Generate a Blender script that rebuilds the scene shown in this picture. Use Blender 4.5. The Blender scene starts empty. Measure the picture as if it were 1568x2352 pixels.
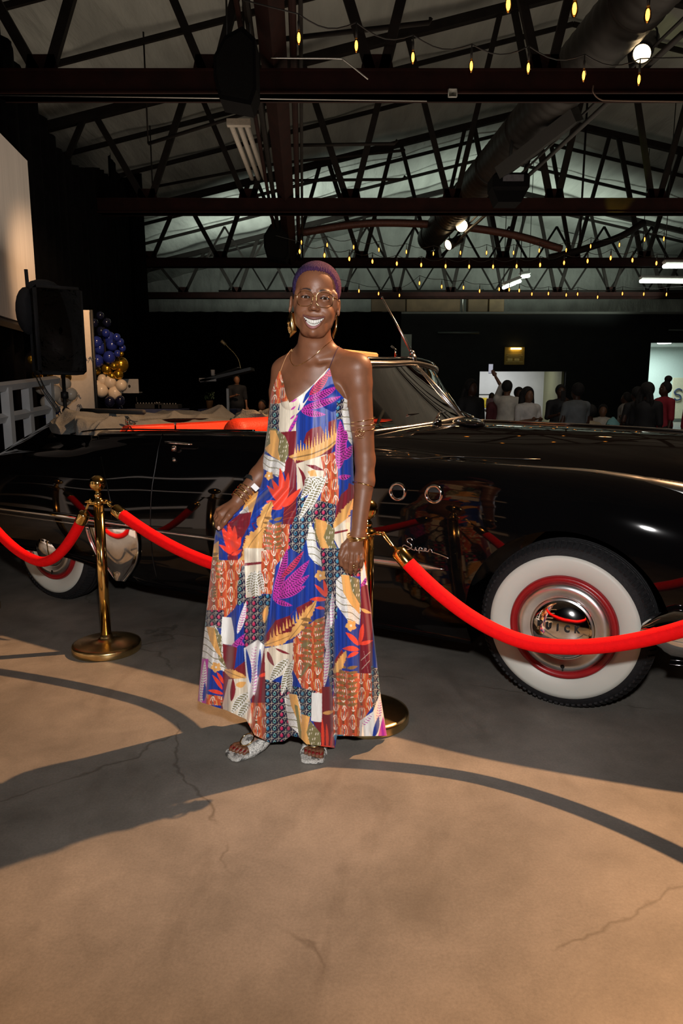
import bpy, math, random
import numpy as np
import openvdb as vdb
from mathutils import Vector

random.seed(7)
rng = np.random.default_rng(11)
scene = bpy.context.scene
COL = scene.collection

# ---------------------------------------------------------------- camera
CAM_H = 1.36
FPX = 1600.0
TILT = math.atan(271 / 1600.0)
ct, st = math.cos(TILT), math.sin(TILT)
cam_data = bpy.data.cameras.new('camera')
cam = bpy.data.objects.new('camera', cam_data)
COL.objects.link(cam)
cam.location = (0, 0, CAM_H)
cam.rotation_euler = (math.pi / 2 - TILT, 0, 0)
cam_data.sensor_fit = 'HORIZONTAL'
cam_data.sensor_width = 24.0
cam_data.lens = 24.0 * FPX / 1568.0
cam_data.clip_start = 0.02
cam_data.clip_end = 200
scene.camera = cam

# ---------------------------------------------------------------- exposure, world
vs = scene.view_settings
scene.display_settings.display_device = 'sRGB'
vs.view_transform = 'Standard'
vs.look = 'None'
vs.exposure = 0.0
vs.gamma = 1.0
vs.use_curve_mapping = False
world = bpy.data.worlds.new('world')
scene.world = world
world.use_nodes = True
bg = world.node_tree.nodes['Background']
bg.inputs[0].default_value = (0.55, 0.75, 1.0, 1)
bg.inputs[1].default_value = 0.004

# ---------------------------------------------------------------- lights
def add_light(name, kind, loc, target, power, color, size=0.1, spot=60, blend=0.3, size_y=None, spread=180):
    d = bpy.data.lights.new(name, kind)
    d.energy = power
    d.color = color
    if kind == 'AREA':
        d.shape = 'RECTANGLE'
        d.size = size
        d.size_y = size_y or size
        d.spread = math.radians(spread)
    elif kind == 'SPOT':
        d.shadow_soft_size = size
        d.spot_size = math.radians(spot)
        d.spot_blend = blend
    else:
        d.shadow_soft_size = size
    o = bpy.data.objects.new(name, d)
    COL.objects.link(o)
    o.location = loc
    o.rotation_euler = (Vector(target) - Vector(loc)).to_track_quat('-Z', 'Y').to_euler()
    return o

# camera-mounted flash (spreads), just above the lens
add_light('camera_flash', 'SPOT', (0.05, -0.05, 1.72), (-0.05, 2.6, 1.42), 345, (1.0, 0.97, 0.95), size=0.05, spot=108, blend=1.0)
# warm stage spot hung in the trusses behind and right of the car: throws the long floor shadows
add_light('stage_spot', 'SPOT', (3.7, 4.7, 5.9), (-0.1, 2.1, 0.3), 4200, (1.0, 0.53, 0.25), size=0.045, spot=75, blend=0.5)
# stage lamp on the left over the ramp, balloons and projection screen
add_light('stage_wash', 'SPOT', (-2.2, 7.6, 4.3), (-4.25, 11.2, 1.5), 620, (1.0, 0.60, 0.32), size=0.12, spot=56, blend=0.8)
# broad panel for the fluorescent fittings deep in the hall, then two added roof fills
add_light('hall_light_fill', 'AREA', (7.5, 26.5, 4.6), (7.0, 28.5, 9.0), 310, (0.86, 1.0, 0.84), size=9, size_y=3, spread=125)
add_light('hall_light_fill', 'AREA', (-2.0, 24.0, 4.4), (-2.0, 26.5, 9.0), 250, (0.88, 1.0, 0.86), size=5, size_y=3, spread=125)  # added panel brightening the far left roof, no fitting there
add_light('hall_light_fill', 'AREA', (3.5, 11.0, 2.7), (3.5, 11.6, 9.0), 290, (1.0, 0.80, 0.60), size=14, size_y=9)  # added unseen warm panel that lifts the dark near roof
add_light('screen_fill', 'SPOT', (-0.6, 5.6, 4.9), (-4.0, 7.6, 2.9), 38, (1.0, 0.78, 0.62), size=0.1, spot=70, blend=1.0)  # added fill spot to brighten the projection screen
add_light('lectern_spot', 'SPOT', (-0.6, 12.5, 4.6), (-2.45, 16.3, 1.5), 300, (1.0, 0.66, 0.4), size=0.08, spot=26, blend=0.5)
# added fill lamp brightening the guests, no fitting hangs there
add_light('guest_fill', 'SPOT', (4.5, 8.4, 4.6), (4.2, 12.2, 1.2), 75, (1.0, 0.88, 0.74), size=0.2, spot=62, blend=0.6)
# added lamp brightening the out-of-view white frame so the car side mirrors it
add_light('frame_fill', 'SPOT', (-2.3, 4.6, 3.4), (-4.0, 2.4, 0.7), 800, (1.0, 0.9, 0.84), size=0.1, spot=75, blend=0.6)
# lit rooms beyond the hall
add_light('alcove_downlight', 'AREA', (7.4, 33.0, 3.1), (7.4, 33.3, 0), 75, (0.97, 0.98, 1.0), size=2.4, size_y=1.2)
add_light('alcove_downlight', 'AREA', (14.6, 33.0, 3.4), (14.6, 33.2, 0), 150, (0.82, 1.0, 0.95), size=2.4, size_y=1.2)
add_light('green_stage_spot', 'SPOT', (5.2, 14.0, 4.4), (6.3, 16.2, 7.6), 55, (0.7, 1.0, 0.1), size=0.05, spot=34, blend=0.25)

# ---------------------------------------------------------------- pixel calibration (real distances come from Y)
def ray(x, y):
    a = (x - 784) / FPX
    b = -(y - 1176) / FPX
    return np.array([a, ct + b * st, -st + b * ct])
def at(x, y, Y):
    d = ray(x, y)
    return np.array([0, 0, CAM_H]) + d * (Y / d[1])
def ground(x, y, z=0.0):
    d = ray(x, y)
    return np.array([0, 0, CAM_H]) + d * ((z - CAM_H) / d[2])

# ---------------------------------------------------------------- materials
MATS = {}
def mat(name, color, rough=0.5, metal=0.0, noise=0.0, nscale=20.0, bump=0.0, bscale=60.0, emit=None, estr=0.0,
        spec=0.5, coat=0.0, sheen=0.0, sss=0.0, trans=0.0, ior=1.5, attr=None, stretch=(1, 1, 1), alpha=1.0):
    if name in MATS:
        return MATS[name]
    m = bpy.data.materials.new(name)
    m.use_nodes = True
    nt = m.node_tree
    N, L = nt.nodes, nt.links
    b = N['Principled BSDF']
    b.inputs['Base Color'].default_value = (*color, 1)
    b.inputs['Roughness'].default_value = rough
    b.inputs['Metallic'].default_value = metal
    b.inputs['Specular IOR Level'].default_value = spec
    b.inputs['Coat Weight'].default_value = coat
    b.inputs['Coat Roughness'].default_value = 0.02
    b.inputs['Sheen Weight'].default_value = sheen
    b.inputs['IOR'].default_value = ior
    b.inputs['Transmission Weight'].default_value = trans
    b.inputs['Alpha'].default_value = alpha
    if sss:
        b.inputs['Subsurface Weight'].default_value = sss
        b.inputs['Subsurface Radius'].default_value = (0.012, 0.005, 0.003)
        b.inputs['Subsurface Scale'].default_value = 1.0
    tc = N.new('ShaderNodeTexCoord')
    mp = N.new('ShaderNodeMapping')
    mp.inputs['Scale'].default_value = stretch
    L.new(tc.outputs['Object'], mp.inputs['Vector'])
    if attr:
        a = N.new('ShaderNodeAttribute')
        a.attribute_name = attr
        L.new(a.outputs['Color'], b.inputs['Base Color'])
    if noise > 0:
        n = N.new('ShaderNodeTexNoise')
        n.inputs['Scale'].default_value = nscale
        n.inputs['Detail'].default_value = 5
        L.new(mp.outputs[0], n.inputs['Vector'])
        mr = N.new('ShaderNodeMapRange')
        mr.inputs['From Min'].default_value = 0.3
        mr.inputs['From Max'].default_value = 0.7
        mr.inputs['To Min'].default_value = 1 - noise
        mr.inputs['To Max'].default_value = 1 + noise
        L.new(n.outputs['Fac'], mr.inputs['Value'])
        mx = N.new('ShaderNodeVectorMath')
        mx.operation = 'SCALE'
        L.new(mr.outputs[0], mx.inputs['Scale'])
        if attr:
            L.new(a.outputs['Color'], mx.inputs[0])
        else:
            mx.inputs[0].default_value = color
        L.new(mx.outputs[0], b.inputs['Base Color'])
    if bump > 0:
        n2 = N.new('ShaderNodeTexNoise')
        n2.inputs['Scale'].default_value = bscale
        n2.inputs['Detail'].default_value = 4
        L.new(mp.outputs[0], n2.inputs['Vector'])
        bp = N.new('ShaderNodeBump')
        bp.inputs['Strength'].default_value = bump
        bp.inputs['Distance'].default_value = 0.02
        L.new(n2.outputs['Fac'], bp.inputs['Height'])
        L.new(bp.outputs[0], b.inputs['Normal'])
    if emit:
        b.inputs['Emission Color'].default_value = (*emit, 1)
        b.inputs['Emission Strength'].default_value = estr
    MATS[name] = m
    return m

def clear_mat(name, tint, fres=1.45, rough=0.01):
    m = bpy.data.materials.new(name); m.use_nodes = True; nt = m.node_tree; N, L = nt.nodes, nt.links
    N.remove(N['Principled BSDF'])
    t = N.new('ShaderNodeBsdfTransparent'); t.inputs[0].default_value = (*tint, 1)
    g = N.new('ShaderNodeBsdfGlossy'); g.inputs['Roughness'].default_value = rough
    f = N.new('ShaderNodeFresnel'); f.inputs['IOR'].default_value = fres
    x = N.new('ShaderNodeMixShader'); L.new(f.outputs[0], x.inputs[0]); L.new(t.outputs[0], x.inputs[1]); L.new(g.outputs[0], x.inputs[2])
    L.new(x.outputs[0], N['Material Output'].inputs['Surface'])
    MATS[name] = m
    return m

# ---------------------------------------------------------------- objects
BASE = {}
def thing(name, label, cat, loc=(0, 0, 0), group=None, kind=None):
    o = bpy.data.objects.new(name, None)
    COL.objects.link(o)
    o.empty_display_size = 0.1
    o.location = [float(c) for c in loc]
    BASE[o] = np.array(loc, float)
    tag(o, label, cat, group, kind)
    return o
def tag(o, label=None, cat=None, group=None, kind=None):
    if label: o['label'] = label
    if cat: o['category'] = cat
    if group: o['group'] = group
    if kind: o['kind'] = kind
    return o
def mk(name, V, F, m=None, parent=None, smooth=True, label=None, cat=None, group=None, kind=None, colors=None, angle=None):
    V = np.array(V, float).reshape(-1, 3)
    if parent is not None:
        base = BASE[parent]
        loc = np.zeros(3)
    else:
        mn, mx = V.min(0), V.max(0)
        base = np.array([(mn[0] + mx[0]) / 2, (mn[1] + mx[1]) / 2, mn[2]])
        loc = base
    V = V - base
    me = bpy.data.meshes.new(name)
    if isinstance(F, np.ndarray):
        n = len(F); k = F.shape[1]
        me.vertices.add(len(V)); me.vertices.foreach_set('co', V.astype(np.float32).ravel())
        me.loops.add(n * k); me.loops.foreach_set('vertex_index', F.astype(np.int32).ravel())
        me.polygons.add(n)
        me.polygons.foreach_set('loop_start', np.arange(0, n * k, k, dtype=np.int32))
        me.update(calc_edges=True)
        me.validate()
    else:
        me.from_pydata(V.tolist(), [], F)
        me.update()
    if smooth:
        me.polygons.foreach_set('use_smooth', [True] * len(me.polygons))
        if angle:
            try: me.set_sharp_from_angle(angle=math.radians(angle))
            except Exception: pass
    if colors is not None:
        ca = me.color_attributes.new('Col', 'FLOAT_COLOR', 'POINT')
        c4 = np.ones((len(V), 4), np.float32); c4[:, :3] = colors
        ca.data.foreach_set('color', c4.ravel())
    if m: me.materials.append(m)
    o = bpy.data.objects.new(name, me)
    COL.objects.link(o)
    if parent is not None:
        o.parent = parent
    else:
        o.location = loc
    BASE[o] = base
    tag(o, label, cat, group, kind)
    return o
def copy_tree(o, parent=None):
    c = o.copy(); COL.objects.link(c)
    if parent: c.parent = parent
    BASE[c] = BASE.get(o)
    for ch in list(o.children): copy_tree(ch, c)
    return c

class MB:
    def __init__(s): s.V = []; s.F = []
    def add(s, V, F):
        n = len(s.V)
        s.V += [tuple(map(float, v)) for v in V]
        s.F += [tuple(int(i) + n for i in f) for f in F]
        return s
    def box(s, c, size, rz=0.0, R=None):
        hx, hy, hz = [k / 2 for k in size]
        P = np.array([[x, y, z] for x in (-hx, hx) for y in (-hy, hy) for z in (-hz, hz)])
        if R is None:
            cc, ss = math.cos(rz), math.sin(rz)
            R = np.array([[cc, -ss, 0], [ss, cc, 0], [0, 0, 1]])
        P = P @ np.array(R).T + np.array(c)
        return s.add(P, [(0, 1, 3, 2), (4, 6, 7, 5), (0, 4, 5, 1), (2, 3, 7, 6), (0, 2, 6, 4), (1, 5, 7, 3)])
    def bbox(s, c, size, bev=0.01, rz=0.0, R=None):
        """box with chamfered edges"""
        h = np.array(size) / 2; b = min(bev, h.min() * 0.9)
        V = []; idx = {}
        for sx in (-1, 1):
            for sy in (-1, 1):
                for sz in (-1, 1):
                    for ax in range(3):
                        p = np.array([sx, sy, sz]) * h
                        for o in range(3):
                            if o != ax: p[o] -= b * (sx, sy, sz)[o]
                        idx[(sx, sy, sz, ax)] = len(V); V.append(p)
        F = []
        S = (-1, 1)
        for ax in range(3):
            o1, o2 = [(1, 2), (2, 0), (0, 1)][ax]
            for sg in S:
                q = []
                for a, b2 in ((-1, -1), (1, -1), (1, 1), (-1, 1)):
                    k = [0, 0, 0]; k[ax] = sg; k[o1] = a; k[o2] = b2
                    q.append(idx[(*k, ax)])
                F.append(tuple(q) if sg > 0 else tuple(q[::-1]))
        for ax in range(3):
            o1, o2 = [(1, 2), (2, 0), (0, 1)][ax]
            for a in S:
                for b2 in S:
                    k0 = [0, 0, 0]; k1 = [0, 0, 0]
                    k0[ax] = -1; k1[ax] = 1
                    for k in (k0, k1): k[o1] = a; k[o2] = b2
                    q = (idx[(*k0, o1)], idx[(*k1, o1)], idx[(*k1, o2)], idx[(*k0, o2)])
                    F.append(q if a * b2 > 0 else q[::-1])
        for sx in S:
            for sy in S:
                for sz in S:
                    q = (idx[(sx, sy, sz, 0)], idx[(sx, sy, sz, 1)], idx[(sx, sy, sz, 2)])
                    F.append(q if sx * sy * sz > 0 else q[::-1])
        if R is None:
            cc, ss = math.cos(rz), math.sin(rz)
            R = np.array([[cc, -ss, 0], [ss, cc, 0], [0, 0, 1]])
        P = np.array(V) @ np.array(R).T + np.array(c)
        return s.add(P, F)
    def tube(s, pts, r, seg=10, closed=False, flat=None, caps=True):
        pts = np.array(pts, float); n = len(pts)
        r = np.full(n, r) if np.isscalar(r) else np.array(r, float)
        T = np.gradient(pts, axis=0)
        if closed:
            T = np.roll(pts, -1, 0) - np.roll(pts, 1, 0)
        T /= np.linalg.norm(T, axis=1)[:, None] + 1e-12
        up = np.array([0, 0, 1.0]) if abs(T[0][2]) < 0.9 else np.array([1.0, 0, 0])
        nrm = np.cross(T[0], up); nrm /= np.linalg.norm(nrm)
        V = []
        for i in range(n):
            nrm = nrm - T[i] * np.dot(nrm, T[i]); nrm /= np.linalg.norm(nrm) + 1e-12
            bn = np.cross(T[i], nrm)
            for k in range(seg):
                a = 2 * math.pi * k / seg
                f = flat if flat else 1.0
                V.append(pts[i] + r[i] * (nrm * math.cos(a) + bn * math.sin(a) * f))
        F = []
        m = n if closed else n - 1
        for i in range(m):
            j = (i + 1) % n
            for k in range(seg):
                k2 = (k + 1) % seg
                F.append((i * seg + k, i * seg + k2, j * seg + k2, j * seg + k))
        if caps and not closed:
            F.append(tuple(range(seg))[::-1]); F.append(tuple((n - 1) * seg + k for k in range(seg)))
        return s.add(V, F)
    def lathe(s, prof, c=(0, 0, 0), axis=(0, 0, 1), seg=32, caps=True):
        """prof: list of (radius, height along axis)"""
        ax = np.array(axis, float); ax /= np.linalg.norm(ax)
        t = np.array([0, 0, 1.0]) if abs(ax[2]) < 0.9 else np.array([1.0, 0, 0])
        e1 = np.cross(t, ax); e1 /= np.linalg.norm(e1); e2 = np.cross(ax, e1)
        V = []; c = np.array(c, float)
        for r, h in prof:
            for k in range(seg):
                a = 2 * math.pi * k / seg
                V.append(c + ax * h + (e1 * math.cos(a) + e2 * math.sin(a)) * r)
        F = []
        for i in range(len(prof) - 1):
            for k in range(seg):
                k2 = (k + 1) % seg
                F.append((i * seg + k, i * seg + k2, (i + 1) * seg + k2, (i + 1) * seg + k))
        if caps:
            if prof[0][0] > 1e-5: F.append(tuple(range(seg))[::-1])
            if prof[-1][0] > 1e-5: F.append(tuple((len(prof) - 1) * seg + k for k in range(seg)))
        return s.add(V, F)
    def sphere(s, c, r, seg=20, rings=12):
        r = np.array([r] * 3 if np.isscalar(r) else r, float)
        V = []; c = np.array(c, float)
        for i in range(rings + 1):
            ph = math.pi * i / rings
            rr = max(math.sin(ph), 1e-4)
            for k in range(seg):
                a = 2 * math.pi * k / seg
                V.append(c + r * np.array([rr * math.cos(a), rr * math.sin(a), math.cos(ph)]))
        F = []
        for i in range(rings):
            for k in range(seg):
                k2 = (k + 1) % seg
                F.append((i * seg + k, (i + 1) * seg + k, (i + 1) * seg + k2, i * seg + k2))
        return s.add(V, F)
    def prism(s, poly, o, eu, ev, thick):
        """extrude 2-D polygon (list of (a,b)) placed at o with axes eu, ev along their normal"""
        o = np.array(o, float); eu = np.array(eu, float); ev = np.array(ev, float)
        n = np.cross(eu, ev); n /= np.linalg.norm(n)
        V = [o + eu * a + ev * b for a, b in poly] + [o + eu * a + ev * b + n * thick for a, b in poly]
        k = len(poly)
        F = [tuple(range(k))[::-1], tuple(range(k, 2 * k))]
        for i in range(k):
            j = (i + 1) % k
            F.append((i, j, k + j, k + i))
        return s.add(V, F)
    def build(s, name, m=None, parent=None, **kw):
        return mk(name, s.V, s.F, m, parent, **kw)

def grid_faces(nu, nv, wrap_u=False, wrap_v=False, flip=False):
    i, j = np.meshgrid(np.arange(nu if wrap_u else nu - 1), np.arange(nv if wrap_v else nv - 1), indexing='ij')
    i2 = (i + 1) % nu; j2 = (j + 1) % nv
    q = np.stack([i * nv + j, i2 * nv + j, i2 * nv + j2, i * nv + j2], -1).reshape(-1, 4)
    return q[:, ::-1].copy() if flip else q

def text_mesh(body, size, depth=0.002, bold=0.0, spacing=1.0):
    cu = bpy.data.curves.new('txt', 'FONT')
    cu.body = body; cu.size = size; cu.extrude = depth / 2; cu.offset = bold
    cu.space_character = spacing
    cu.align_x = 'CENTER'; cu.align_y = 'CENTER'
    o = bpy.data.objects.new('txt', cu); COL.objects.link(o)
    dg = bpy.context.evaluated_depsgraph_get()
    me = bpy.data.meshes.new_from_object(o.evaluated_get(dg))
    V = np.array([v.co[:] for v in me.vertices]); F = [tuple(p.vertices) for p in me.polygons]
    bpy.data.objects.remove(o); bpy.data.curves.remove(cu); bpy.data.meshes.remove(me)
    return V, F
def place(V, o, eu, ev):
    o, eu, ev = [np.array(k, float) for k in (o, eu, ev)]
    n = np.cross(eu, ev)
    return o + V[:, :1] * eu + V[:, 1:2] * ev + V[:, 2:3] * n
def catmull(P, n=8):
    P = np.array(P, float)
    Q = np.vstack([2 * P[0] - P[1], P, 2 * P[-1] - P[-2]])
    out = []
    for i in range(1, len(Q) - 2):
        for k in range(n):
            t = k / n
            out.append(0.5 * ((2 * Q[i]) + (-Q[i - 1] + Q[i + 1]) * t + (2 * Q[i - 1] - 5 * Q[i] + 4 * Q[i + 1] - Q[i + 2]) * t * t
                              + (-Q[i - 1] + 3 * Q[i] - 3 * Q[i + 1] + Q[i + 2]) * t ** 3))
    out.append(P[-1])
    return np.array(out)

# ---------------------------------------------------------------- signed distance modelling
def smin(a, b, k):
    h = np.clip(0.5 + 0.5 * (b - a) / k, 0, 1)
    return b * (1 - h) + a * h - k * h * (1 - h)
class Field:
    def __init__(s, lo, hi, h):
        s.lo = np.array(lo, float); s.h = h
        s.n = np.ceil((np.array(hi) - s.lo) / h).astype(int) + 1
        s.a = np.full(s.n, 0.3, np.float32)
    def sl(s, lo, hi):
        i0 = np.clip(np.floor((np.array(lo) - s.lo) / s.h).astype(int), 0, s.n)
        i1 = np.clip(np.ceil((np.array(hi) - s.lo) / s.h).astype(int) + 1, 0, s.n)
        X = (s.lo[0] + np.arange(i0[0], i1[0]) * s.h).astype(np.float32)[:, None, None]
        Y = (s.lo[1] + np.arange(i0[1], i1[1]) * s.h).astype(np.float32)[None, :, None]
        Z = (s.lo[2] + np.arange(i0[2], i1[2]) * s.h).astype(np.float32)[None, None, :]
        return (slice(i0[0], i1[0]), slice(i0[1], i1[1]), slice(i0[2], i1[2])), X, Y, Z
    def cap(s, p0, r0, p1, r1, k=0.01, sub=False):
        p0 = np.array(p0, float); p1 = np.array(p1, float)
        m = max(r0, r1) + 3 * k + 0.012
        S, X, Y, Z = s.sl(np.minimum(p0, p1) - m, np.maximum(p0, p1) + m)
        if s.a[S].size == 0: return
        d = p1 - p0; L2 = float(d @ d) + 1e-12
        t = np.clip(((X - p0[0]) * d[0] + (Y - p0[1]) * d[1] + (Z - p0[2]) * d[2]) / L2, 0, 1)
        q = np.sqrt((X - p0[0] - t * d[0]) ** 2 + (Y - p0[1] - t * d[1]) ** 2 + (Z - p0[2] - t * d[2]) ** 2) - (r0 + (r1 - r0) * t)
        s.put(S, q, k, sub)
    def ell(s, c, r, k=0.01, R=None, sub=False):
        c = np.array(c, float); r = np.array(r, float)
        m = r.max() + 3 * k + 0.012
        S, X, Y, Z = s.sl(c - m, c + m)
        if s.a[S].size == 0: return
        x, y, z = X - c[0], Y - c[1], Z - c[2]
        if R is not None:
            R = np.array(R)
            x, y, z = [R[0, i] * x + R[1, i] * y + R[2, i] * z for i in range(3)]
        k0 = np.sqrt((x / r[0]) ** 2 + (y / r[1]) ** 2 + (z / r[2]) ** 2)
        k1 = np.sqrt((x / r[0] ** 2) ** 2 + (y / r[1] ** 2) ** 2 + (z / r[2] ** 2) ** 2) + 1e-9
        s.put(S, k0 * (k0 - 1) / k1, k, sub)
    def put(s, S, q, k, sub=False):
        q = q.astype(np.float32)
        if sub: s.a[S] = -smin(-s.a[S], q, k)
        else: s.a[S] = smin(s.a[S], q, k)
    def chain(s, P, R, k=0.01):
        for i in range(len(P) - 1): s.cap(P[i], R[i], P[i + 1], R[i + 1], k)
    def sample(s, P):
        f = np.clip((P - s.lo) / s.h, 0, s.n - 1.001)
        i = f.astype(int); f = f - i
        r = 0
        for dx in (0, 1):
            for dy in (0, 1):
                for dz in (0, 1):
                    w = (f[:, 0] if dx else 1 - f[:, 0]) * (f[:, 1] if dy else 1 - f[:, 1]) * (f[:, 2] if dz else 1 - f[:, 2])
                    r = r + w * s.a[i[:, 0] + dx, i[:, 1] + dy, i[:, 2] + dz]
        return r
    def mesh(s):
        b = 3 * s.h
        a = np.clip(s.a, -b, b).astype(np.float32)
        g = vdb.FloatGrid(b)
        g.copyFromArray(a, tolerance=1e-7)
        pts, quads = g.convertToQuads(0.0)
        V = pts * s.h + s.lo
        q = np.array(quads).astype(np.int64)
        n = np.cross(V[q[:, 1]] - V[q[:, 0]], V[q[:, 2]] - V[q[:, 0]])
        c = V[q[:500]].mean(1)
        nn = n[:500] / (np.linalg.norm(n[:500], axis=1)[:, None] + 1e-12)
        if (s.sample(c + nn * s.h) - s.sample(c - nn * s.h)).mean() < 0: q = q[:, ::-1].copy()
        return V, q
# ================================================================ SETTING
def floor_mat():
    m = bpy.data.materials.new('polished_concrete'); m.use_nodes = True
    nt = m.node_tree; N, L = nt.nodes, nt.links
    b = N['Principled BSDF']
    tc = N.new('ShaderNodeTexCoord')
    def noise(sc, det, rough=0.5, dist=0.0):
        n = N.new('ShaderNodeTexNoise'); n.inputs['Scale'].default_value = sc; n.inputs['Detail'].default_value = det
        n.inputs['Roughness'].default_value = rough; n.inputs['Distortion'].default_value = dist
        L.new(tc.outputs['Object'], n.inputs['Vector']); return n
    def ramp(src, stops):
        r = N.new('ShaderNodeValToRGB')
        while len(r.color_ramp.elements) < len(stops): r.color_ramp.elements.new(0.5)
        for e, (p, c) in zip(r.color_ramp.elements, stops): e.position = p; e.color = (*c, 1)
        L.new(src, r.inputs[0]); return r
    def mix(mode, fac, a, c):
        x = N.new('ShaderNodeMix'); x.data_type = 'RGBA'; x.blend_type = mode
        x.inputs['Factor'].default_value = fac
        L.new(a, x.inputs['A']); L.new(c, x.inputs['B']); return x.outputs['Result']
    base = ramp(noise(1.1, 6, 0.55, 0.6).outputs['Fac'], [(0.3, (0.115, 0.105, 0.090)), (0.5, (0.170, 0.155, 0.134)), (0.72, (0.21, 0.190, 0.163))])
    mot = ramp(noise(5.0, 7, 0.65, 0.3).outputs['Fac'], [(0.3, (0.78, 0.78, 0.78)), (0.7, (1.14, 1.14, 1.14))])
    grain = ramp(noise(120, 4, 0.7).outputs['Fac'], [(0.3, (0.84, 0.84, 0.84)), (0.7, (1.12, 1.12, 1.12))])
    # worn drip stain, darker
    w = N.new('ShaderNodeTexNoise'); w.inputs['Scale'].default_value = 2.6; w.inputs['Detail'].default_value = 3; w.inputs['Distortion'].default_value = 1.5
    mp = N.new('ShaderNodeMapping'); mp.inputs['Scale'].default_value = (1.6, 0.7, 1); L.new(tc.outputs['Object'], mp.inputs['Vector']); L.new(mp.outputs[0], w.inputs['Vector'])
    st_ = ramp(w.outputs['Fac'], [(0.32, (0.7, 0.68, 0.66)), (0.45, (1, 1, 1)), (0.9, (1, 1, 1))])
    c = mix('MULTIPLY', 1, base.outputs[0], mot.outputs[0]); c = mix('MULTIPLY', 1, c, grain.outputs[0]); c = mix('MULTIPLY', 0.45, c, st_.outputs[0])
    # hairline cracks
    nd = noise(3.0, 4)
    ad = N.new('ShaderNodeMixRGB'); ad.inputs['Fac'].default_value = 0.25
    L.new(tc.outputs['Object'], ad.inputs[1]); L.new(nd.outputs['Color'], ad.inputs[2])
    v = N.new('ShaderNodeTexVoronoi'); v.feature = 'DISTANCE_TO_EDGE'; v.inputs['Scale'].default_value = 0.62; L.new(ad.outputs[0], v.inputs['Vector'])
    cr = ramp(v.outputs['Distance'], [(0.0, (0.6, 0.58, 0.55)), (0.0005, (0.78, 0.76, 0.73)), (0.0012, (1, 1, 1))])
    msk = ramp(noise(1.7, 2).outputs['Fac'], [(0.5, (0, 0, 0)), (0.56, (1, 1, 1))])
    x = N.new('ShaderNodeMix'); x.data_type = 'RGBA'; x.blend_type = 'MULTIPLY'
    L.new(msk.outputs[0], x.inputs['Factor']); L.new(c, x.inputs['A']); L.new(cr.outputs[0], x.inputs['B'])
    L.new(x.outputs['Result'], b.inputs['Base Color'])
    rr = N.new('ShaderNodeMapRange'); rr.inputs['To Min'].default_value = 0.38; rr.inputs['To Max'].default_value = 0.62
    L.new(noise(4, 5).outputs['Fac'], rr.inputs['Value']); L.new(rr.outputs[0], b.inputs['Roughness'])
    b.inputs['Specular IOR Level'].default_value = 0.4
    bp = N.new('ShaderNodeBump'); bp.inputs['Strength'].default_value = 0.12; bp.inputs['Distance'].default_value = 0.004
    L.new(noise(40, 6, 0.6).outputs['Fac'], bp.inputs['Height']); L.new(bp.outputs[0], b.inputs['Normal'])
    return m
def struct(name, mb, m, **kw):
    return mb.build(name, m, None, smooth=False, kind='structure', **kw)

M_black = mat('black_paint', (0.006, 0.0065, 0.007), 0.6, spec=.2, noise=0.3, nscale=3, bump=0.05, bscale=30)
M_drape = mat('black_drape', (0.002, 0.002, 0.0024), 0.95, spec=.03, noise=0.3, nscale=6, bump=0.3, bscale=12)
M_insul = mat('roof_insulation', (0.30, 0.31, 0.29), 0.62, noise=0.2, nscale=1.1, bump=1.0, bscale=1.5, stretch=(1.8, 0.35, 1))
for n_ in M_insul.node_tree.nodes:
    if n_.type == 'BUMP': n_.inputs['Distance'].default_value = 0.10
M_steel = mat('oxide_red_steel', (0.012, 0.0026, 0.0018), 0.8, spec=.15, noise=0.35, nscale=5, bump=0.1)
M_dsteel = mat('dark_steel', (0.009, 0.007, 0.006), 0.7, spec=.15, noise=0.3, nscale=5)
M_iron = mat('blackened_metal', (0.006, 0.006, 0.006), 0.55, 0.1, noise=0.2)
M_whitewall = mat('white_plaster', (0.72, 0.73, 0.71), 0.7, noise=0.05, nscale=2)
M_olive = mat('olive_plaster', (0.24, 0.24, 0.13), 0.7, noise=0.08, nscale=2)
M_conduit = mat('galvanised_conduit', (0.5, 0.5, 0.48), 0.35, 0.9, noise=0.1)

struct('floor', MB().box((4, 14, -0.05), (34, 46, 0.1)), floor_mat(), label=None)
YB = 30.0
# back wall: dark partition with two openings into lit rooms
wb = MB()
ZT = at(800, 722, YB)[2]
def X30(x): return at(x, 905, YB)[0]
ox0, ox1, oz = X30(1100), X30(1297), at(1150, 853, YB)[2]
px0, px1, pz = X30(1486), X30(1640), at(1486, 787, YB)[2]
def slab(mb, x0, x1, z0, z1, y0=YB, y1=YB + 0.25): mb.box(((x0 + x1) / 2, (y0 + y1) / 2, (z0 + z1) / 2), (x1 - x0, y1 - y0, z1 - z0))
slab(wb, -13, ox0, 0, ZT); slab(wb, ox0, ox1, oz, ZT); slab(wb, ox1, px0, 0, ZT); slab(wb, px0, px1, pz, ZT); slab(wb, px1, 21, 0, ZT)
struct('wall_back', wb, M_black)
struct('trim_1', MB().box((4, YB - 0.06, ZT + 0.03), (34, 0.5, 0.08)), mat('cap_rail', (0.1, 0.1, 0.09), 0.5, noise=0.1))
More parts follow.
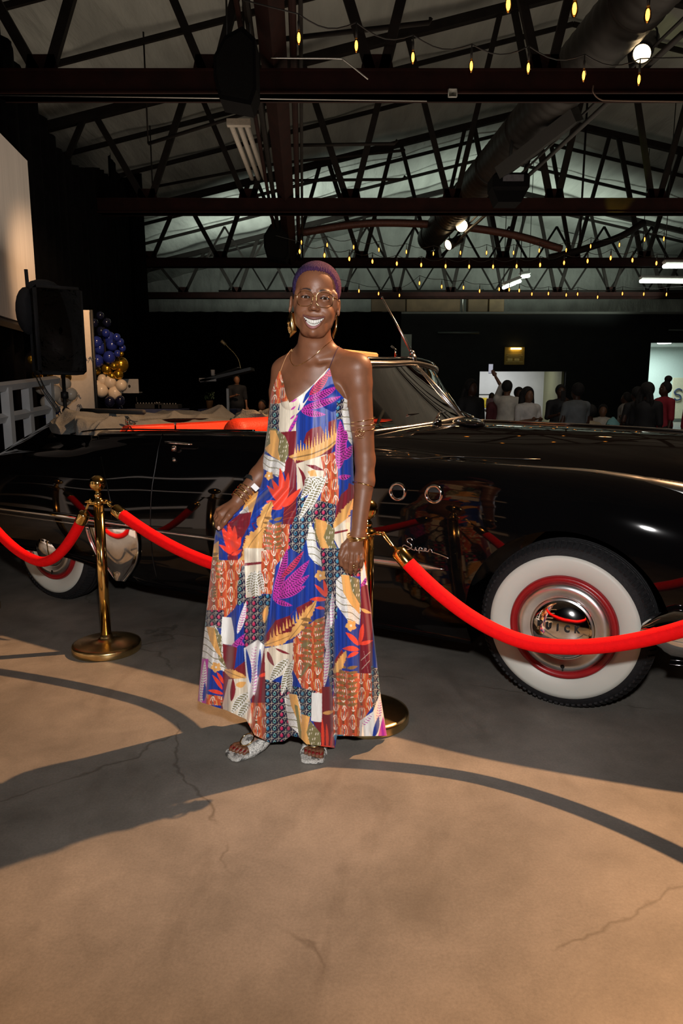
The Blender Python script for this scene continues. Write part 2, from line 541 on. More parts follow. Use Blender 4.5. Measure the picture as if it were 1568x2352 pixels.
# room seen through the middle opening: white far wall, olive side wall
al = MB(); XA = at(1252, 905, 35)[0]; slab(al, ox0 - 2.5, XA + .1, 0, 3.3, 35, 35.1) 
struct('wall_alcove_back', al, M_whitewall)
struct('wall_alcove_side', MB().prism([(0, 0), (1, 0), (1, 1), (0, 1)], (XA, 35, 0), (ox1 - XA, 30.25 - 35, 0), (0, 0, 3.3), 0.1), M_olive)
struct('wall_alcove_left', MB().box((ox0 - 2.5, 32.6, 1.65), (0.1, 5, 3.3)), M_olive)
struct('ceiling_alcove', MB().box((ox0 + 0.5, 32.6, 3.35), (7, 5, 0.1)), M_whitewall)
struct('wall_side_room_back', MB().box((px0 + 1.5, 35, 2.4), (7, 0.1, 4.8)), mat('pale_teal_plaster', (0.6, 0.7, 0.66), 0.7, noise=0.04))
struct('wall_side_room_left', MB().box((px0 - 0.3, 32.7, 2.4), (0.1, 4.6, 4.8)), M_whitewall)
struct('ceiling_side_room', MB().box((px0 + 1.5, 32.7, 3.67), (7, 4.6, 0.1)), M_whitewall)
# end wall above the partition and the pitched insulated roof
RX, RZ, EZ, XL, XR = 5.0, 9.4, 6.1, -9.0, 20.0
eg = MB().prism([(XL, 4.0), (XR, 4.0), (XR, EZ), (RX, RZ), (XL, EZ)], (0, 32.2, 0), (1, 0, 0), (0, 0, 1), 0.1)
struct('wall_gable', eg, M_insul)
def roof(name, x0, z0, x1, z1):
    nu, nv = 60, 160
    u = np.linspace(0, 1, nu)[:, None]; v = np.linspace(-5, 32.3, nv)[None, :]
    X = x0 + (x1 - x0) * u + 0 * v; Y = v + 0 * u
    Z = z0 + (z1 - z0) * u + 0.022 * np.sin(Y * 1.7 + 1.6 * np.sin(X * 0.9) + X * .8) + 0.03 * np.sin(X * 1.9 + 1.5 * np.sin(Y * 0.6)) + 0.02 * np.sin(X * 4.1 + Y * 1.3 + np.sin(Y))
    V = np.stack([X, Y, Z], -1).reshape(-1, 3)
    mk(name, V, grid_faces(nu, nv, flip=(x0 < x1)), M_insul, kind='structure')
roof('ceiling_left', XL, EZ, RX, RZ)
roof('ceiling_right', RX, RZ, XR, EZ)
struct('wall_right', MB().box((XR, 14, 3.1), (0.2, 44, 6.2)), M_black)
struct('wall_front', MB().box((5, -6.2, 4.5), (32, 0.2, 9)), M_black)
# left black drape wall, running slightly off axis, ends at the stage back
ldir = np.array([-0.1212, 1.0, 0]); x0l = -3.06
def wl(Y, z): return (x0l + ldir[0] * Y, Y, z)
nn = 240; Ys = np.linspace(4.8, 18.0, nn)
V = []
for y in Ys:
    fold = 0.05 * math.sin(y * 14) + 0.02 * math.sin(y * 31)
    zt = 5.55 + 0.35 * math.sin(y * 0.9) * (y > 9) + (0.0 if y < 16 else 0.6)
    V += [(x0l - 0.1212 * y - fold, y, 0), (x0l - 0.1212 * y - fold, y, zt)]
mk('wall_left', V, grid_faces(nn, 2), M_drape, kind='structure')
struct('wall_left_outer', MB().box((-9.0, 12, 3.1), (0.2, 44, 6.2)), M_black)
# black masking drape behind the stage
V = []
xs = np.linspace(-8.9, 1.6, 300)
for x in xs:
    f = 0.06 * math.sin(x * 12) + 0.02 * math.sin(x * 29)
    V += [(x, 19.2 + f, 0), (x, 19.2 + f, at(500, 716, 19.2)[2] if x > -5.15 else 7.4)]
mk('stage_backdrop_drape', V, grid_faces(300, 2, flip=True), M_drape, label='tall black pleated drape hanging behind the stage and podium', cat='drape')
sp = MB().prism([(-3.98, 8.3), (-1.4, 8.3), (-1.4, 12.5), (-2.15, 12.6), (-2.15, 18.8), (-5.25, 18.8)], (0, 0, 0), (1, 0, 0), (0, 1, 0), 0.36)
sp.build('stage_platform', mat('stage_black', (0.012, 0.012, 0.012), 0.7, noise=0.2), smooth=False, label='low black stage platform behind the car, carrying tables and podium', cat='stage')

# ---------------------------------------------------------------- roof trusses
def zroof(x):
    return EZ + (RZ - EZ) * (x - XL) / (RX - XL) if x < RX else RZ + (EZ - RZ) * (x - RX) / (XR - RX)
def beam(mb, p, q, w, t=None):
    p = np.array(p, float); q = np.array(q, float); d = q - p; L = np.linalg.norm(d); e = d / L
    side = np.array([0, 1.0, 0]); up = np.cross(e, side); up /= np.linalg.norm(up); side = np.cross(up, e)
    R = np.stack([e, side, up], 1)
    mb.box((p + q) / 2, (L, t or w, w), R=R)
truss_Y = [9.2, 14.7, 20.9, 27.4]
names = ['nearest', 'second nearest', 'third', 'farthest']
zc_px = [225, 492, 614, 686]
for ti, Y in enumerate(truss_Y):
    zb = at(784, zc_px[ti], Y)[2]
    h = [0.27, 0.27, 0.24, 0.22][ti]
    tr = thing('roof_truss', f'{names[ti]} dark steel roof truss spanning the hall, flat lower chord', 'truss', (5, Y, zb), 'steel trusses under the roof')
    MB().box((5.5, Y, zb + h / 2), (28.6, 0.22, h)).build('lower_chord', M_steel, tr, smooth=False)
    fl = MB().box((5.5, Y, zb + 0.01), (28.6, 0.3, 0.02)); fl.box((5.5, Y, zb + h - 0.01), (28.6, 0.3, 0.02)); fl.build('flange', M_steel, tr, smooth=False)
    for a, b_ in ((XL, RX), (RX, XR)):
        m_ = MB(); beam(m_, (a, Y, zroof(a) - 0.35), (b_, Y, zroof(b_) - 0.35), 0.16); m_.build('top_chord', M_dsteel, tr, smooth=False)
    off = [0.35, 0.1, 0.5, 0.0][ti]
    nodes = np.arange(XL + 1.0 + off, XR - 0.5, 2.02)
    for i, x in enumerate(nodes):
        gz = zb + h + 0.1
        MB().prism([(-0.2, -0.08), (0.2, -0.08), (0.16, 0.1), (-0.16, 0.1)], (x, Y - 0.02, gz), (1, 0, 0), (0, 0, 1), 0.02).build('gusset_plate', M_steel, tr, smooth=False)
        for sx in (-0.93, 0.83):
            xt = min(max(x + sx, XL + .3), XR - .3)
            m_ = MB(); beam(m_, (x + 0.07 * (1 if sx > 0 else -1), Y, zb + h), (xt, Y, zroof(xt) - 0.4), 0.1 if i % 2 else 0.12, 0.08)
            m_.build('brace', M_dsteel, tr, smooth=False)
# light bar-joist rows seen between the trusses (sloping with the roof)
for Yp in (11.2, 13.0, 16.6, 18.6, 23.0, 25.2, 29.2):
    pl = thing('roof_purlin', f'thin dark rafter pair under the quilted roof, {dict(zip((11.2, 13.0, 16.6, 18.6, 23.0, 25.2, 29.2), ("nearest of seven, just behind the nearest truss", "second nearest, before the second truss", "third, just behind the second truss", "fourth, before the third truss", "fifth, just behind the third truss", "sixth, before the farthest truss", "farthest of seven, behind the last truss")))[Yp]}', 'rafter', (5, Yp, 6), 'thin rafters under the roof')
    for a, b_ in ((XL, RX), (RX, XR)):
        m_ = MB(); beam(m_, (a, Yp, zroof(a) - 0.16), (b_, Yp, zroof(b_) - 0.16), 0.09, 0.06); m_.build('rafter', M_dsteel, pl, smooth=False)
for Yp in (24.0, 29.5):
    # short joists with webbing far down the hall
    tr = thing('bar_joist', 'slender webbed joist far down the hall, ' + ('before the farthest truss' if Yp < 27 else 'directly over the back partition'), 'joist', (5, Yp, 6), 'slender far joists')
    zb = 5.35 + (0.15 if Yp > 20 else 0)
    beam_ = MB(); beam(beam_, (-5, Yp, zb), (17, Yp, zb), 0.07); beam_.build('lower_chord', M_dsteel, tr, smooth=False)
    for x in np.arange(-4.6, 13.5, 1.55):
        m_ = MB(); beam(m_, (x, Yp, zb), (x + 0.78, Yp, zb + 1.25), 0.06); m_.build('brace', M_dsteel, tr, smooth=False)
        m_ = MB(); beam(m_, (x + 1.55, Yp, zb), (x + 0.78, Yp, zb + 1.25), 0.06); m_.build('brace', M_dsteel, tr, smooth=False)
# white conduit hanging along the nearest chord
c_ = MB()
c_.tube([(at(0, 219, 9.03)), (at(980, 232, 9.03))], 0.007, 6)
tag(c_.build('conduit', M_conduit), 'thin pale conduit clipped under the nearest truss chord', 'pipe')
c_ = MB(); c_.tube(catmull([at(x, y, 8.9) for x, y in [(622, 133), (700, 134), (778, 135), (792, 140), (845, 182)]], 6), 0.009, 6)
tag(c_.build('conduit', M_conduit), 'bent pale conduit above the nearest truss chord, over the woman', 'pipe')
c_ = MB(); c_.tube(catmull([at(x, y, 9.0) for x, y in [(1362, 196), (1362, 212), (1378, 228), (1410, 231), (1568, 233)]], 6), 0.009, 6)
tag(c_.build('conduit', mat('dull_conduit', (0.12, 0.08, 0.06), 0.4, 0.5, noise=.1)), 'brown curved conduit on the nearest truss chord at far right', 'pipe')
p_ = at(1039, 214, 9.05)
tag(MB().bbox(p_, (0.11, 0.03, 0.1), 0.008).build('junction_box', mat('box_grey', (0.4, 0.42, 0.4), 0.6, noise=.1)), 'small square grey cover plate on the nearest truss chord', 'junction box')
# pipes hooking down from the roof
for k, (pts, Y) in enumerate([([(560, 100), (985, 52), (989, 42)], 9.6), ([(600, 335), (905, 330), (912, 322)], 14), ([(610, 415), (925, 412), (930, 404)], 15.5), ([(340, 330), (560, 262), (640, 250)], 13), ([(350, 430), (640, 375), (930, 345)], 16.6)]):
    c_ = MB(); c_.tube([at(x, y, Y) for x, y in pts], 0.03, 6); q_ = at(*pts[0], Y); c_.tube([q_, [q_[0], q_[1], zroof(q_[0]) - .02]], .015, 5)
    tag(c_.build('sprinkler_pipe', M_dsteel), ['thin dark pipe with hooked end above the nearest chord, over her head', 'short dark hooked pipe between the first and second chords', 'lower dark hooked pipe just above the second chord', 'thin dark pipe rising right towards the unlit strip light', 'long thin dark pipe crossing behind the unlit strip light'][k], 'pipe', 'sprinkler pipes under the roof')

# longitudinal beam with cable runs
lb = thing('ridge_beam', 'dark red longitudinal beam with bundled pipes left of centre overhead', 'beam', (-1, 14, 5.6))
A_, B_ = at(612, -60, 7.6), at(668, 600, 21.0)
for off, w, m_ in ((0, 0.26, M_steel), (-0.24, 0.07, M_dsteel), (0.24, 0.07, M_steel), (0.33, 0.04, M_dsteel), (-0.34, 0.05, M_steel)):
    b1 = MB(); b1.tube([A_ + [off, 0, 0], B_ + [off, 0, 0]], w * 0.62, 4 if w > 0.1 else 8); b1.build('beam' if w > 0.1 else 'pipe', m_, lb, smooth=False)
# white fluorescent channel (unlit) beside it
fc = thing('strip_fixture', 'unlit off-white strip light fixture left of the long overhead beam', 'light fixture', at(572, 350, 13.0))
a1, a2 = at(545, 288, 12.2), at(590, 410, 14.6)
for dx in (-0.1, 0.03, 0.15):
    MB().tube([a1 + [dx, 0, 0], a2 + [dx, 0, 0]], 0.045, 6).build('tube', mat('dusty_white', (0.42, 0.38, 0.33), 0.6, noise=.1), fc)
MB().box(a1 + [0.03, -0.05, 0.02], (0.38, 0.1, 0.1)).build('end_cap', mat('dusty_white', ()), fc, smooth=False)

# hanging loudspeakers
M_spk = mat('speaker_black', (0.0025, 0.0025, 0.003), 0.9, spec=.08, noise=.2, nscale=40)
def hang_speaker(px0, py0, px1, py1, Y, label):
    c = at((px0 + px1) / 2, (py0 + py1) / 2, Y); s = 1600 / (Y * ct - (c[2] - CAM_H) * st)
    w, h = (px1 - px0) / s, (py1 - py0) / s
    t = thing('hanging_speaker', label, 'loudspeaker', c)
    poly = [(-w * .5, -h * .15), (-w * .38, -h * .42), (w * .36, -h * .5), (w * .5, -h * .3), (w * .5, h * .35), (w * .2, h * .5), (-w * .22, h * .38), (-w * .5, h * .12)]
    MB().prism(poly, c + [0, w * .4, 0], (1, 0, 0), (0, 0, 1), w * .8).build('cabinet', M_spk, t, smooth=False)
    MB().prism([(a * .86, b_ * .86) for a, b_ in poly], c + [0, -w * .4 , 0], (1, 0, 0), (0, 0, 1), 0.012).build('grille', mat('speaker_grille', (0.004, 0.004, 0.004), 0.8, spec=.1, bump=.6, bscale=200), t, smooth=False)
    MB().tube([c + [-.1, 0, h * .4], c + [-.1, 0, h * .5 + .5]], 0.012, 6).tube([c + [.15, 0, h * .4], c + [.15, 0, h * .5 + .5]], 0.012, 6).build('bracket', M_iron, t)
hang_speaker(497, 88, 592, 250, 8.4, 'large black loudspeaker hanging in front of the nearest truss')
hang_speaker(608, 512, 664, 602, 17.5, 'smaller black loudspeaker hanging down the hall left of her head')

# spiral duct
du = thing('spiral_duct', 'dark ribbed round air duct running down the hall at upper right', 'duct', (2.9, 14, 5.6))
P0, P1 = at(1545, -120, 8.0), at(985, 560, 21.0)
P0[2] = P1[2] = 5.75
d0 = P1 - P0
prof = []
Ld = np.linalg.norm(d0)
for k in range(180):
    h_ = Ld * k / 179
    prof.append((0.34 + (0.012 if k % 3 == 0 else 0), h_))
MB().lathe(prof, P0, d0, 28).build('duct_pipe', mat('duct_dark', (0.009, 0.007, 0.006), 0.5, 0.2, noise=.3, nscale=4), du)
for k in range(7):
    p = P0 + d0 * (0.05 + 0.15 * k)
    MB().lathe([(0.345, 0), (0.36, 0.01), (0.36, 0.05), (0.345, 0.06)], p, d0, 28).build('seam_ring', M_dsteel, du)
# lighting rail beside it
M_lens = mat('lamp_lens_lit', (1, 0.9, 0.7), 0.3, emit=(1.0, 0.72, 0.38), estr=9.0)
tr_ = thing('lighting_rail', 'dark steel pipe rail below the air duct carrying the stage lamps', 'rail', (3, 14, 5.2))
R0, R1 = P0 + [.34, .4, -.50], P1 + [.34, -.3, -.50]
MB().tube([R0, R1], 0.035, 8).build('rail', M_iron, tr_)
MB().tube([R0 + [.1, 0, .25], R1 + [.1, 0, .25]], 0.02, 8).build('cable_run', M_iron, tr_)
def stage_lamp(px, py, Y, dirv, L, r, label, lit=True):
    c = at(px, py, Y); d = np.array(dirv, float); d /= np.linalg.norm(d)
    t = thing('stage_lamp', label, 'spotlight', c, 'stage lamps on the ceiling rail')
    MB().lathe([(r * .3, -L), (r * .75, -L * .95), (r * .8, -L * .3), (r, -L * .25), (r * 1.02, 0), (r * .93, 0), (r * .93, -0.03)], c, d, 24, caps=True).build('housing', M_iron, t)
    MB().lathe([(0.001, -0.012), (r * .9, -0.02), (r * .92, -0.028)], c, d, 24).build('lens', M_lens if lit else M_iron, t)
    up = c - d * L * .5
    MB().tube(catmull([up + [-r, 0, -.02], up + [-r * .9, 0, r * 1.6], up + [0, 0, r * 2.1], up + [r * .9, 0, r * 1.6], up + [r, 0, -.02]], 5), 0.012, 6).build('yoke', M_iron, t)
stage_lamp(1473, 124, 9.3, (-.48, -.62, -.62), 0.55, 0.115, 'nearest lit stage spotlight at upper right, large round lens')
stage_lamp(1196, 370, 14.0, (-.85, .1, -.45), 0.4, 0.09, 'stage spotlight seen almost side on, above the projector')
stage_lamp(1060, 519, 18.0, (-.2, -.9, -.25), 0.5, 0.15, 'lit stage spotlight facing the camera at the end of the duct')
stage_lamp(1028, 563, 19.0, (-.75, -.45, -.4), 0.5, 0.14, 'lowest lit stage spotlight, below the end of the duct')
# projector hanging
c = at(1167, 425, 12.5)
pj = thing('projector', 'black ceiling projector hanging among the trusses right of centre', 'projector', c)
MB().bbox(c, (0.62, 0.5, 0.28), 0.05).build('case', M_spk, pj, smooth=False)
MB().prism([(-.3, 0), (.3, 0), (.18, -.22), (-.2, -.22)], c + [0, .2, -.1], (1, 0, 0), (0, 0, 1), .4).build('lower_case', M_spk, pj, smooth=False)
MB().box(c + [0.02, -.26, .04], (0.34, 0.02, .1)).build('vent', mat('vent_grey', (0.12, 0.12, 0.14), 0.4, .4, noise=.2), pj, smooth=False)
MB().tube([c + [0, 0, .1], c + [0.05, 0, 1.1]], 0.03, 8).build('pole', M_iron, pj)
mk_ = MB(); beam(mk_, at(1150, 395, 12.3), at(1325, 262, 11.0), 0.2); tag(mk_.build('cable_tray', M_iron, smooth=False), 'black cable tray slanting up right of the projector', 'cable tray')

# ---------------------------------------------------------------- string lights
M_bulb = clear_mat('amber_glass', (1.0, 0.62, 0.25), 1.2)
M_fil = mat('filament', (1, 0.8, 0.5), 0.5, emit=(1.0, 0.50, 0.13), estr=8)
M_sock = mat('bulb_socket', (0.01, 0.01, 0.01), 0.5, noise=.1)
def string_lights(pts, z, label, r=0.036, big=True):
    P = []
    for x, y in pts:
        d = ray(x, y); k = (z - CAM_H) / d[2]; P.append(np.array([0, 0, CAM_H]) + d * k)
    t = thing('string_lights', label, 'string lights', P[len(P) // 2], 'festoon strings under the roof')
    top = [p + [0, 0, 0.2] for p in P]
    ca = []
    for a, b_ in zip(top[:-1], top[1:]):
        for k in range(6):
            f = k / 6; q = a + (b_ - a) * f; q = q - [0, 0, 0.09 * math.sin(math.pi * f) if big else .04 * math.sin(math.pi * f)]; ca.append(q)
    ca = [top[0] + (top[0] - top[1]) * .9 + [0, 0, .05]] + ca + [top[-1], top[-1] + (top[-1] - top[-2]) * .9 + [0, 0, .05]]
    MB().tube(ca, 0.007, 5).build('cable', M_sock, t)
    for p in P:
        b1 = MB().lathe([(0.002, -0.075), (r * .6, -0.065), (r, -0.03), (r * .95, 0), (r * .6, 0.045), (r * .42, 0.065)], p, (0, 0, 1), 12).build('bulb', M_bulb, t)
        MB().sphere(p + [0, 0, -.006], (r * .6, r * .6, .048), 8, 6).build('filament_glow', M_fil, b1)
        MB().lathe([(r * .45, 0.055), (r * .5, 0.13), (r * .3, 0.15), (.006, 0.2)], p, (0, 0, 1), 10).build('socket', M_sock, b1)
string_lights([(1167, 8), (1319, 18), (1487, 32)], 4.45, 'nearest string of amber bulbs at the top right edge', 0.03)
string_lights([(686, 85), (818, 103), (948, 130), (1082, 150), (1213, 154), (1340, 172), (1467, 181)], 4.75, 'second string of seven amber bulbs crossing above the first chord', 0.026)
string_lights([(688, 577), (745, 586), (802, 594), (855, 600), (911, 605), (967, 608), (1023, 611), (1077, 612), (1132, 612), (1186, 611), (1240, 608), (1295, 603), (1349, 599), (1402, 592), (1452, 597), (1507, 604)], 4.55, 'long row of amber bulbs hanging level with the third chord', 0.034)
string_lights([(692, 556), (751, 562), (812, 567), (870, 573), (933, 578), (995, 582), (1057, 580), (1117, 580), (1179, 580), (1238, 575), (1300, 574), (1356, 565), (1422, 562), (1480, 549), (1524, 548)], 5.0, 'row of small amber bulbs above the long bulb row', 0.021)
string_lights([(824, 668), (869, 674), (917, 678), (963, 650), (1014, 658), (1064, 660), (1101, 668), (1146, 664), (1169, 665), (1192, 667), (1221, 675), (1259, 674), (1300, 677), (1326, 675), (1372, 682), (1429, 674), (1478, 675), (1530, 676)], 4.4, 'farthest row of tiny amber bulbs before the end roof', 0.026, False)
# lit fluorescent battens down the hall
def batten(pa, pb, Y, label):
    a, b_ = at(*pa, Y), at(*pb, Y + 1.0)
    t = thing('fluorescent_batten', label, 'ceiling light', (a + b_) / 2, 'lit fluorescent battens')
    MB().tube([a + [0, 0, .1], b_ + [0, 0, .1]], 0.07, 4).build('housing', mat('batten_white', (.6, .6, .58), .5, noise=.05), t, smooth=False)
    for e_ in (a, b_): MB().tube([e_ + [0, 0, .12], [e_[0], e_[1], zroof(min(e_[0], XR - .2)) - .03]], .012, 5).build('hanger', M_iron, t)
    MB().tube([a, b_], 0.05, 8).build('tube', mat('fluo_tube', (1, 1, 1), .5, emit=(.9, 1., .86), estr=7), t)
batten((1156, 661), (1194, 646), 22, 'short lit fluorescent batten slanting right of centre')
batten((1194, 637), (1214, 634), 24, 'tiny lit fluorescent batten just above the slanting one')
batten((1524, 612), (1640, 612), 19, 'bright lit fluorescent batten at the right edge')
batten((1470, 646), (1640, 648), 22, 'thin lit fluorescent batten at right, below the bright one')
# curved brown rib and mezzanine box beams at the far end
c_ = MB(); c_.tube(catmull([at(x, y, 19.5) for x, y in [(690, 535), (800, 517), (900, 512), (1050, 520), (1180, 540), (1290, 572)]], 8), 0.1, 4)
tag(c_.build('curved_rib', mat('rust_rib', (0.09, 0.03, 0.02), .6, noise=.3)), 'arched rust-brown steel rib under the roof between the second and third chords', 'beam')
c_ = MB(); c_.tube(catmull([at(x, y, 19.8) for x, y in [(1260, 592), (1330, 575), (1420, 545), (1480, 510)]], 8), 0.09, 4); q_ = at(1330, 575, 19.8); c_.tube([q_, [q_[0], q_[1], zroof(q_[0]) - .05]], .03, 5)
tag(c_.build('curved_rib', M_dsteel), 'dark curved steel rib under the roof at right of centre', 'beam')
lf = thing('plywood_duct', 'brown boxed duct lying along the top of the back partition', 'duct box', at(1000, 716, 29.6))
for k, (x0_, x1_, mm) in enumerate([(852, 930, (0.10, .06, .03)), (932, 1055, (.16, .1, .05)), (1072, 1118, (.14, .09, .045)), (1120, 1155, (.2, .135, .07))]):
    a = at(x0_, 712, 29.9); b_ = at(x1_, 682, 29.9); a[2] = ZT + .07
    MB().bbox(((a + b_) / 2), (b_[0] - a[0], 0.5, b_[2] - a[2]), 0.02).build('box_panel', mat(f'ply_{k}', mm, .6, noise=.2, nscale=3), lf, smooth=False)
MB().tube([[*at(1062, 716, 29.6)[:2], ZT + .05], at(1062, 680, 29.6), at(1110, 664, 29.6)], 0.05, 8).build('vent_pipe', M_conduit, lf)
for x0_, x1_, y0_, y1_ in ((840, 867, 768, 812), (918, 945, 768, 832)):
    a = at(x0_, y1_, 29.9); b_ = at(x1_, y0_, 29.9)
    tag(MB().box((a + b_) / 2, (b_[0] - a[0], .06, b_[2] - a[2])).build('wall_panel', mat('panel_grey', (.34, .36, .32), .6, noise=.15, nscale=2), smooth=False),
        'pale grey vertical panel on the dark back wall ' + ('nearest her shoulder' if x0_ < 900 else 'behind the car antenna'), 'panel')
# lit plaque
pq = thing('lit_plaque', 'brass coloured plaque with picture light on the dark back wall', 'sign', at(1181, 838, 29.85))
a = at(1157, 838, 29.96); b_ = at(1205, 797, 29.96); w_, h_ = b_[0] - a[0], b_[2] - a[2]; cc_ = (a + b_) / 2
MB().bbox(cc_, (w_, .05, h_), .015).build('board', mat('plaque_brass', (.30, .2, .035), .45, .3, noise=.15, nscale=8), pq, smooth=False)
tl = MB()
for k, (ww, yy) in enumerate([(.36, .1), (.40, 0.02), (.3, -.06), (.42, -.33)]):
    tl.box(cc_ + [0, -.035, h_ * (yy)], (w_ * ww * 2, .01, .018))
tl.box(cc_ + [-w_ * .22, -.035, -h_ * .2], (w_ * .24, .01, h_ * .14)); tl.box(cc_ + [w_ * .12, -.035, -h_ * .2], (w_ * .24, .01, h_ * .14))
tl.build('plaque_lines', mat('plaque_pale', (.6, .5, .2), .5, noise=.1), pq, smooth=False)
MB().box(cc_ + [w_ * .04, -.1, h_ * .4], (w_ * .5, .08, .06)).build('picture_light', mat('picture_glow', (1, .8, .4), .5, emit=(1, .7, .22), estr=9), pq, smooth=False)
bx = MB().tube([at(1005, 765, 29.8), at(1100, 765, 29.8)], .06, 8)
tag(bx.build('wall_pipe', mat('pipe_grey', (.06, .065, .06), .4, .4, noise=.1)), 'dull horizontal pipe on the dark back wall left of the plaque', 'pipe')
bx = MB().tube([at(1535, 758, 29.8), at(1640, 759, 29.8)], .03, 8)
tag(bx.build('wall_pipe', mat('pipe_grey', ())), 'thin pale pipe on the dark back wall at the right edge', 'pipe')
# framed picture and sign in the lit rooms
fp = thing('framed_picture', 'small framed yellow picture on the white wall behind the guests', 'picture', at(1108, 940, 34.8))
MB().bbox(at(1109, 924, 34.97), (0.95, .05, 0.8), .02).build('frame', mat('frame_black', (.02, .02, .02), .4, noise=.1), fp, smooth=False)
MB().box(at(1109, 924, 34.94), (0.84, .03, 0.69)).build('mat_board', mat('mount_white', (.75, .74, .68), .7, noise=.04), fp, smooth=False)
MB().box(at(1107, 925, 34.92), (0.5, .02, 0.48)).build('print', mat('print_yellow', (.75, .55, .03), .6, noise=.3, nscale=6), fp, smooth=False)
sg = thing('script_sign', 'cream board with a dark cursive letter in the bright right-hand room', 'sign', at(1560, 910, 34.6))
MB().bbox(at(1590, 915, 34.8), (2.1, .05, 2.0), .02).build('board', mat('sign_cream', (.62, .58, .42), .6, noise=.05), sg, smooth=False)
s_ = catmull([at(x, y, 34.7) for x, y in [(1566, 897), (1558, 893), (1549, 899), (1551, 905), (1561, 908), (1562, 916), (1553, 919), (1548, 915)]], 6)
MB().tube(s_, .035, 6).build('cursive_letter', mat('ink_blue', (.03, .05, .12), .5, noise=.1), sg)
dl = at(1525, 789, 31.5)
tag(MB().lathe([(.001, 0), (.28, 0), (.3, .03), (.3, .06)], dl, (0, 0, 1), 20).build('recessed_light', mat('downlight', (1, 1, 1), .5, emit=(1, 1, .97), estr=9)), 'round recessed downlight at the top of the bright right-hand doorway', 'ceiling light')
# ================================================================ CAR (own axes: u forward, v outward to the camera side, w up)
E0 = ground(123, 1379); E1 = ground(1281, 1628)
WB = float(np.linalg.norm(E1 - E0)); U = (E1 - E0) / WB; Vv = np.array([U[1], -U[0], 0.0])
def C(u, v, w): return E0 + U * u + Vv * v + np.array([0, 0, w])
def CC(P): P = np.array(P, float); return E0 + P[:, :1] * U + P[:, 1:2] * Vv + P[:, 2:3] * np.array([[0, 0, 1.0]])
M_paint = mat('black_lacquer', (0.0018, 0.0018, 0.002), 0.04, spec=0.36, coat=0.0, noise=0.2, nscale=3)
M_chrome = mat('chrome', (0.78, 0.78, 0.77), 0.07, 1.0, noise=0.04, nscale=6)
M_chrome_s = mat('chrome_satin', (0.62, 0.62, 0.62), 0.24, 1.0, noise=0.1, nscale=20)
M_disc = mat('brushed_disc', (0.66, 0.66, 0.65), 0.3, 1.0, noise=0.12, nscale=14)
M_rubber = mat('tyre_rubber', (0.009, 0.009, 0.010), 0.75, spec=.3, noise=0.25, nscale=60, bump=0.2, bscale=120)
M_ww = mat('whitewall', (0.50, 0.51, 0.46), 0.5, noise=0.05, nscale=4)
M_redrim = mat('red_rim_paint', (0.24, 0.003, 0.006), 0.35, coat=0.1, noise=0.1)
M_redlea = mat('red_leather', (0.50, 0.030, 0.008), 0.5, spec=.25, noise=0.15, nscale=5, bump=0.2, bscale=90)
M_cloth = mat('grey_canvas', (0.062, 0.068, 0.068), 0.9, noise=0.12, nscale=14, bump=0.3, bscale=80)
M_dark = mat('matt_black', (0.006, 0.006, 0.006), 0.8, noise=0.2)
M_glass = clear_mat('clear_glass', (0.86, 0.90, 0.86))

car = thing('car', 'glossy black vintage convertible with whitewall tyres parked behind the velvet ropes', 'car', C(1.6, -0.93, 0))

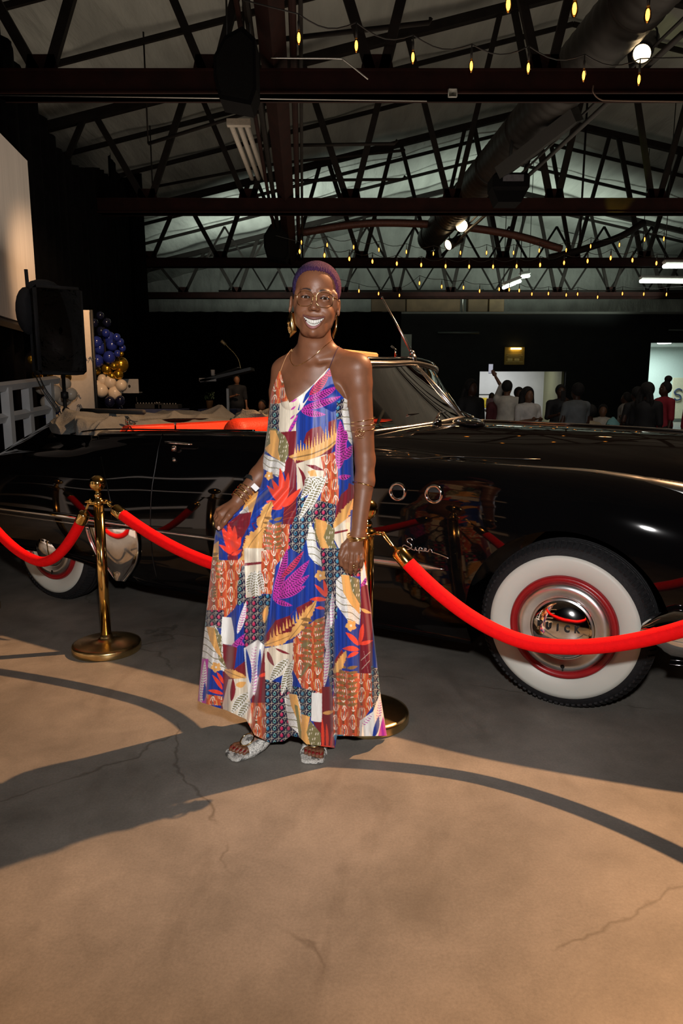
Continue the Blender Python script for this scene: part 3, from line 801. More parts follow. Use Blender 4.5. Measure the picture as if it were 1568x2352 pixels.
keys = {
 -1.92: [(-.93,.40),(-.50,.40),(-.42,.41),(-.40,.44),(-.40,.47),(-.42,.50),(-.45,.53),(-.50,.55),(-.55,.555),(-.60,.56),(-.66,.565),(-.78,.57),(-.93,.575)],
 -1.75: [(-.93,.34),(-.28,.34),(-.20,.36),(-.16,.43),(-.15,.50),(-.17,.56),(-.22,.61),(-.28,.63),(-.34,.635),(-.42,.65),(-.50,.68),(-.68,.72),(-.93,.73)],
 -1.45: [(-.93,.32),(-.12,.32),(-.05,.34),(-.02,.44),(-.01,.55),(-.03,.62),(-.08,.68),(-.15,.705),(-.24,.71),(-.32,.72),(-.42,.745),(-.62,.82),(-.93,.95)],
 -1.00: [(-.93,.32),(-.08,.32),(.00,.34),(.03,.45),(.04,.58),(.025,.72),(-.02,.80),(-.09,.845),(-.19,.86),(-.27,.875),(-.38,.915),(-.62,1.03),(-.93,1.155)],
 -0.50: [(-.93,.33),(-.06,.33),(.02,.345),(.045,.46),(.055,.60),(.04,.77),(.00,.89),(-.07,.945),(-.16,.96),(-.23,.99),(-.32,1.055),(-.56,1.15),(-.93,1.20)],
  0.00: [(-.93,.33),(-.06,.33),(.02,.345),(.05,.46),(.06,.60),(.045,.80),(.00,.93),(-.06,.985),(-.13,1.01),(-.18,1.045),(-.25,1.10),(-.50,1.17),(-.93,1.19)],
  0.40: [(-.93,.30),(-.06,.30),(.02,.32),(.05,.45),(.055,.60),(.035,.80),(-.01,.94),(-.05,1.01),(-.09,1.05),(-.12,1.085),(-.17,1.125),(-.45,1.165),(-.93,1.18)],
  0.90: [(-.93,.22),(-.08,.22),(-.01,.25),(.02,.42),(.03,.60),(.015,.80),(-.02,.95),(-.045,1.04),(-.065,1.08),(-.085,1.115),(-.12,1.142),(-.42,1.165),(-.93,1.17)],
  1.60: [(-.93,.22),(-.08,.22),(-.01,.25),(.015,.42),(.025,.60),(.02,.80),(-.01,.95),(-.04,1.05),(-.06,1.09),(-.08,1.13),(-.11,1.157),(-.40,1.175),(-.93,1.18)],
  2.15: [(-.93,.22),(-.08,.22),(-.01,.25),(.02,.42),(.03,.60),(.03,.82),(-.005,.97),(-.05,1.05),(-.10,1.085),(-.16,1.12),(-.24,1.155),(-.50,1.195),(-.93,1.215)],
  2.70: [(-.93,.22),(-.08,.22),(-.01,.25),(.02,.42),(.035,.60),(.035,.82),(.00,.98),(-.06,1.055),(-.17,1.05),(-.27,1.06),(-.40,1.13),(-.62,1.185),(-.93,1.205)],
  3.28: [(-.93,.24),(-.08,.24),(.00,.27),(.04,.42),(.055,.60),(.045,.82),(.00,.97),(-.09,1.045),(-.23,1.00),(-.33,1.00),(-.45,1.09),(-.65,1.165),(-.93,1.19)],
  3.75: [(-.93,.28),(-.10,.28),(-.02,.31),(.02,.42),(.035,.58),(.02,.78),(-.03,.92),(-.12,.99),(-.27,.93),(-.38,.93),(-.49,1.04),(-.68,1.13),(-.93,1.165)],
  4.10: [(-.93,.30),(-.16,.30),(-.10,.33),(-.07,.43),(-.05,.56),(-.06,.72),(-.10,.84),(-.18,.90),(-.30,.85),(-.41,.86),(-.52,.97),(-.70,1.06),(-.93,1.09)],
  4.32: [(-.93,.40),(-.30,.40),(-.24,.42),(-.21,.46),(-.20,.53),(-.21,.62),(-.24,.69),(-.30,.72),(-.38,.72),(-.46,.74),(-.56,.80),(-.72,.86),(-.93,.88)],
}
ku = np.array(sorted(keys)); K = np.array([keys[k] for k in ku])          # (nk,13,2)
def hermite(xs, ys, x):
    """monotone-ish cubic through ys (nk, ...)"""
    d = np.diff(ys, axis=0) / np.diff(xs).reshape(-1, *([1] * (ys.ndim - 1)))
    m = np.zeros_like(ys)
    m[1:-1] = np.where(d[1:] * d[:-1] > 0, 2 * d[1:] * d[:-1] / (d[1:] + d[:-1] + 1e-12), 0)
    m[0] = d[0]; m[-1] = d[-1]
    i = np.clip(np.searchsorted(xs, x) - 1, 0, len(xs) - 2)
    h = (xs[i + 1] - xs[i]); t = (x - xs[i]) / h
    return ((2 * t**3 - 3 * t**2 + 1) * ys[i] + (t**3 - 2 * t**2 + t) * h * m[i] + (-2 * t**3 + 3 * t**2) * ys[i + 1] + (t**3 - t**2) * h * m[i + 1])
def section(u, n=9):
    return catmull(hermite(ku, K, u), n)
us = np.concatenate([np.linspace(ku[0], -1.2, 26), np.linspace(-1.17, 3.9, 130), np.linspace(3.93, ku[-1], 16)])
rows = []
for u in us:
    s_ = section(u)
    full = np.vstack([s_, [(-1.86 - v, w) for v, w in s_[::-1][1:]]])[:-1]
    rows.append(np.hstack([np.full((len(full), 1), u), full]))
rows = np.array(rows); nu, nv = rows.shape[:2]
Vb = CC(rows.reshape(-1, 3))
Fb = [tuple(q) for q in grid_faces(nu, nv, wrap_v=True)]
Fb.append(tuple(range(nv))); Fb.append(tuple((nu - 1) * nv + k for k in range(nv))[::-1])
body = mk('body', Vb, Fb, M_paint, car, True, angle=50)
import bmesh
bm_ = bmesh.new(); bm_.from_mesh(body.data); bmesh.ops.recalc_face_normals(bm_, faces=bm_.faces); bm_.to_mesh(body.data); bm_.free()
# cutters: wheel wells and cockpit
cut = MB()
cut.lathe([(0.43, 0), (0.43, 0.5)], C(WB, -0.36, 0.37), Vv, 64)
cut.lathe([(0.42, 0), (0.42, 0.37)], C(0, -0.36, 0.37), Vv, 48)
cut.lathe([(0.43, 0), (0.43, 0.5)], C(WB, -2.0, 0.37), Vv, 48)
cut.lathe([(0.42, 0), (0.42, 0.4)], C(0, -1.87, 0.37), Vv, 48)
pl = []
for k in range(48):
    a = 2 * math.pi * k / 48
    cu, cv = math.cos(a), math.sin(a)
    pl.append((1.2 + 0.93 * np.sign(cu) * abs(cu) ** 0.28, 0.79 * np.sign(cv) * abs(cv) ** 0.3))
Vp = [C(a, -0.93 + b_, 0.5) for a, b_ in pl] + [C(a, -0.93 + b_, 1.6) for a, b_ in pl]
cut.add(Vp, [tuple(range(48)), tuple(range(48, 96))[::-1]] + [(i, i + 48, (i + 1) % 48 + 48, (i + 1) % 48) for i in range(48)])
co = cut.build('cutter', None, None, smooth=False)
bm_ = bmesh.new(); bm_.from_mesh(co.data); bmesh.ops.recalc_face_normals(bm_, faces=bm_.faces); bm_.to_mesh(co.data); bm_.free()
md = body.modifiers.new('b', 'BOOLEAN'); md.object = co; md.operation = 'DIFFERENCE'; md.solver = 'EXACT'
dg = bpy.context.evaluated_depsgraph_get()
nm = bpy.data.meshes.new_from_object(body.evaluated_get(dg))
body.modifiers.clear(); old = body.data; body.data = nm; nm.name = 'body'; bpy.data.meshes.remove(old)
bpy.data.objects.remove(co)
body.data.polygons.foreach_set('use_smooth', [True] * len(body.data.polygons))
body.data.set_sharp_from_angle(angle=math.radians(38))
body['label'] = 'glossy black body shell of the car'

def side_v(u, w):
    s_ = section(u, 12)
    k = np.argmax(s_[:, 1] >= w - 1e-6) if (s_[:, 1] >= w).any() else -1
    sd = s_[12 * 2: 12 * 9]
    return float(np.interp(w, np.maximum.accumulate(sd[:, 1]), sd[:, 0]))
def strip(uw, half, thick, n=8, taper=None, off=0.0):
    """rounded moulding lying on the side of the body"""
    P = catmull(uw, n); m = len(P)
    h = np.full(m, half) if np.isscalar(half) else np.interp(np.linspace(0, 1, m), np.linspace(0, 1, len(half)), half)
    V = []; k = 9
    for i, (u, w) in enumerate(P):
        for j in range(k):
            a = math.pi * j / (k - 1)
            ww = w - h[i] * math.cos(a)
            V.append(C(u, side_v(u, ww) + off - 0.004 + thick * math.sin(a) * min(1, h[i] / (half if np.isscalar(half) else max(half)) + .15), ww))
    F = [tuple(q) for q in grid_faces(m, k)] + [tuple(range(k)), tuple((m - 1) * k + j for j in range(k))[::-1]]
    return V, F
# side mouldings
MB().add(*strip([(-1.7, .60), (-1.2, .602), (-.6, .602), (0, .602), (.45, .598), (.80, .588)], [.006, .02, .022, .022, .022, .016], .02)).build('rear_spear_moulding', M_chrome, car)
MB().add(*strip([(-1.5, .565), (-.8, .565), (-.2, .562), (.42, .56)], .005, .008)).build('rear_spear_moulding', M_chrome, car)
MB().add(*strip([(.84, .575), (1.3, .571), (1.8, .57), (2.3, .568), (2.6, .568), (2.77, .569)], [.012, .014, .018, .028, .030, .002], .024)).build('door_spear_moulding', M_chrome_s, car)
# gravel guard ahead of the rear wheel
gu = []
P = [(.44, .555), (.47, .45), (.53, .34), (.62, .24)], [(.84, .57), (.845, .47), (.81, .36), (.70, .235)]
A_ = catmull(P[0], 8); B_ = catmull(P[1], 8)
V = []; nC = 16
for a, b_ in zip(A_, B_):
    for j in range(nC):
        t = j / (nC - 1); u = a[0] + (b_[0] - a[0]) * t; w = a[1] + (b_[1] - a[1]) * t
        V.append(C(u, side_v(u, max(w, .3)) + .004 + .035 * math.sin(math.pi * t) ** .6, w))
F = [tuple(q) for q in grid_faces(len(A_), nC)]
mk('gravel_guard', V, F, M_chrome, car)
mk('gravel_guard_rim', *(lambda m_: (m_.V, m_.F))(MB().tube([C(u, side_v(u, max(w, .3)) + .012, w) for u, w in list(A_) + list(B_[::-1])], .007, 6, closed=True)), M_chrome, car)
# rocker moulding and door seams
def seam(uw):
    return MB().tube([C(u, side_v(u, w) + 0.0, w) for u, w in catmull(uw, 6)], 0.0035, 5)
M_seam = mat('seam_edge', (0.0, 0.0, 0.0), 0.35, noise=.1)
seam([(.955, 1.13), (.96, 1.0), (.952, .8), (.945, .6), (.94, .4), (.95, .27)]).build('door_seam', M_seam, car)
seam([(2.05, 1.10), (2.05, .8), (2.04, .5), (2.03, .27)]).build('door_seam', M_seam, car)
seam([(2.14, 1.07), (2.6, 1.06), (3.1, 1.06)]).build('hood_seam', M_seam, car)
seam([(.5, .98), (.58, .85), (.63, .72), (.64, .62)]).build('fender_seam', M_seam, car)
# door handle
dh = MB(); dh.tube([C(u, side_v(1.1, 1.075) + o, w) for u, o, w in [(1.03, .0, 1.085), (1.045, .035, 1.088), (1.10, .045, 1.088), (1.2, .04, 1.084), (1.235, .03, 1.081)]], [.008, .011, .012, .010, .004], 8, flat=.7)
dh.lathe([(.001, .03), (.016, .026), (.02, 0)], C(1.1, side_v(1.1, 1.04) + 0, 1.055), Vv, 14)
dh.build('door_handle', M_chrome, car)
MB().lathe([(.001, .014), (.012, .012), (.014, 0)], C(1.10, side_v(1.1, .995), .99), Vv, 14).build('door_lock', M_chrome, car)
# portholes
for u, w in ((2.345, .912), (2.526, .909), (2.707, .910)):
    v_ = side_v(u, w)
    r_ = MB().lathe([(.026, -.012), (.030, .006), (.036, .013), (.042, .012), (.046, .004), (.047, -.01)], C(u, v_, w), Vv, 28, caps=False).build('porthole', M_chrome, car)
    MB().lathe([(.001, -.002), (.029, -.002), (.03, -.006)], C(u, v_, w), Vv, 20).build('porthole_well', M_dark, r_)
# chrome script
sc_pts = [[(.055, .062), (.045, .072), (.028, .066), (.03, .052), (.046, .044), (.05, .030), (.034, .018), (.014, .018), (.004, .026), (.012, .036), (.03, .03), (.052, .02), (.066, .018), (.07, .032), (.074, .019), (.084, .018), (.09, .032), (.088, .006), (.09, .032), (.102, .03), (.102, .020), (.094, .02), (.11, .018), (.124, .03), (.116, .032), (.114, .022), (.124, .018), (.134, .02), (.14, .03), (.15, .028), (.154, .018), (.165, .016), (.2, .008), (.235, -.002)]]
def scr(P, u0, w0, sc, r, mm, name, par):
    m_ = MB()
    for l in P:
        q = catmull(l, 5); m_.tube([C(u0 + a * sc, side_v(u0 + a * sc, w0 + b_ * sc) + .008, w0 + b_ * sc) for a, b_ in q], r, 6)
    return m_.build(name, mm, par)
scr(sc_pts, 2.560, .628, 1.0, .0036, M_chrome_s, 'script_emblem', car)['label'] = 'chrome cursive script emblem on the front fender'

# windscreen: two panes in V with centre bar
Tn, Tc, Tf = C(2.06, -.36, 1.50), C(2.185, -.93, 1.538), C(2.06, -1.56, 1.50)
Bn, Bc, Bf = C(2.20, -.22, 1.16), C(2.49, -.93, 1.225), C(2.20, -1.64, 1.16)
def pane(T0, T1, B0, B1, name):
    V = []; n = 10
    for i in range(n):
        for j in range(n):
            s, t = i / (n - 1), j / (n - 1)
            top = T0 * (1 - s) + T1 * s; bot = B0 * (1 - s) + B1 * s
            V.append(top * (1 - t) + bot * t + U * 0.05 * math.sin(math.pi * s) )
    V2 = [p - U * 0.005 for p in V]
    F = [tuple(q) for q in grid_faces(n, n)]; F2 = [tuple(k + n * n for k in q[::-1]) for q in F]
    mk(name, V + V2, F + F2, M_glass, car)
pane(Tn, Tc, Bn, Bc, 'windscreen_pane'); pane(Tc, Tf, Bc, Bf, 'windscreen_pane')
def arc(a, b_, n=8, k=0.05): return [a * (1 - s) + b_ * s + U * k * math.sin(math.pi * s) for s in np.linspace(0, 1, n)]
hd = catmull([Bn, Bn * .5 + Tn * .5 + U * .01 + Vv * .01, Tn + Vv * .0 - np.array([0, 0, .03]), Tn * .9 + Tc * .1 + U * .02 + [0, 0, .012], Tn * .5 + Tc * .5 + U * .05 + [0, 0, .006], Tc, Tf * .5 + Tc * .5 + U * .05 + [0, 0, .006], Tf * .9 + Tc * .1 + U * .02 + [0, 0, .012], Tf - np.array([0, 0, .03]), Bf * .5 + Tf * .5 + U * .01, Bf], 8)
MB().tube(hd, .016, 8).build('windscreen_frame', M_chrome_s, car)
MB().tube([p + [0, 0, .022] - U * .02 for p in hd[14:-14]], .018, 8).build('header_rail', M_chrome, car)
MB().tube([p - [0, 0, .03] for p in hd[16:-16]], .007, 6).build('header_gasket', M_dark, car)
MB().tube([Tc - [0, 0, .01], (Tc + Bc) / 2 + U * .004, Bc], .014, 8).build('centre_bar', M_chrome_s, car)
MB().tube([Tc - U * .03 - Vv * -.03, (Tc + Bc) / 2 - U * .03 + Vv * .03, Bc - U * .04 + Vv * .03], .009, 6).build('centre_gasket', M_chrome_s, car)
MB().tube(arc(Bn, Bc, 10) + arc(Bc, Bf, 10)[1:], .013, 8).build('windscreen_sill', M_chrome_s, car)
# cowl vent bulge
MB().sphere(C(2.50, -.93, 1.20), (.10, .38, .03), 24, 10).build('cowl_cover', M_paint, car)
# wipers
for s in (1, -1):
    b0 = C(2.45, -.93 + s * .28, 1.20)
    w_ = MB(); w_.lathe([(.022, 0), (.02, .02), (.008, .03)], b0, (0, 0, 1), 12)
    w_.tube([b0 + [0, 0, .02], b0 - U * .03 - Vv * s * .10 + [0, 0, .055], b0 - U * .02 - Vv * s * .22 + [0, 0, .06]], [.008, .006, .004], 6)
    w_.tube([b0 - U * .12 + Vv * s * .14 + [0, 0, .05], b0 - U * .02 - Vv * s * .24 + [0, 0, .062]], .005, 5)
    w_.build('wiper', M_chrome, car)
# antenna at the head of the windscreen
an = MB(); an.lathe([(.024, 0), (.024, .03), (.014, .05)], C(2.17, -.93, 1.545), (0, 0, 1), 14)
an.sphere(C(2.165, -.93, 1.60), .017, 10, 8)
an.tube([C(2.165, -.93, 1.60), C(2.06, -.93, 1.775), C(1.963, -.93, 1.93)], [.009, .006, .005], 6)
an.build('antenna', M_chrome_s, car)
MB().sphere(C(1.963, -.93, 1.93), .008, 8, 6).build('antenna_tip', M_chrome, car)
# sun visor and mirror
MB().bbox(C(2.05, -.50, 1.555), (.02, .40, .075), .009, R=np.stack([U, -Vv, [0, 0, 1]], 1)).build('sun_visor', mat('visor_tan', (.5, .33, .13), .7, noise=.1), car, smooth=False)
MB().sphere(C(2.02, -.93, 1.45), (.03, .09, .035), 16, 10).build('rear_mirror', M_dark, car)
MB().tube([C(2.12, -.80, 1.57), C(2.12, -.80, 1.61), C(2.09, -.80, 1.635)], .008, 6).build('header_latch', M_chrome, car)
# cockpit: seats, steering wheel, dash
Rc = np.stack([U, -Vv, [0, 0, 1]], 1)
def cushion(name, c, size, m, bev=.05, label=None):
    o = MB().bbox(c, size, bev, R=Rc).build(name, m, car)
    sub = o.modifiers.new('s', 'SUBSURF'); sub.levels = 2; sub.render_levels = 2
    if label: o['label'] = label
    return o
fs_ = Field(C(1.36, -.93, .9) - 1.1, C(1.36, -.93, .9) + 1.1, .014)
fs_.cap(C(1.32, -.33, 1.135), .085, C(1.32, -1.53, 1.135), .085, .04); fs_.cap(C(1.32, -.93, 1.15), .085, C(1.32, -1.2, 1.15), .08, .06)
fs_.cap(C(1.38, -.33, .92), .10, C(1.38, -1.53, .92), .10, .12); fs_.cap(C(1.42, -.33, .74), .11, C(1.42, -1.53, .74), .11, .12)
Vs_, Qs_ = fs_.mesh(); mk('front_seat', Vs_, Qs_, M_redlea, car)['label'] = 'red leather front bench backrest'
cushion('front_seat_cushion', C(1.62, -.93, .70), (.5, 1.5, .16), M_redlea, .06)
cushion('rear_seat', C(.50, -.93, .88), (.2, 1.5, .56), M_redlea, .07, 'red leather rear seat backrest')
cushion('rear_seat_cushion', C(.75, -.93, .68), (.45, 1.45, .14), M_redlea, .05)
cushion('door_trim', C(1.15, -1.69, 1.03), (1.7, .05, .30), M_redlea, .02, 'red padded trim inside the far door')
cushion('dashboard', C(2.10, -.93, 1.10), (.14, 1.45, .16), M_paint, .04)
MB().tube([C(1.83 + .05 * math.sin(a), -1.32 + .2 * math.cos(a), 1.12 + .2 * math.sin(a)) for a in np.linspace(0, 2 * math.pi, 28)[:-1]], .012, 6, closed=True).build('steering_wheel', M_dark, car)
MB().tube([C(1.83, -1.32, 1.12), C(2.1, -1.32, 1.0)], .02, 8).build('steering_column', M_dark, car)
# folded canvas hood: lumpy cloth pile across the back of the cockpit
def fold_cloth(name, u0, u1, v0, v1, top, base_w, seed, m, label, peaks=()):
    nu_, nv_ = 90, 120; r2 = np.random.default_rng(seed); V = []
    ph = r2.uniform(0, 6, 8)
    for i in range(nu_):
        s = i / (nu_ - 1)
        for j in range(nv_):
            t = j / (nv_ - 1)
            v = v0 + (v1 - v0) * t; ul = u0 + (.52 * max(0, 1 - abs(v - v0) / .42) ** 1.6 if peaks else 0); u = ul + (u1 - ul) * s
            e = min(1, (math.sin(math.pi * s) * 1.5)) ** .5 * min(1, math.sin(math.pi * t) * 5) ** .45
            rid = .014 * math.sin(12 * s + 3.2 * math.sin(5 * t + ph[0])) + .030 * (1 - abs(math.sin(10 * t + 5 * s + ph[1] + 2 * math.sin(7 * s)))) ** 2 + .022 * (1 - abs(math.sin(9 * s - 6 * t + ph[5]))) ** 3 - .02
            w = base_w + (top - base_w) * e + rid * e
            for pu, pv, ph_, pr in peaks:
                dd = math.hypot(u - pu, (v - pv) * .7) / pr
                if dd < 1: w += ph_ * (1 - dd)
            V.append(C(u + .02 * math.sin(11 * t + ph[3]), v + .02 * math.sin(13 * s + ph[4]), w))
    nb = len(V); V += [C(u0 + (u1 - u0) * i, v0 + (v1 - v0) * j, base_w - .08) for i in (0, 1) for j in (0, 1)]
    o = mk(name, V, [tuple(q) for q in grid_faces(nu_, nv_)], m, car); o['label'] = label; return o
fold_cloth('folded_top', -.50, .36, -.13, -1.73, 1.205, 1.10, 3, M_cloth, 'folded grey canvas convertible top piled behind the seats', [(-.30, -.45, .05, .2), (-.46, -.5, .05, .14), (.10, -1.62, .07, .17)])
fold_cloth('folded_top_roll', .30, .98, -1.50, -1.80, 1.215, 1.14, 5, mat('cream_canvas', (.17, .155, .12), .85, noise=.12, nscale=14, bump=.3, bscale=80), 'paler canvas edge along the far side of the cockpit')
MB().tube(catmull([C(-.02, -.16, 1.085), (C(.4, -.115, 1.14)), C(.95, -.112, 1.153), C(1.6, -.12, 1.165)], 8), .005, 6).build('belt_moulding', M_paint, car)
MB().bbox(C(.33, -.42, 1.18), (.03, .03, .05), .008, R=Rc).bbox(C(.345, -.45, 1.165), (.05, .02, .015), .005, R=Rc).build('top_hinge', M_chrome, car)
MB().tube([C(-.5, -.75, 1.235), C(.35, -.55, 1.238)], .018, 8).build('top_bow', M_dark, car)
MB().lathe([(.006, 0), (.004, .03), (.009, .035), (.001, .045)], C(1.02, -.13, 1.153), (0, 0, 1), 10).build('door_lock_button', M_chrome, car)

# fender-top trim running into the headlight
def top_v(u):  # crest position
    p = hermite(ku, K, u)[7]; return p
V = []; kk = 12; Ps = np.linspace(2.2, 4.02, 70)
for u in Ps:
    p = top_v(u)
    r_ = float(np.interp(u, [2.2, 2.9, 3.3, 3.54, 3.6, 3.72, 3.85, 4.02], [.004, .012, .026, .038, .044, .058, .074, .088]))
    if 3.56 < u < 3.58: r_ *= .9
    for j in range(kk):
        a = 2 * math.pi * j / kk
        V.append(C(u, p[0] - .012 * min(1, r_ / .03) + r_ * math.cos(a) * 1.1, p[1] - .004 - r_ * .4 + r_ * .75 * math.sin(a)))
mk('fender_top_trim', V, grid_faces(len(Ps), kk, wrap_v=True, flip=True), mat('chrome_soft', (.72, .72, .71), .16, 1.0, noise=.05), car)
for k in range(7):
    u = 3.615 + .016 * k; p = top_v(u); r_ = float(np.interp(u, [3.6, 3.72], [.034, .043]))
    MB().tube([C(u, p[0] - .012 + r_ * math.cos(a) * 1.12, p[1] - .004 - r_ * .4 + r_ * .8 * math.sin(a)) for a in np.linspace(.1, math.pi - .1, 9)], .0035, 5).build('trim_rib', M_chrome, car)
for s in (0, 1):
    vv = -.20 if s == 0 else -1.66
    h_ = MB().lathe([(.001, .07), (.06, .06), (.095, .03), (.105, 0), (.115, -.01), (.12, -.06), (.11, -.1)], C(4.08, vv, .80), U, 28).build('headlight', M_chrome, car)
# hood centre moulding and hood ornament
hm = [C(u, -.93, section(u)[-1][1] + .004) for u in np.linspace(2.6, 4.2, 30)]
MB().tube(hm, .008, 6).build('hood_moulding', M_chrome, car)
MB().tube([C(3.75, -.93, 1.17), C(3.95, -.93, 1.17), C(4.12, -.93, 1.15)], [.01, .03, .01], 10).build('hood_ornament', M_chrome, car)
# bumpers
def bumper(pts, name, hgt, out, lab):
    P = catmull(pts, 10); V = []; k = 14
    T = np.gradient(P, axis=0); T /= np.linalg.norm(T, axis=1)[:, None]
    for i, (u, v) in enumerate(P):
        n = np.array([T[i][1], -T[i][0]])
        sgn = 1 if (n @ np.array([u - 1.6, v + .93])) > 0 else -1
        n = n * sgn
        e = min(1, math.sin(math.pi * i / (len(P) - 1)) * 7 + .03) ** .5
        for j in range(k):
            a = 2 * math.pi * j / k
            V.append(C(u + n[0] * out * math.cos(a), v + n[1] * out * math.cos(a), .445 + hgt * e * math.sin(a)))
    o = mk(name, V, [tuple(q) for q in grid_faces(len(P), k, wrap_v=True)], M_chrome, car); o['label'] = lab
bumper([(3.62, .055), (3.9, .06), (4.2, -.02), (4.42, -.25), (4.5, -.6), (4.52, -.93), (4.5, -1.26), (4.42, -1.6), (4.2, -1.84), (3.62, -1.9)], 'front_bumper', .095, .045, 'wide chrome front bumper wrapping round the fender')
bumper([(-1.35, .07), (-1.7, .06), (-1.95, -.12), (-2.08, -.5), (-2.1, -.93), (-2.08, -1.36), (-1.95, -1.74), (-1.7, -1.9), (-1.35, -1.9)], 'rear_bumper', .09, .045, 'chrome rear bumper')
MB().bbox(C(3.7, -.02, .42), (.2, .05, .03), .01, R=Rc).build('bumper_bracket', M_chrome, car)
for k in range(9):
    MB().tube([C(4.36 + .04, -.6 - .08 * k, .52), C(4.38, -.6 - .08 * k, .66), C(4.30, -.6 - .08 * k, .76)], .018, 8).build('grille_bar', M_chrome, car)
MB().sphere(C(-.66, .02, .22), (.05, .05, .03), 14, 8).build('exhaust_tip', M_chrome_s, car)
MB().bbox(C(1.3, -.93, .25), (4.6, 1.3, .16), .04, R=Rc).build('underbody', M_dark, car, smooth=False)

# wheels
def wheel(u, v, label, yaw=0.0, det=True):
    c = C(u, v, .37)
    prof = [(.225, -.16), (.29, -.185), (.345, -.175), (.366, -.15), (.37, -.10), (.368, -.05), (.352, -.018), (.335, -.004), (.31, .004), (.27, .002), (.235, -.012), (.226, -.02)]
    w = MB().lathe(prof, c, Vv, 72, caps=False).build('wheel', M_rubber, car); w['label'] = label
    if det:
        tb = MB()
        for k in range(90):
            a = 2 * math.pi * k / 90
            e = U * math.cos(a) + np.array([0, 0, 1.0]) * math.sin(a); t_ = -U * math.sin(a) + np.array([0, 0, 1.0]) * math.cos(a)
            p = c + e * .3575 + Vv * -.03
            R = np.stack([t_, Vv * .85 + e * -.5, e * .85 + Vv * .5], 1)
            tb.box(p, (.014, .045, .012), R=R)
        for dv in (-.07, -.10, -.13):
            tb.lathe([(.369, dv), (.3735, dv + .003), (.3735, dv + .017), (.369, dv + .02)], c, Vv, 72, caps=False)
        o = tb.build('tread', M_rubber, w, smooth=False); o['kind'] = 'stuff'
    MB().lathe([(.226, -.012), (.24, -.002), (.27, .006), (.298, .007), (.316, .003), (.3175, -.006)], c, Vv, 96, caps=False).build('whitewall', M_ww, w)
    MB().lathe([(.198, -.004), (.204, .006), (.214, .012), (.224, .008), (.229, -.004), (.229, -.02)], c, Vv, 72, caps=False).build('red_rim_ring', M_redrim, w)
    hc = [(.001, .062), (.04, .060), (.08, .052), (.112, .038), (.126, .026), (.131, .014), (.136, .008), (.15, .012), (.17, .017), (.185, .014), (.196, .004), (.2, -.006)]
    hc = [tuple(p) for p in catmull(hc, 4)]
    MB().lathe([p for p in hc if p[0] < .137], c, Vv, 72, caps=False).build('hubcap', M_chrome, w)
    MB().lathe([p for p in hc if p[0] > .130], c, Vv, 72, caps=False).build('trim_disc', M_disc, w)
    MB().lathe([(.001, .004), (.006, .004), (.009, .0)], c - np.array([0, 0, .167]) + Vv * .017 + U * .012, Vv, 12).build('valve_hole', M_dark, w)
    MB().tube([c - np.array([0, 0, .167]) + Vv * .017 + U * .012, c - np.array([0, 0, .185]) + Vv * .024 + U * .015], .003, 6).build('valve', M_dark, w)
    if det and u > 1:
        lt = MB()
        for ch, du in zip('BUICK', (-.078, -.039, 0, .039, .078)):
            V_, F_ = text_mesh(ch, .040, .003, 0.0018)
            ang = du / .125
            V_ = V_.copy(); V_[:, 0] *= 0.8
            hz = -.012 - (du / .1) ** 2 * -.002
            off = float(np.interp(abs(du), [0, .04, .08, .112], [.0625, .0605, .0525, .0385])) + .001
            eu_ = U * math.cos(ang * .62) - Vv * math.sin(ang * .62)
            lt.add(place(V_, c + U * (du - .008) + Vv * off + np.array([0, 0, hz + .03]) + Vv * .003, eu_, (0, 0, 1)), F_)
        lt.build('hubcap_lettering', M_dark, w, smooth=False)['label'] = 'spaced black capital letters across the hubcap'
    return w
# the wheel is a part; its pieces are sub-parts
wheel(WB, -.0, 'front near wheel with wide whitewall, red rim ring and chrome hubcap')
wheel(0.0, -.012, 'rear near wheel half hidden by the rear fender', det=True)
wheel(WB, -1.70, 'front far wheel', det=False)
wheel(0.0, -1.70, 'rear far wheel', det=False)
# ================================================================ STANCHIONS AND ROPES
M_brass = mat('polished_brass', (0.75, 0.49, 0.16), 0.12, 1.0, noise=0.06, nscale=9)
M_brass_s = mat('brushed_brass', (0.62, 0.45, 0.20), 0.26, 1.0, noise=0.1, nscale=40)
M_velvet = mat('red_velvet', (0.82, 0.0025, 0.004), 0.8, sheen=0.0, spec=.15, noise=0.07, nscale=50, bump=0.12, bscale=220)
def stanchion(p, label):
    x, y, _ = p
    t = thing('stanchion', label, 'stanchion', (x, y, 0), 'brass rope stanchions')
    MB().lathe([(.176, 0.0), (.180, .006), (.180, .034), (.176, .042), (.160, .047), (.09, .056), (.045, .064), (.034, .075), (.03, .09)], (x, y, 0), seg=64).build('base', M_brass_s, t)
    MB().lathe([(.0265, .07), (.0265, .80)], (x, y, 0), seg=32).build('pole', M_brass, t)
    MB().lathe([(.030, .795), (.034, .800), (.034, .812), (.028, .818), (.022, .824), (.016, .835), (.02, .842), (.018, .85), (.012, .858), (.014, .866)], (x, y, 0), seg=32).build('neck', M_brass, t)
    MB().sphere((x, y, .904), (.041, .041, .042), 32, 20).build('ball_finial', M_brass, t)
    for k in range(4):
        a = math.radians(45 * 0 + 90 * k - 12)
        cx_, cy_ = x + .052 * math.cos(a), y + .052 * math.sin(a)
        MB().tube([(cx_ + .022 * math.cos(b_), cy_ + .022 * math.sin(b_), .806) for b_ in np.linspace(0, 2 * math.pi, 15)[:-1]], .004, 6, closed=True).build('ring', M_brass, t)
sR = ground(841, 1652); sL = ground(246, 1492)
stanchion(sL, 'gold rope stanchion standing free at left before the rear wheel')
stanchion(sR, 'gold rope stanchion mostly hidden behind the woman in the print dress')
sRR = np.array([1.55, 2.10, 0]); sLL = sL + (sL - sR) * 0.80 + [0, .02, 0]
stanchion(sRR, 'gold rope stanchion beyond the right edge holding the rope over the front wheel')
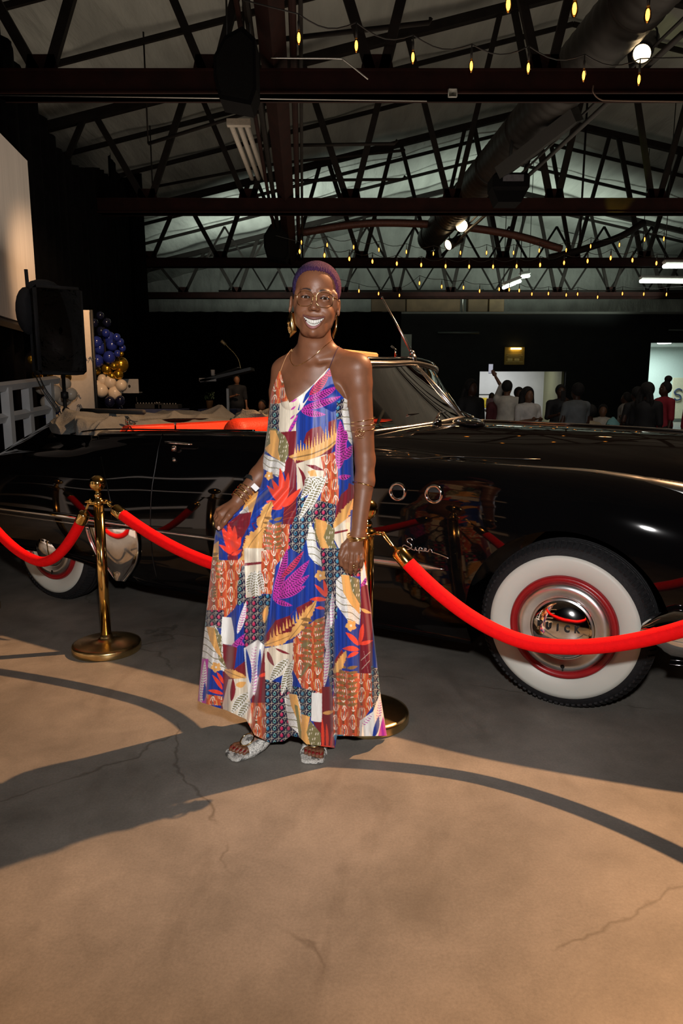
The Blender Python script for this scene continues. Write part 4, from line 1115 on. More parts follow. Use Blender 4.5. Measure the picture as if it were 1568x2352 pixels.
stanchion(sLL, 'gold rope stanchion beyond the left edge of the frame')
def rope(a, b_, low, r, label, ends=(True, True)):
    """rope between two hook points; low = (parameter, height) of the lowest point"""
    t = thing('velvet_rope', label, 'rope', (a + b_) / 2 * [1, 1, 0] + [0, 0, low[1]], 'red velvet ropes')
    n = 60; P = []
    u0, wlow = low
    for i in range(n + 1):
        s = i / n
        z0 = a[2] if s < u0 else b_[2]
        q = (u0 - s) / u0 if s < u0 else (s - u0) / (1 - u0)
        z = wlow + (z0 - wlow) * (0.35 * q ** 2 + .65 * q ** 1.75)
        p = a + (b_ - a) * s; P.append(np.array([p[0], p[1], z]))
    P = np.array(P)
    i0, i1 = 3, n - 3
    MB().tube(P[i0:i1 + 1], r, 18).build('rope_sleeve', M_velvet, t)
    for e, (i, j, k) in enumerate(((0, i0 + 1, 1), (n, i1 - 1, -1))):
        if not ends[e]: continue
        d = P[i] - P[j]; L = np.linalg.norm(d); d /= L; p = P[j]
        cap = MB().lathe([(r * 1.1, -.004), (r * 1.12, .0), (r * 1.12, .05), (r * 1.0, .058), (r * .7, .066), (.008, .07), (.006, .085)], p - d * .01, d, 20).build('end_cap', M_brass, t)
        h0 = p + d * .07
        MB().tube(catmull([h0, h0 + d * .02 + [0, 0, .004], P[i] + [0, 0, .008], P[i] - d * .004 + [0, 0, -.006], h0 + d * .015 - [0, 0, .008]], 5), .0038, 6).build('snap_hook', M_brass, t)
def hook(s, toward):
    d = (toward - s) * [1, 1, 0]; d /= np.linalg.norm(d); return s + d * .068 + np.array([0, 0, .806])
rope(hook(sR, sRR), hook(sRR, sR), (.43, .438), .0285, 'red velvet rope sagging across the front wheel')
rope(hook(sL, sR), hook(sR, sL), (.60, .56), .0285, 'red velvet rope running from the left stanchion to behind the woman')
rope(hook(sLL, sL), hook(sL, sLL), (.60, .42), .0285, 'red velvet rope leaving the frame at the left edge')

# ================================================================ STAGE SIDE, LEFT
M_wrail = mat('white_painted_wood', (0.62, 0.63, 0.64), 0.55, noise=0.06, nscale=5)
# projection screen on the left wall
def wlp(Y, z, off=0.12): return np.array([x0l - 0.1212 * Y + off, Y, z])
ps = thing('projection_screen', 'large blank white projection screen on the left wall', 'screen', wlp(8, 2.3))
Yr = 9.6
zt, zb_ = 4.32, 2.24
V = [wlp(y, z, .14) for y in (4.85, Yr) for z in (zb_, zt)] + [wlp(y, z, .18) for y in (4.85, Yr) for z in (zb_, zt)]
mk('screen_fabric', V, [(4, 6, 7, 5), (0, 1, 3, 2), (0, 4, 5, 1), (2, 3, 7, 6), (0, 2, 6, 4), (1, 5, 7, 3)], mat('screen_white', (.62, .58, .55), .8, noise=.08, nscale=3, stretch=(1, 6, .3)), ps, smooth=False)
MB().tube([wlp(4.85, zb_ - .06, .16), wlp(Yr, zb_ - .06, .16)], .05, 4).build('bottom_bar', mat('bar_brown', (.03, .018, .012), .6, noise=.1), ps, smooth=False)
# ramp railing
rl = thing('ramp_railing', 'white painted wooden railing of the stage ramp at the left edge', 'railing', at(60, 1040, 7.6))
def px_box(mb, p, q, Y0, Y1, w):
    beam(mb, at(*p, Y0), at(*q, Y1), w, w)
for (xt, yt, xb, yb, Y) in ((14, 890, 32, 1090, 7.2), (60, 882, 72, 1090, 7.7), (111, 872, 117, 1090, 8.2), (-40, 898, -25, 1100, 6.7)):
    m_ = MB(); beam(m_, at(xt, yt, Y), at(xt, yt, Y) * [1, 1, 0] + [0, 0, .3], .085, .085); m_.build('post', M_wrail, rl, smooth=False)
for y0_, y1_ in ((889, 872), (966, 936)):
    m_ = MB(); beam(m_, at(-60, y0_ + 8, 6.6), at(131, y1_, 8.4), .07, .07); m_.build('rail', M_wrail, rl, smooth=False)
# loudspeaker on a stand with a cloth cover
sc_ = at(131, 762, 7.7); kS = 1.225
sk = thing('covered_loudspeaker', 'black cloth-covered loudspeaker on a pole stand behind the car tail', 'loudspeaker', sc_ * [1, 1, 0])
R_ = np.array([[math.cos(.55), -math.sin(.55), 0], [math.sin(.55), math.cos(.55), 0], [0, 0, 1]])
o = MB().bbox(sc_, (.49, .44, .905), .035, R=R_).build('cabinet_cover', mat('cover_black', (.012, .013, .016), .85, noise=.3, nscale=7, bump=.8, bscale=9), sk)
f_ = MB(); f_.tube(catmull([sc_ + kS * np.array([-.27, -.1, .30]), sc_ + kS * np.array([-.30, -.1, .18]), sc_ + kS * np.array([-.32, -.1, .06]), sc_ + kS * np.array([-.26, -.1, -.0])], 5), [.02] + [.05] * 14 + [.02], 8) if False else None
MB().sphere(sc_ + kS * np.array([-.22, -.06, .17]), (.11, .15, .245), 14, 10).build('cover_drape', mat('cover_black', ()), sk)
MB().sphere(sc_ + kS * np.array([-.10, .0, .37]), (.17, .15, .085), 14, 8).build('cover_bunch', mat('cover_black', ()), sk)
MB().tube([sc_ + kS * np.array([-.22, -.02, .3]), sc_ + kS * np.array([-.225, -.02, .52])], .02, 8).build('cover_knot', mat('cover_black', ()), sk)
MB().tube([sc_ + kS * np.array([.03, 0, -.3]), sc_ * [1, 1, 0] + [.03, 0, .35]], .019, 10).build('pole', M_iron, sk)
MB().lathe([(.02, 0), (.04, .01), (.04, .07), (.02, .08)], sc_ + kS * np.array([.03, 0, -.58]), (0, 0, 1), 12).build('collar', M_iron, sk)
for a in (0.3, 2.4, 4.5):
    MB().tube([sc_ * [1, 1, 0] + [.03, 0, .75], sc_ * [1, 1, 0] + [.03 + .45 * math.cos(a), .45 * math.sin(a), .37]], .012, 6).build('leg', M_iron, sk)
cb = MB()
for dx in (0, .03): cb.tube(catmull([sc_ + kS * np.array([-.18 + dx, -.1, -.36]), sc_ + kS * np.array([-.12 + dx, -.1, -.5]), sc_ + kS * np.array([-.02 + dx, -.08, -.68]), sc_ + kS * np.array([.02, -.03, -.85])], 6), .006, 5)
cb.build('cable', M_iron, sk)
# white step-and-repeat banner
bn = thing('banner', 'pale banner with small dark lettering standing behind the balloons at left', 'banner', at(160, 950, 9.3) * [1, 1, 0] + [0, 0, .36])
a, b_ = at(108, 940, 9.5), at(204, 712, 9.2)
ax_ = np.array([b_[0] - a[0], -.3, 0])
mk('banner_fabric', [a * [1, 1, 0] + [0, 0, .4], a * [1, 1, 0] + ax_ + [0, 0, .4], a * [1, 1, 0] + ax_ + [0, 0, b_[2]], a * [1, 1, 0] + [0, 0, b_[2] + .03],
    a * [1, 1, 0] + [0, .03, .4], a * [1, 1, 0] + ax_ + [0, .03, .4], a * [1, 1, 0] + ax_ + [0, .03, b_[2]], a * [1, 1, 0] + [0, .03, b_[2] + .03]],
   [(0, 1, 2, 3), (7, 6, 5, 4), (0, 4, 5, 1), (1, 5, 6, 2), (2, 6, 7, 3), (3, 7, 4, 0)], mat('banner_white', (.75, .66, .55), .7, noise=.05), bn, smooth=False)
bt = MB()
rr = random.Random(3)
for k in range(16):
    s = .15 + .8 * rr.random(); z = 1.1 + 1.5 * rr.random()
    p = a * [1, 1, 0] + ax_ * s + [0, -.02, z]
    bt.tube(catmull([p, p + [.03, -.0, .03], p + [.05, 0, -.02], p + [.09, 0, .01]], 3), .006, 4)
bt.build('banner_lettering', mat('ink_grey', (.2, .2, .22), .6, noise=.1), bn)
bn_s = MB().tube([at(-20, 0, 1)] * 0 or [b_ * [1, 1, 0] + [.03, 0, .36], b_ + [.03, 0, .0]], .02, 6).build('side_pole', M_iron, bn)

# balloons
M_bb = mat('balloon_blue', (.02, .035, .26), .16, coat=.5, noise=.05)
M_bn = mat('balloon_navy', (.008, .01, .03), .12, coat=.6, noise=.05)
M_bg = mat('balloon_gold', (.62, .36, .035), .22, .85, noise=.05)
M_bw = mat('balloon_cream', (.68, .58, .46), .3, coat=.3, noise=.05)
def balloons(lst, Y, name_label, base):
    t = thing('balloon_column', name_label, 'balloons', base)
    for (x, y, r, c) in lst:
        dY = rr.uniform(-.12, .12)
        p = at(x, y, Y + dY); s = 1600 / (p[1] * ct - (p[2] - CAM_H) * st); R = r / s
        m_ = MB().sphere(p, (R, R, R * 1.07), 20, 14)
        q = np.array([rr.uniform(-1, 1), rr.uniform(.2, 1), rr.uniform(-1, .2)]); q /= np.linalg.norm(q)
        m_.lathe([(R * .12, 0), (R * .05, R * .1), (R * .13, R * .17)], p + q * R * .98, q, 8)
        m_.build('balloon', {'b': M_bb, 'n': M_bn, 'g': M_bg, 'w': M_bw}[c], t)['label'] = {'b': 'royal blue balloon', 'n': 'dark navy balloon', 'g': 'metallic gold balloon', 'w': 'cream balloon'}[c]
    MB().tube([base, base + np.array([0, 0, 2.1])], .015, 6).build('pole', M_iron, t)
balloons([(230, 725, 9, 'n'), (245, 741, 10, 'n'), (216, 742, 10, 'n'), (232, 761, 10, 'n'), (222, 786, 13, 'b'), (229, 800, 14, 'b'), (250, 776, 14, 'b'), (257, 793, 13, 'b'), (243, 765, 9, 'b'),
          (268, 775, 9, 'b'), (276, 786, 9, 'b'), (281, 800, 8, 'b'), (214, 808, 9, 'b'), (224, 829, 14, 'b'), (251, 821, 14, 'b'), (270, 812, 8, 'b'), (278, 838, 17, 'g'), (246, 848, 12.5, 'g'),
          (221, 851, 11, 'g'), (262, 841, 8, 'g'), (272, 860, 11, 'g'), (279, 813, 5, 'g'), (257, 864, 9, 'g'), (253, 877, 14.5, 'w'), (236, 872, 12, 'w'), (279, 885, 13, 'w'), (233, 897, 15, 'w'),
          (264, 903, 15.5, 'w'), (222, 885, 11, 'w'), (252, 922, 12, 'n'), (276, 920, 11, 'n'), (275, 938, 8, 'n')], 12.0, 'balloon column of blue, gold and cream balloons right of the banner', at(250, 960, 12.0) * [1, 1, 0] + [0, 0, .36])
balloons([(72, 827, 9, 'g'), (86, 862, 12, 'g'), (110, 858, 12, 'g'), (152, 866, 12, 'g'), (96, 889, 16, 'w'), (150, 881, 13, 'w'), (163, 905, 14, 'w'), (124, 902, 19, 'w'), (146, 913, 19, 'w'), (107, 924, 14, 'w'),
          (113, 667, 11, 'n'), (134, 668, 11, 'n'), (152, 944, 9, 'n'), (126, 940, 12, 'b'), (104, 950, 9, 'b')], 8.75, 'balloon cluster of gold and cream balloons behind the ramp railing', at(125, 960, 8.75) * [1, 1, 0] + [0, 0, .36])

# tables, laptop, mixer, plant on the stage
def cloth_table(x0, x1, ytop, Y, label):
    a = at(x0, ytop, Y); b_ = at(x1, ytop, Y); w = b_[0] - a[0]; c = (a + b_) / 2
    t = thing('cloth_table', label, 'table', c * [1, 1, 0] + [0, 0, .36])
    n = 120; V = []
    per = [(s * w - w / 2, -.38) for s in np.linspace(0, 1, 60)] + [(w / 2, -.38 + .76 * s) for s in np.linspace(0, 1, 12)[1:]] + [(w / 2 - s * w, .38) for s in np.linspace(0, 1, 60)[1:]] + [(-w / 2, .38 - .76 * s) for s in np.linspace(0, 1, 12)[1:-1]]
    m = len(per)
    for lv in range(4):
        for i, (x, y) in enumerate(per):
            f = [0, 0, .6, 1][lv]; k = 1 + .0 * lv
            wv = .03 * f * math.sin(i * 1.1) + .02 * f
            d = math.hypot(x, y); z = c[2] - [0, .015, .35, .72][lv] * min(1, (c[2] - .37) / .72)
            V.append((c[0] + x + (x / d) * wv, c[1] + y + (y / d) * wv, z))
    F = [tuple(q) for q in grid_faces(4, m, wrap_v=True)] + [tuple(range(m))]
    mk('tablecloth', V, F, mat('navy_cloth', (.022, .032, .085), .8, noise=.15, nscale=9), t)
    MB().bbox((c[0], c[1], c[2] - .02), (w - .03, .73, .03), .005).build('tabletop', M_dark, t, smooth=False)
    for sx in (-1, 1):
        MB().tube([(c[0] + sx * (w / 2 - .15), c[1], c[2] - .03), (c[0] + sx * (w / 2 - .15), c[1], .36)], .02, 6).build('leg', M_iron, t)
    return c
cloth_table(214, 425, 939, 12.6, 'long table under dark blue cloth beside the balloon column')
cloth_table(462, 548, 939, 15.6, 'blue clothed table behind the lectern')
tz = at(300, 939, 12.6)[2]
lp = at(297, 901, 12.5)
lt_ = thing('laptop', 'open silver laptop seen from behind on the blue table', 'laptop', lp)
MB().bbox(at(297, 887, 12.5), (.33, .015, .25), .006).build('lid', mat('laptop_silver', (.42, .42, .42), .35, .3, noise=.05), lt_, smooth=False)
MB().sphere(at(297, 887, 12.485), (.022, .004, .026), 12, 8).build('lid_badge', M_dark, lt_)
MB().bbox(at(297, 901, 12.5) + [0, .12, -.0], (.33, .23, .015), .004).build('base', mat('laptop_silver', ()), lt_, smooth=False)
st_ = MB().tube([at(283, 903, 12.55), at(279, 937, 12.55)], .008, 5).tube([at(312, 903, 12.55), at(316, 937, 12.55)], .008, 5).bbox(at(298, 904, 12.55), (.36, .2, .01), .003)
tag(st_.build('laptop_stand', M_iron), 'thin black stand carrying the laptop on the blue table', 'stand')
for k, (x, w, h, lab) in enumerate([(343, .42, .09, 'dark mixing console on the blue table'), (368, .14, .10, 'small dark box beside the mixing console'), (392, .34, .08, 'dark turntable at the right end of the blue table')]):
    p = at(x, 939, 12.55); p[2] = tz + h / 2 + .002
    t = thing('audio_mixer', lab, 'audio gear', p - [0, 0, h / 2])
    MB().bbox(p, (w, .3, h), .01).build('case', M_dark, t, smooth=False)
    kb = MB()
    for i in range(int(w / .05)): kb.lathe([(.009, 0), (.008, .02)], p + [-w / 2 + .03 + i * .05, -.08, h / 2], (0, 0, 1), 8)
    kb.build('knob', mat('knob_grey', (.25, .25, .25), .4, noise=.1), t)
pc = at(481, 920, 15.3)
pp = thing('potted_plant', 'small green plant in a round pot on the table behind the lectern', 'plant', pc - [0, 0, .17])
MB().lathe([(.06, -.17), (.075, -.02), (.078, 0)], pc, (0, 0, 1), 14).build('pot', mat('pot_brown', (.18, .09, .03), .6, noise=.2), pp)
lf = MB()
for k in range(40):
    a = rr.uniform(0, 6.28); r_ = rr.uniform(.02, .09); z = rr.uniform(.0, .16)
    q = pc + [r_ * math.cos(a), r_ * math.sin(a), z]
    lf.add([q, q + [.03 * math.cos(a), .03 * math.sin(a), .03], q + [.02 * math.cos(a + .6), .02 * math.sin(a + .6), .055]], [(0, 1, 2)])
lf.build('foliage', mat('leaf_green', (.05, .09, .03), .6, noise=.2), pp)['kind'] = 'stuff'
# lectern
ld = thing('lectern', 'black tilted lectern with gooseneck microphone and papers on stage', 'lectern', at(522, 950, 11.0) * [1, 1, 0] + [0, 0, .36])
a, b_ = at(466, 876, 11.0), at(580, 848, 11.0)
m_ = MB(); beam(m_, a, b_, .045, .5); m_.build('desk_top', mat('lectern_black', (.02, .02, .02), .4, noise=.1), ld, smooth=False)
MB().bbox(a + [.12, -.24, .02], (.26, .02, .05), .005).build('front_lip', mat('lectern_edge', (.3, .29, .28), .4, noise=.1), ld, smooth=False)
MB().bbox((at(522, 862, 11.0) * [1, 1, 0] + [0, 0, .9]), (.05, .05, 1.1), .008).build('post', mat('lectern_post', (.3, .29, .27), .35, .6, noise=.1), ld, smooth=False)
MB().bbox((at(522, 862, 11.0) * [1, 1, 0] + [0, 0, .375]), (.5, .4, .03), .01).build('foot', M_iron, ld, smooth=False)
MB().tube(catmull([at(x, y, 11.0) for x, y in [(553, 848), (548, 828), (538, 812), (524, 798), (517, 790)]], 6), .007, 6).build('gooseneck', M_brass_s, ld)
MB().tube([at(518, 792, 11.0), at(508, 783, 11.0)], [.02, .026], 10).build('microphone', mat('mic_gold', (.5, .38, .2), .4, .6, noise=.2, nscale=80), ld)
pg = MB(); pa, pb = at(496, 866, 10.95), at(545, 851, 10.95)
for k in range(3): beam(pg, pa + [.02 * k, 0, .03 + .006 * k], pb + [.02 * k, 0, .034 + .006 * k], .004, .3)
tag(pg.build('paper_sheets', mat('paper', (.5, .45, .4), .7, noise=.05), smooth=False), 'pale papers lying on the lectern top', 'papers')
tag(MB().lathe([(.028, 0), (.032, .09), (.03, .09), (.026, .01)], at(489, 866, 10.95) + [0, 0, .02], (0, 0, 1), 14).build('drinking_cup', mat('cup_clear', (.5, .45, .4), .2, noise=.1)), 'small cup standing on the low end of the lectern', 'cup')

# white frame standing left of the photographer; the black paintwork mirrors its rails and posts
wr = thing('white_frame', 'white frame of posts and rails left of the camera, mirrored in the black car side', 'frame', C(-1.2, 2.6, 0))
Rw = np.stack([U, -Vv, [0, 0, 1]], 1)
for h_, t_2 in ((.12, .2), (.52, .06), (1.12, .05), (1.78, .05)):
    MB().bbox(C(-1.3, 2.6, h_), (7.0, .04, t_2), .005, R=Rw).build('rail', M_wrail, wr, smooth=False)
for k in range(4):
    MB().bbox(C(-4.5 + 1.84 * k, 2.57, .9), (.22, .05, 1.8), .006, R=Rw).build('post', M_wrail, wr, smooth=False)
# ================================================================ THE WOMAN
YP = 2.57
def B(x, y, d=0.0): return at(x, y, YP + d)
woman = thing('person', 'smiling woman with short purple hair, gold-rimmed glasses and a long multicoloured print dress', 'person', (-.2, YP, 0))
# head frame: millimetres, x to image right, y backwards, z up, origin between the eyes
OH = at(723.4, 683, 2.445)
rl_ = math.radians(4.5); ya_ = math.radians(-3)
Rh = np.array([[math.cos(rl_), 0, math.sin(rl_)], [0, 1, 0], [-math.sin(rl_), 0, math.cos(rl_)]]) @ np.array([[math.cos(ya_), -math.sin(ya_), 0], [math.sin(ya_), math.cos(ya_), 0], [0, 0, 1]])
def H(x, y, z): return OH + Rh @ (np.array([x, y, z]) / 1000)
def toH(P): return ((P - OH) @ Rh) * 1000
F_ = Field((-.52, 2.28, -.005), (.185, 2.80, 1.80), 0.0021)
def he(c, r, k=8, sub=False): F_.ell(H(*c), np.array(r) / 1000, k / 1000, R=Rh, sub=sub)
def hc_(a, ra, b_, rb, k=6, sub=False): F_.cap(H(*a), ra / 1000, H(*b_), rb / 1000, k / 1000, sub)
# skull, face, jaw
he((-5, 88, 44), (77, 100, 80), 10)
he((-4, 58, -22), (68, 69, 82), 16)
he((0, 32, -94), (45, 42, 37), 20)
for s in (-1, 1):
    hc_((s * 54 - 3, 78, -48), 20, (s * 23 - 1, 28, -105), 19, 16)
    he((s * 40 - 2, 21, -45), (22, 21, 20), 20)                   # smiling cheeks
    hc_((s * 52 - 4, 58, -10), 18, (s * 45 - 3, 46, -78), 17, 20)
    hc_((s * 14, -3, 20), 6, (s * 46, 8, 19), 5, 12)                # brow ridge
    hc_((s * 60, 34, 14), 14, (s * 64, 50, -20), 12, 14)           # temple to cheekbone
hc_((0, 2, -100), 9, (0, 2, -116), 12, 18)                        # chin pad
for s in (-1, 1): F_.ell(H(s * 33, -10, -1), (.0185, .014, .0115), .008, R=Rh, sub=True)
# nose
hc_((0, -6, 4), 6.5, (0, -20, -30), 9.0, 9)
he((0, -24, -37), (11, 10, 9), 6)
for s in (-1, 1): he((s * 12, -12, -40), (7.5, 10, 7), 7)
for s in (-1, 1): F_.ell(H(s * 7, -17, -49), (.0042, .006, .0035), .002, R=Rh, sub=True)
# eyelids closing around the eyeballs
for s in (-1, 1):
    he((s * 33, 13, -1), (15.5, 14.5, 13.5), 4)
    F_.ell(H(s * 33, -1.5, -1.5), (.0158, .0085, .0040), .0012, R=Rh, sub=True)
    hc_((s * 20, 1, -9), 2.2, (s * 44, 5, -8), 2.0, 4)
# muzzle and lips
he((0, 16, -78), (40, 26, 32), 12)
mx = np.linspace(-1, 1, 17)
def lipU(t): return (t * 38, -13 + 17 * t * t, -71 + 11.5 * abs(t) ** 1.7)
def lipL(t): return (t * 37, -14 + 18 * t * t, -100 + 39 * abs(t) ** 2.1)
for fn, r0, r1 in ((lipU, 5.4, 2.4), (lipL, 5.6, 2.0)):
    for a, b_ in zip(mx[:-1], mx[1:]):
        hc_(fn(a), r0 + (r1 - r0) * abs(a) ** 1.5, fn(b_), r0 + (r1 - r0) * abs(b_) ** 1.5, 3)
# mouth opening
S_, X_, Y_, Z_ = F_.sl(H(-60, -40, -125), H(60, 60, -45))
P_ = np.stack(np.broadcast_arrays(X_, Y_, Z_), -1)
L_ = toH(P_.astype(np.float64))
lx, ly, lz = L_[..., 0], L_[..., 1], L_[..., 2]
t_ = lx / 36.0
zu = -75.5 + 12 * np.abs(t_) ** 1.7; zl = -95.5 + 32 * np.abs(t_) ** 2.1
q_ = np.maximum(np.maximum(lz - zu, zl - lz) * .8, np.maximum(np.abs(lx) - 36, np.abs(ly - (-8 + 18 * t_ ** 2)) - 15))
F_.put(S_, q_ / 1000, .0012, True)
# smile folds
for s in (-1, 1):
    for a, b_ in (((19, -17, -40), (32, -8, -52)), ((32, -8, -52), (45, 3, -66))):
        hc_((s * a[0], a[1], a[2]), 1.6, (s * b_[0], b_[1], b_[2]), 1.6, 7, True)
# ears
for s, ex in ((-1, -90), (1, 77)):
    he((ex, 72, -16), (7, 17, 25), 5); he((ex + s * 2, 66, -40), (4.5, 9, 9), 5)
    F_.ell(H(ex + s * 6, 66, -14), (.0045, .009, .016), .003, R=Rh, sub=True)
# neck, shoulders, torso
F_.cap(H(-1, 92, -60), .054, B(722, 806, -.01), .053, .02)
F_.cap(B(722, 790, -.01), .052, B(722, 850, .03), .075, .03)
shR, shL = B(820, 846, -.055), B(652, 852, .075)
F_.cap(B(728, 800, .01), .04, B(800, 834, -.03), .036, .03)
F_.cap(B(716, 800, .02), .04, B(664, 836, .06), .034, .03)
F_.cap(B(672, 862, .06), .05, B(800, 862, -.01), .055, .035)
F_.ell(B(728, 905, .045), (.135, .095, .13), .04)
F_.ell(B(800, 850, -.04), (.06, .05, .05), .03)
F_.cap(B(708, 829, -.048), .0075, B(662, 822, .035), .007, .02)
F_.cap(B(734, 829, -.056), .0075, B(795, 816, -.04), .007, .02)
F_.ell(B(684, 918, -.005), (.056, .05, .055), .03); F_.ell(B(762, 918, -.04), (.058, .052, .056), .03)
F_.cap(B(718, 840, -.045), .003, B(716, 900, -.06), .006, .02, True) if False else None
F_.cap(B(728, 960, .06), .10, B(722, 1090, .06), .10, .05)
F_.cap(B(722, 1090, .06), .10, B(720, 1190, .05), .125, .05)
FT = Field((0, 0, 0), (.01, .01, .01), .01); FT.lo, FT.h, FT.n, FT.a = F_.lo, F_.h, F_.n, F_.a.copy()      # torso only, for draping
# image-right arm
elR, wrR = B(838, 1056, -.035), B(822, 1226, -.085)
F_.cap(shR, .053, B(822, 880, -.05), .050, .02)
F_.cap(B(822, 880, -.05), .049, B(832, 980, -.042), .0405, .012)
F_.cap(B(832, 980, -.042), .0405, elR, .036, .012)
F_.cap(elR, .036, B(837, 1105, -.05), .0355, .015)
F_.cap(B(837, 1105, -.05), .0355, wrR, .026, .015)
# image-left arm, elbow behind the dress
elL, wrL = B(632, 1040, .13), B(549, 1147, .0)
F_.cap(shL, .048, B(645, 900, .10), .043, .02)
F_.cap(B(645, 900, .10), .042, elL, .036, .015)
F_.cap(elL, .037, B(596, 1092, .06), .036, .015)
F_.cap(B(596, 1092, .06), .036, wrL, .0245, .015)
def finger(P, r, k=.0035):
    for i in range(len(P) - 1): F_.cap(P[i], r[i], P[i + 1], r[i + 1], k)
# image-right hand: back to the camera, fingers loosely curled downwards
F_.cap(B(821, 1230, -.088), .025, B(812, 1252, -.098), .022, .012)
for x0, x1, d0, rr0 in ((814, 797, -.100, .0125), (816, 809, -.104, .0125), (818, 820, -.102, .0125), (821, 830, -.096, .012)):
    F_.cap(B(x0, 1240, -.094), .017, B(x1, 1268, d0), rr0, .010)
fR = [((796, 1268, -.100), (793, 1288, -.118), (793, 1303, -.112), (797, 1310, -.098)),
      ((808, 1270, -.105), (806, 1292, -.124), (804, 1308, -.116), (806, 1315, -.100)),
      ((820, 1269, -.103), (819, 1290, -.120), (817, 1306, -.112), (817, 1312, -.097)),
      ((830, 1266, -.096), (831, 1284, -.110), (829, 1297, -.103), (827, 1303, -.09))]
for k, f in enumerate(fR): finger([B(*p) for p in f], [[.0105, .0098, .009, .008], [.0108, .010, .0092, .008], [.0104, .0097, .009, .0078], [.0094, .0086, .008, .007]][k])
finger([B(806, 1238, -.092), B(790, 1256, -.10), B(783, 1276, -.108), B(784, 1296, -.108)], [.014, .0125, .0108, .009], .006)
# image-left hand: pinching the skirt
F_.cap(wrL, .0235, B(533, 1168, -.02), .021, .010)
for (a, b_) in (((536, 1163, -.015), (507, 1180, -.04)), ((538, 1166, -.02), (512, 1190, -.045)), ((532, 1160, -.005), (503, 1172, -.02))):
    F_.cap(B(*a), .018, B(*b_), .0125, .010)
fL = [((501, 1172, -.015), (496, 1186, -.012), (498, 1198, .0), (503, 1204, .005)),
      ((504, 1178, -.03), (497, 1192, -.028), (499, 1205, -.018), (504, 1211, -.012)),
      ((509, 1184, -.042), (500, 1196, -.042), (500, 1209, -.034), (505, 1214, -.026)),
      ((513, 1190, -.046), (505, 1201, -.05), (503, 1212, -.042), (506, 1217, -.034))]
for f in fL: finger([B(*p) for p in f], [.0105, .0098, .009, .0078])
finger([B(537, 1170, -.035), B(526, 1184, -.058), B(515, 1199, -.062), B(507, 1211, -.056)], [.0135, .0118, .010, .0085], .006)
# hips, legs, feet (heels raised)
T1, T2 = ground(533, 1741), ground(717, 1752)
dF1 = np.array([.80, .60, 0]); dF2 = np.array([.06, .998, 0])
for T, d, hipx in ((T1, dF1, 690), (T2, dF2, 752)):
    n = np.array([-d[1], d[0], 0]) if T is T1 else np.array([-d[1], d[0], 0])
    Zu = np.array([0, 0, 1.0])
    ank = T + d * .195 + Zu * .155
    F_.cap(B(hipx, 1190, .05), .085, B(hipx + (-30 if T is T1 else -10), 1440, .04), .052, .03)
    F_.cap(B(hipx + (-30 if T is T1 else -10), 1440, .04), .052, ank + Zu * .18 , .042, .02)
    F_.cap(ank + Zu * .18, .042, ank, .031, .015)
    F_.cap(ank, .031, T + d * .20 + Zu * .10, .028, .015)
    F_.cap(ank - d * .01, .028, T + d * .09 + Zu * .045, .022, .015)
    F_.cap(T + d * .2 + Zu * .105, .024, T + d * .08 + Zu * .034, .020, .012)
    for o in (-.022, 0, .022): F_.cap(T + d * .11 + n * o * .8 + Zu * .040, .017, T + d * .062 + n * o * 1.15 + Zu * .024, .0130, .010)
    side = 1 if T is T1 else -1     # big toe side
    for i in range(5):
        o = (.030 - i * .0145) * side * (1 if T is T1 else 1)
        r_ = [.0115, .0085, .0082, .0078, .0074][i]
        back = [0, .001, .006, .013, .022][i]
        F_.cap(T + d * (.065 + back) + n * o + Zu * .026, r_, T + d * (.030 + back) + n * o * 1.02 + Zu * .0275, r_ * 1.02, .003)
        F_.cap(T + d * (.030 + back) + n * o * 1.02 + Zu * .0275, r_ * 1.02, T + d * (.014 + back) + n * o * 1.02 + Zu * .019, r_ * .92, .003)
Vw, Qw = F_.mesh()
# skin colours: base, lips, mouth, brows, nails-free
def sm(e0, e1, x): t = np.clip((x - e0) / (e1 - e0), 0, 1); return t * t * (3 - 2 * t)
base_c = np.array([.165, .066, .032]); col = np.tile(base_c, (len(Vw), 1))
Lh = toH(Vw); lx, ly, lz = Lh.T
inhead = (lz > -150) & (ly < 200) & (np.abs(lx) < 110)
tt = lx / 37
uz = -71 + 11.5 * np.abs(tt) ** 1.7; lzz = -100 + 39 * np.abs(tt) ** 2.1
lip = inhead & (np.abs(tt) < 1.03) & (ly < 12) & (((np.abs(lz - uz) < 5.2 - 3 * np.abs(tt)) | (np.abs(lz - lzz) < 5.6 - 3 * np.abs(tt))) | ((lz < uz) & (lz > lzz)))
lip &= ly < (-13 + 19 * tt * tt) + 6
col[lip] = np.where((lz[lip] > -86)[:, None], np.array([[.130, .050, .042]]), np.array([[.215, .085, .085]]))
inside = inhead & (np.abs(lx) < 36) & (lz < uz) & (lz > lzz) & (ly > (-14 + 17 * tt * tt) + 6.5)
col[inside] = (.05, .012, .012)
for s in (-1, 1):
    bx = (s * lx - 14) / 38
    bz = 17.5 + 8.5 * np.sin(np.clip(bx, 0, 1) * 2.5 + .25)
    wd = 3.1 * np.clip(1 - bx, 0, 1) ** .5 + .4
    m_ = inhead & (bx > 0) & (bx < 1) & (np.abs(lz - bz) < wd) & (ly < 40)
    col[m_] = np.array([.022, .012, .010]) + .010 * rng.random((m_.sum(), 1))
    # lash line
    e = ((lx - s * 33) / 15.5) ** 2 + ((lz + 1.3) / 5.6) ** 2
    ee = inhead & (e < 1.16) & (ly < 14) & (lz > -3.5)
    col[ee] = (.015, .008, .006)
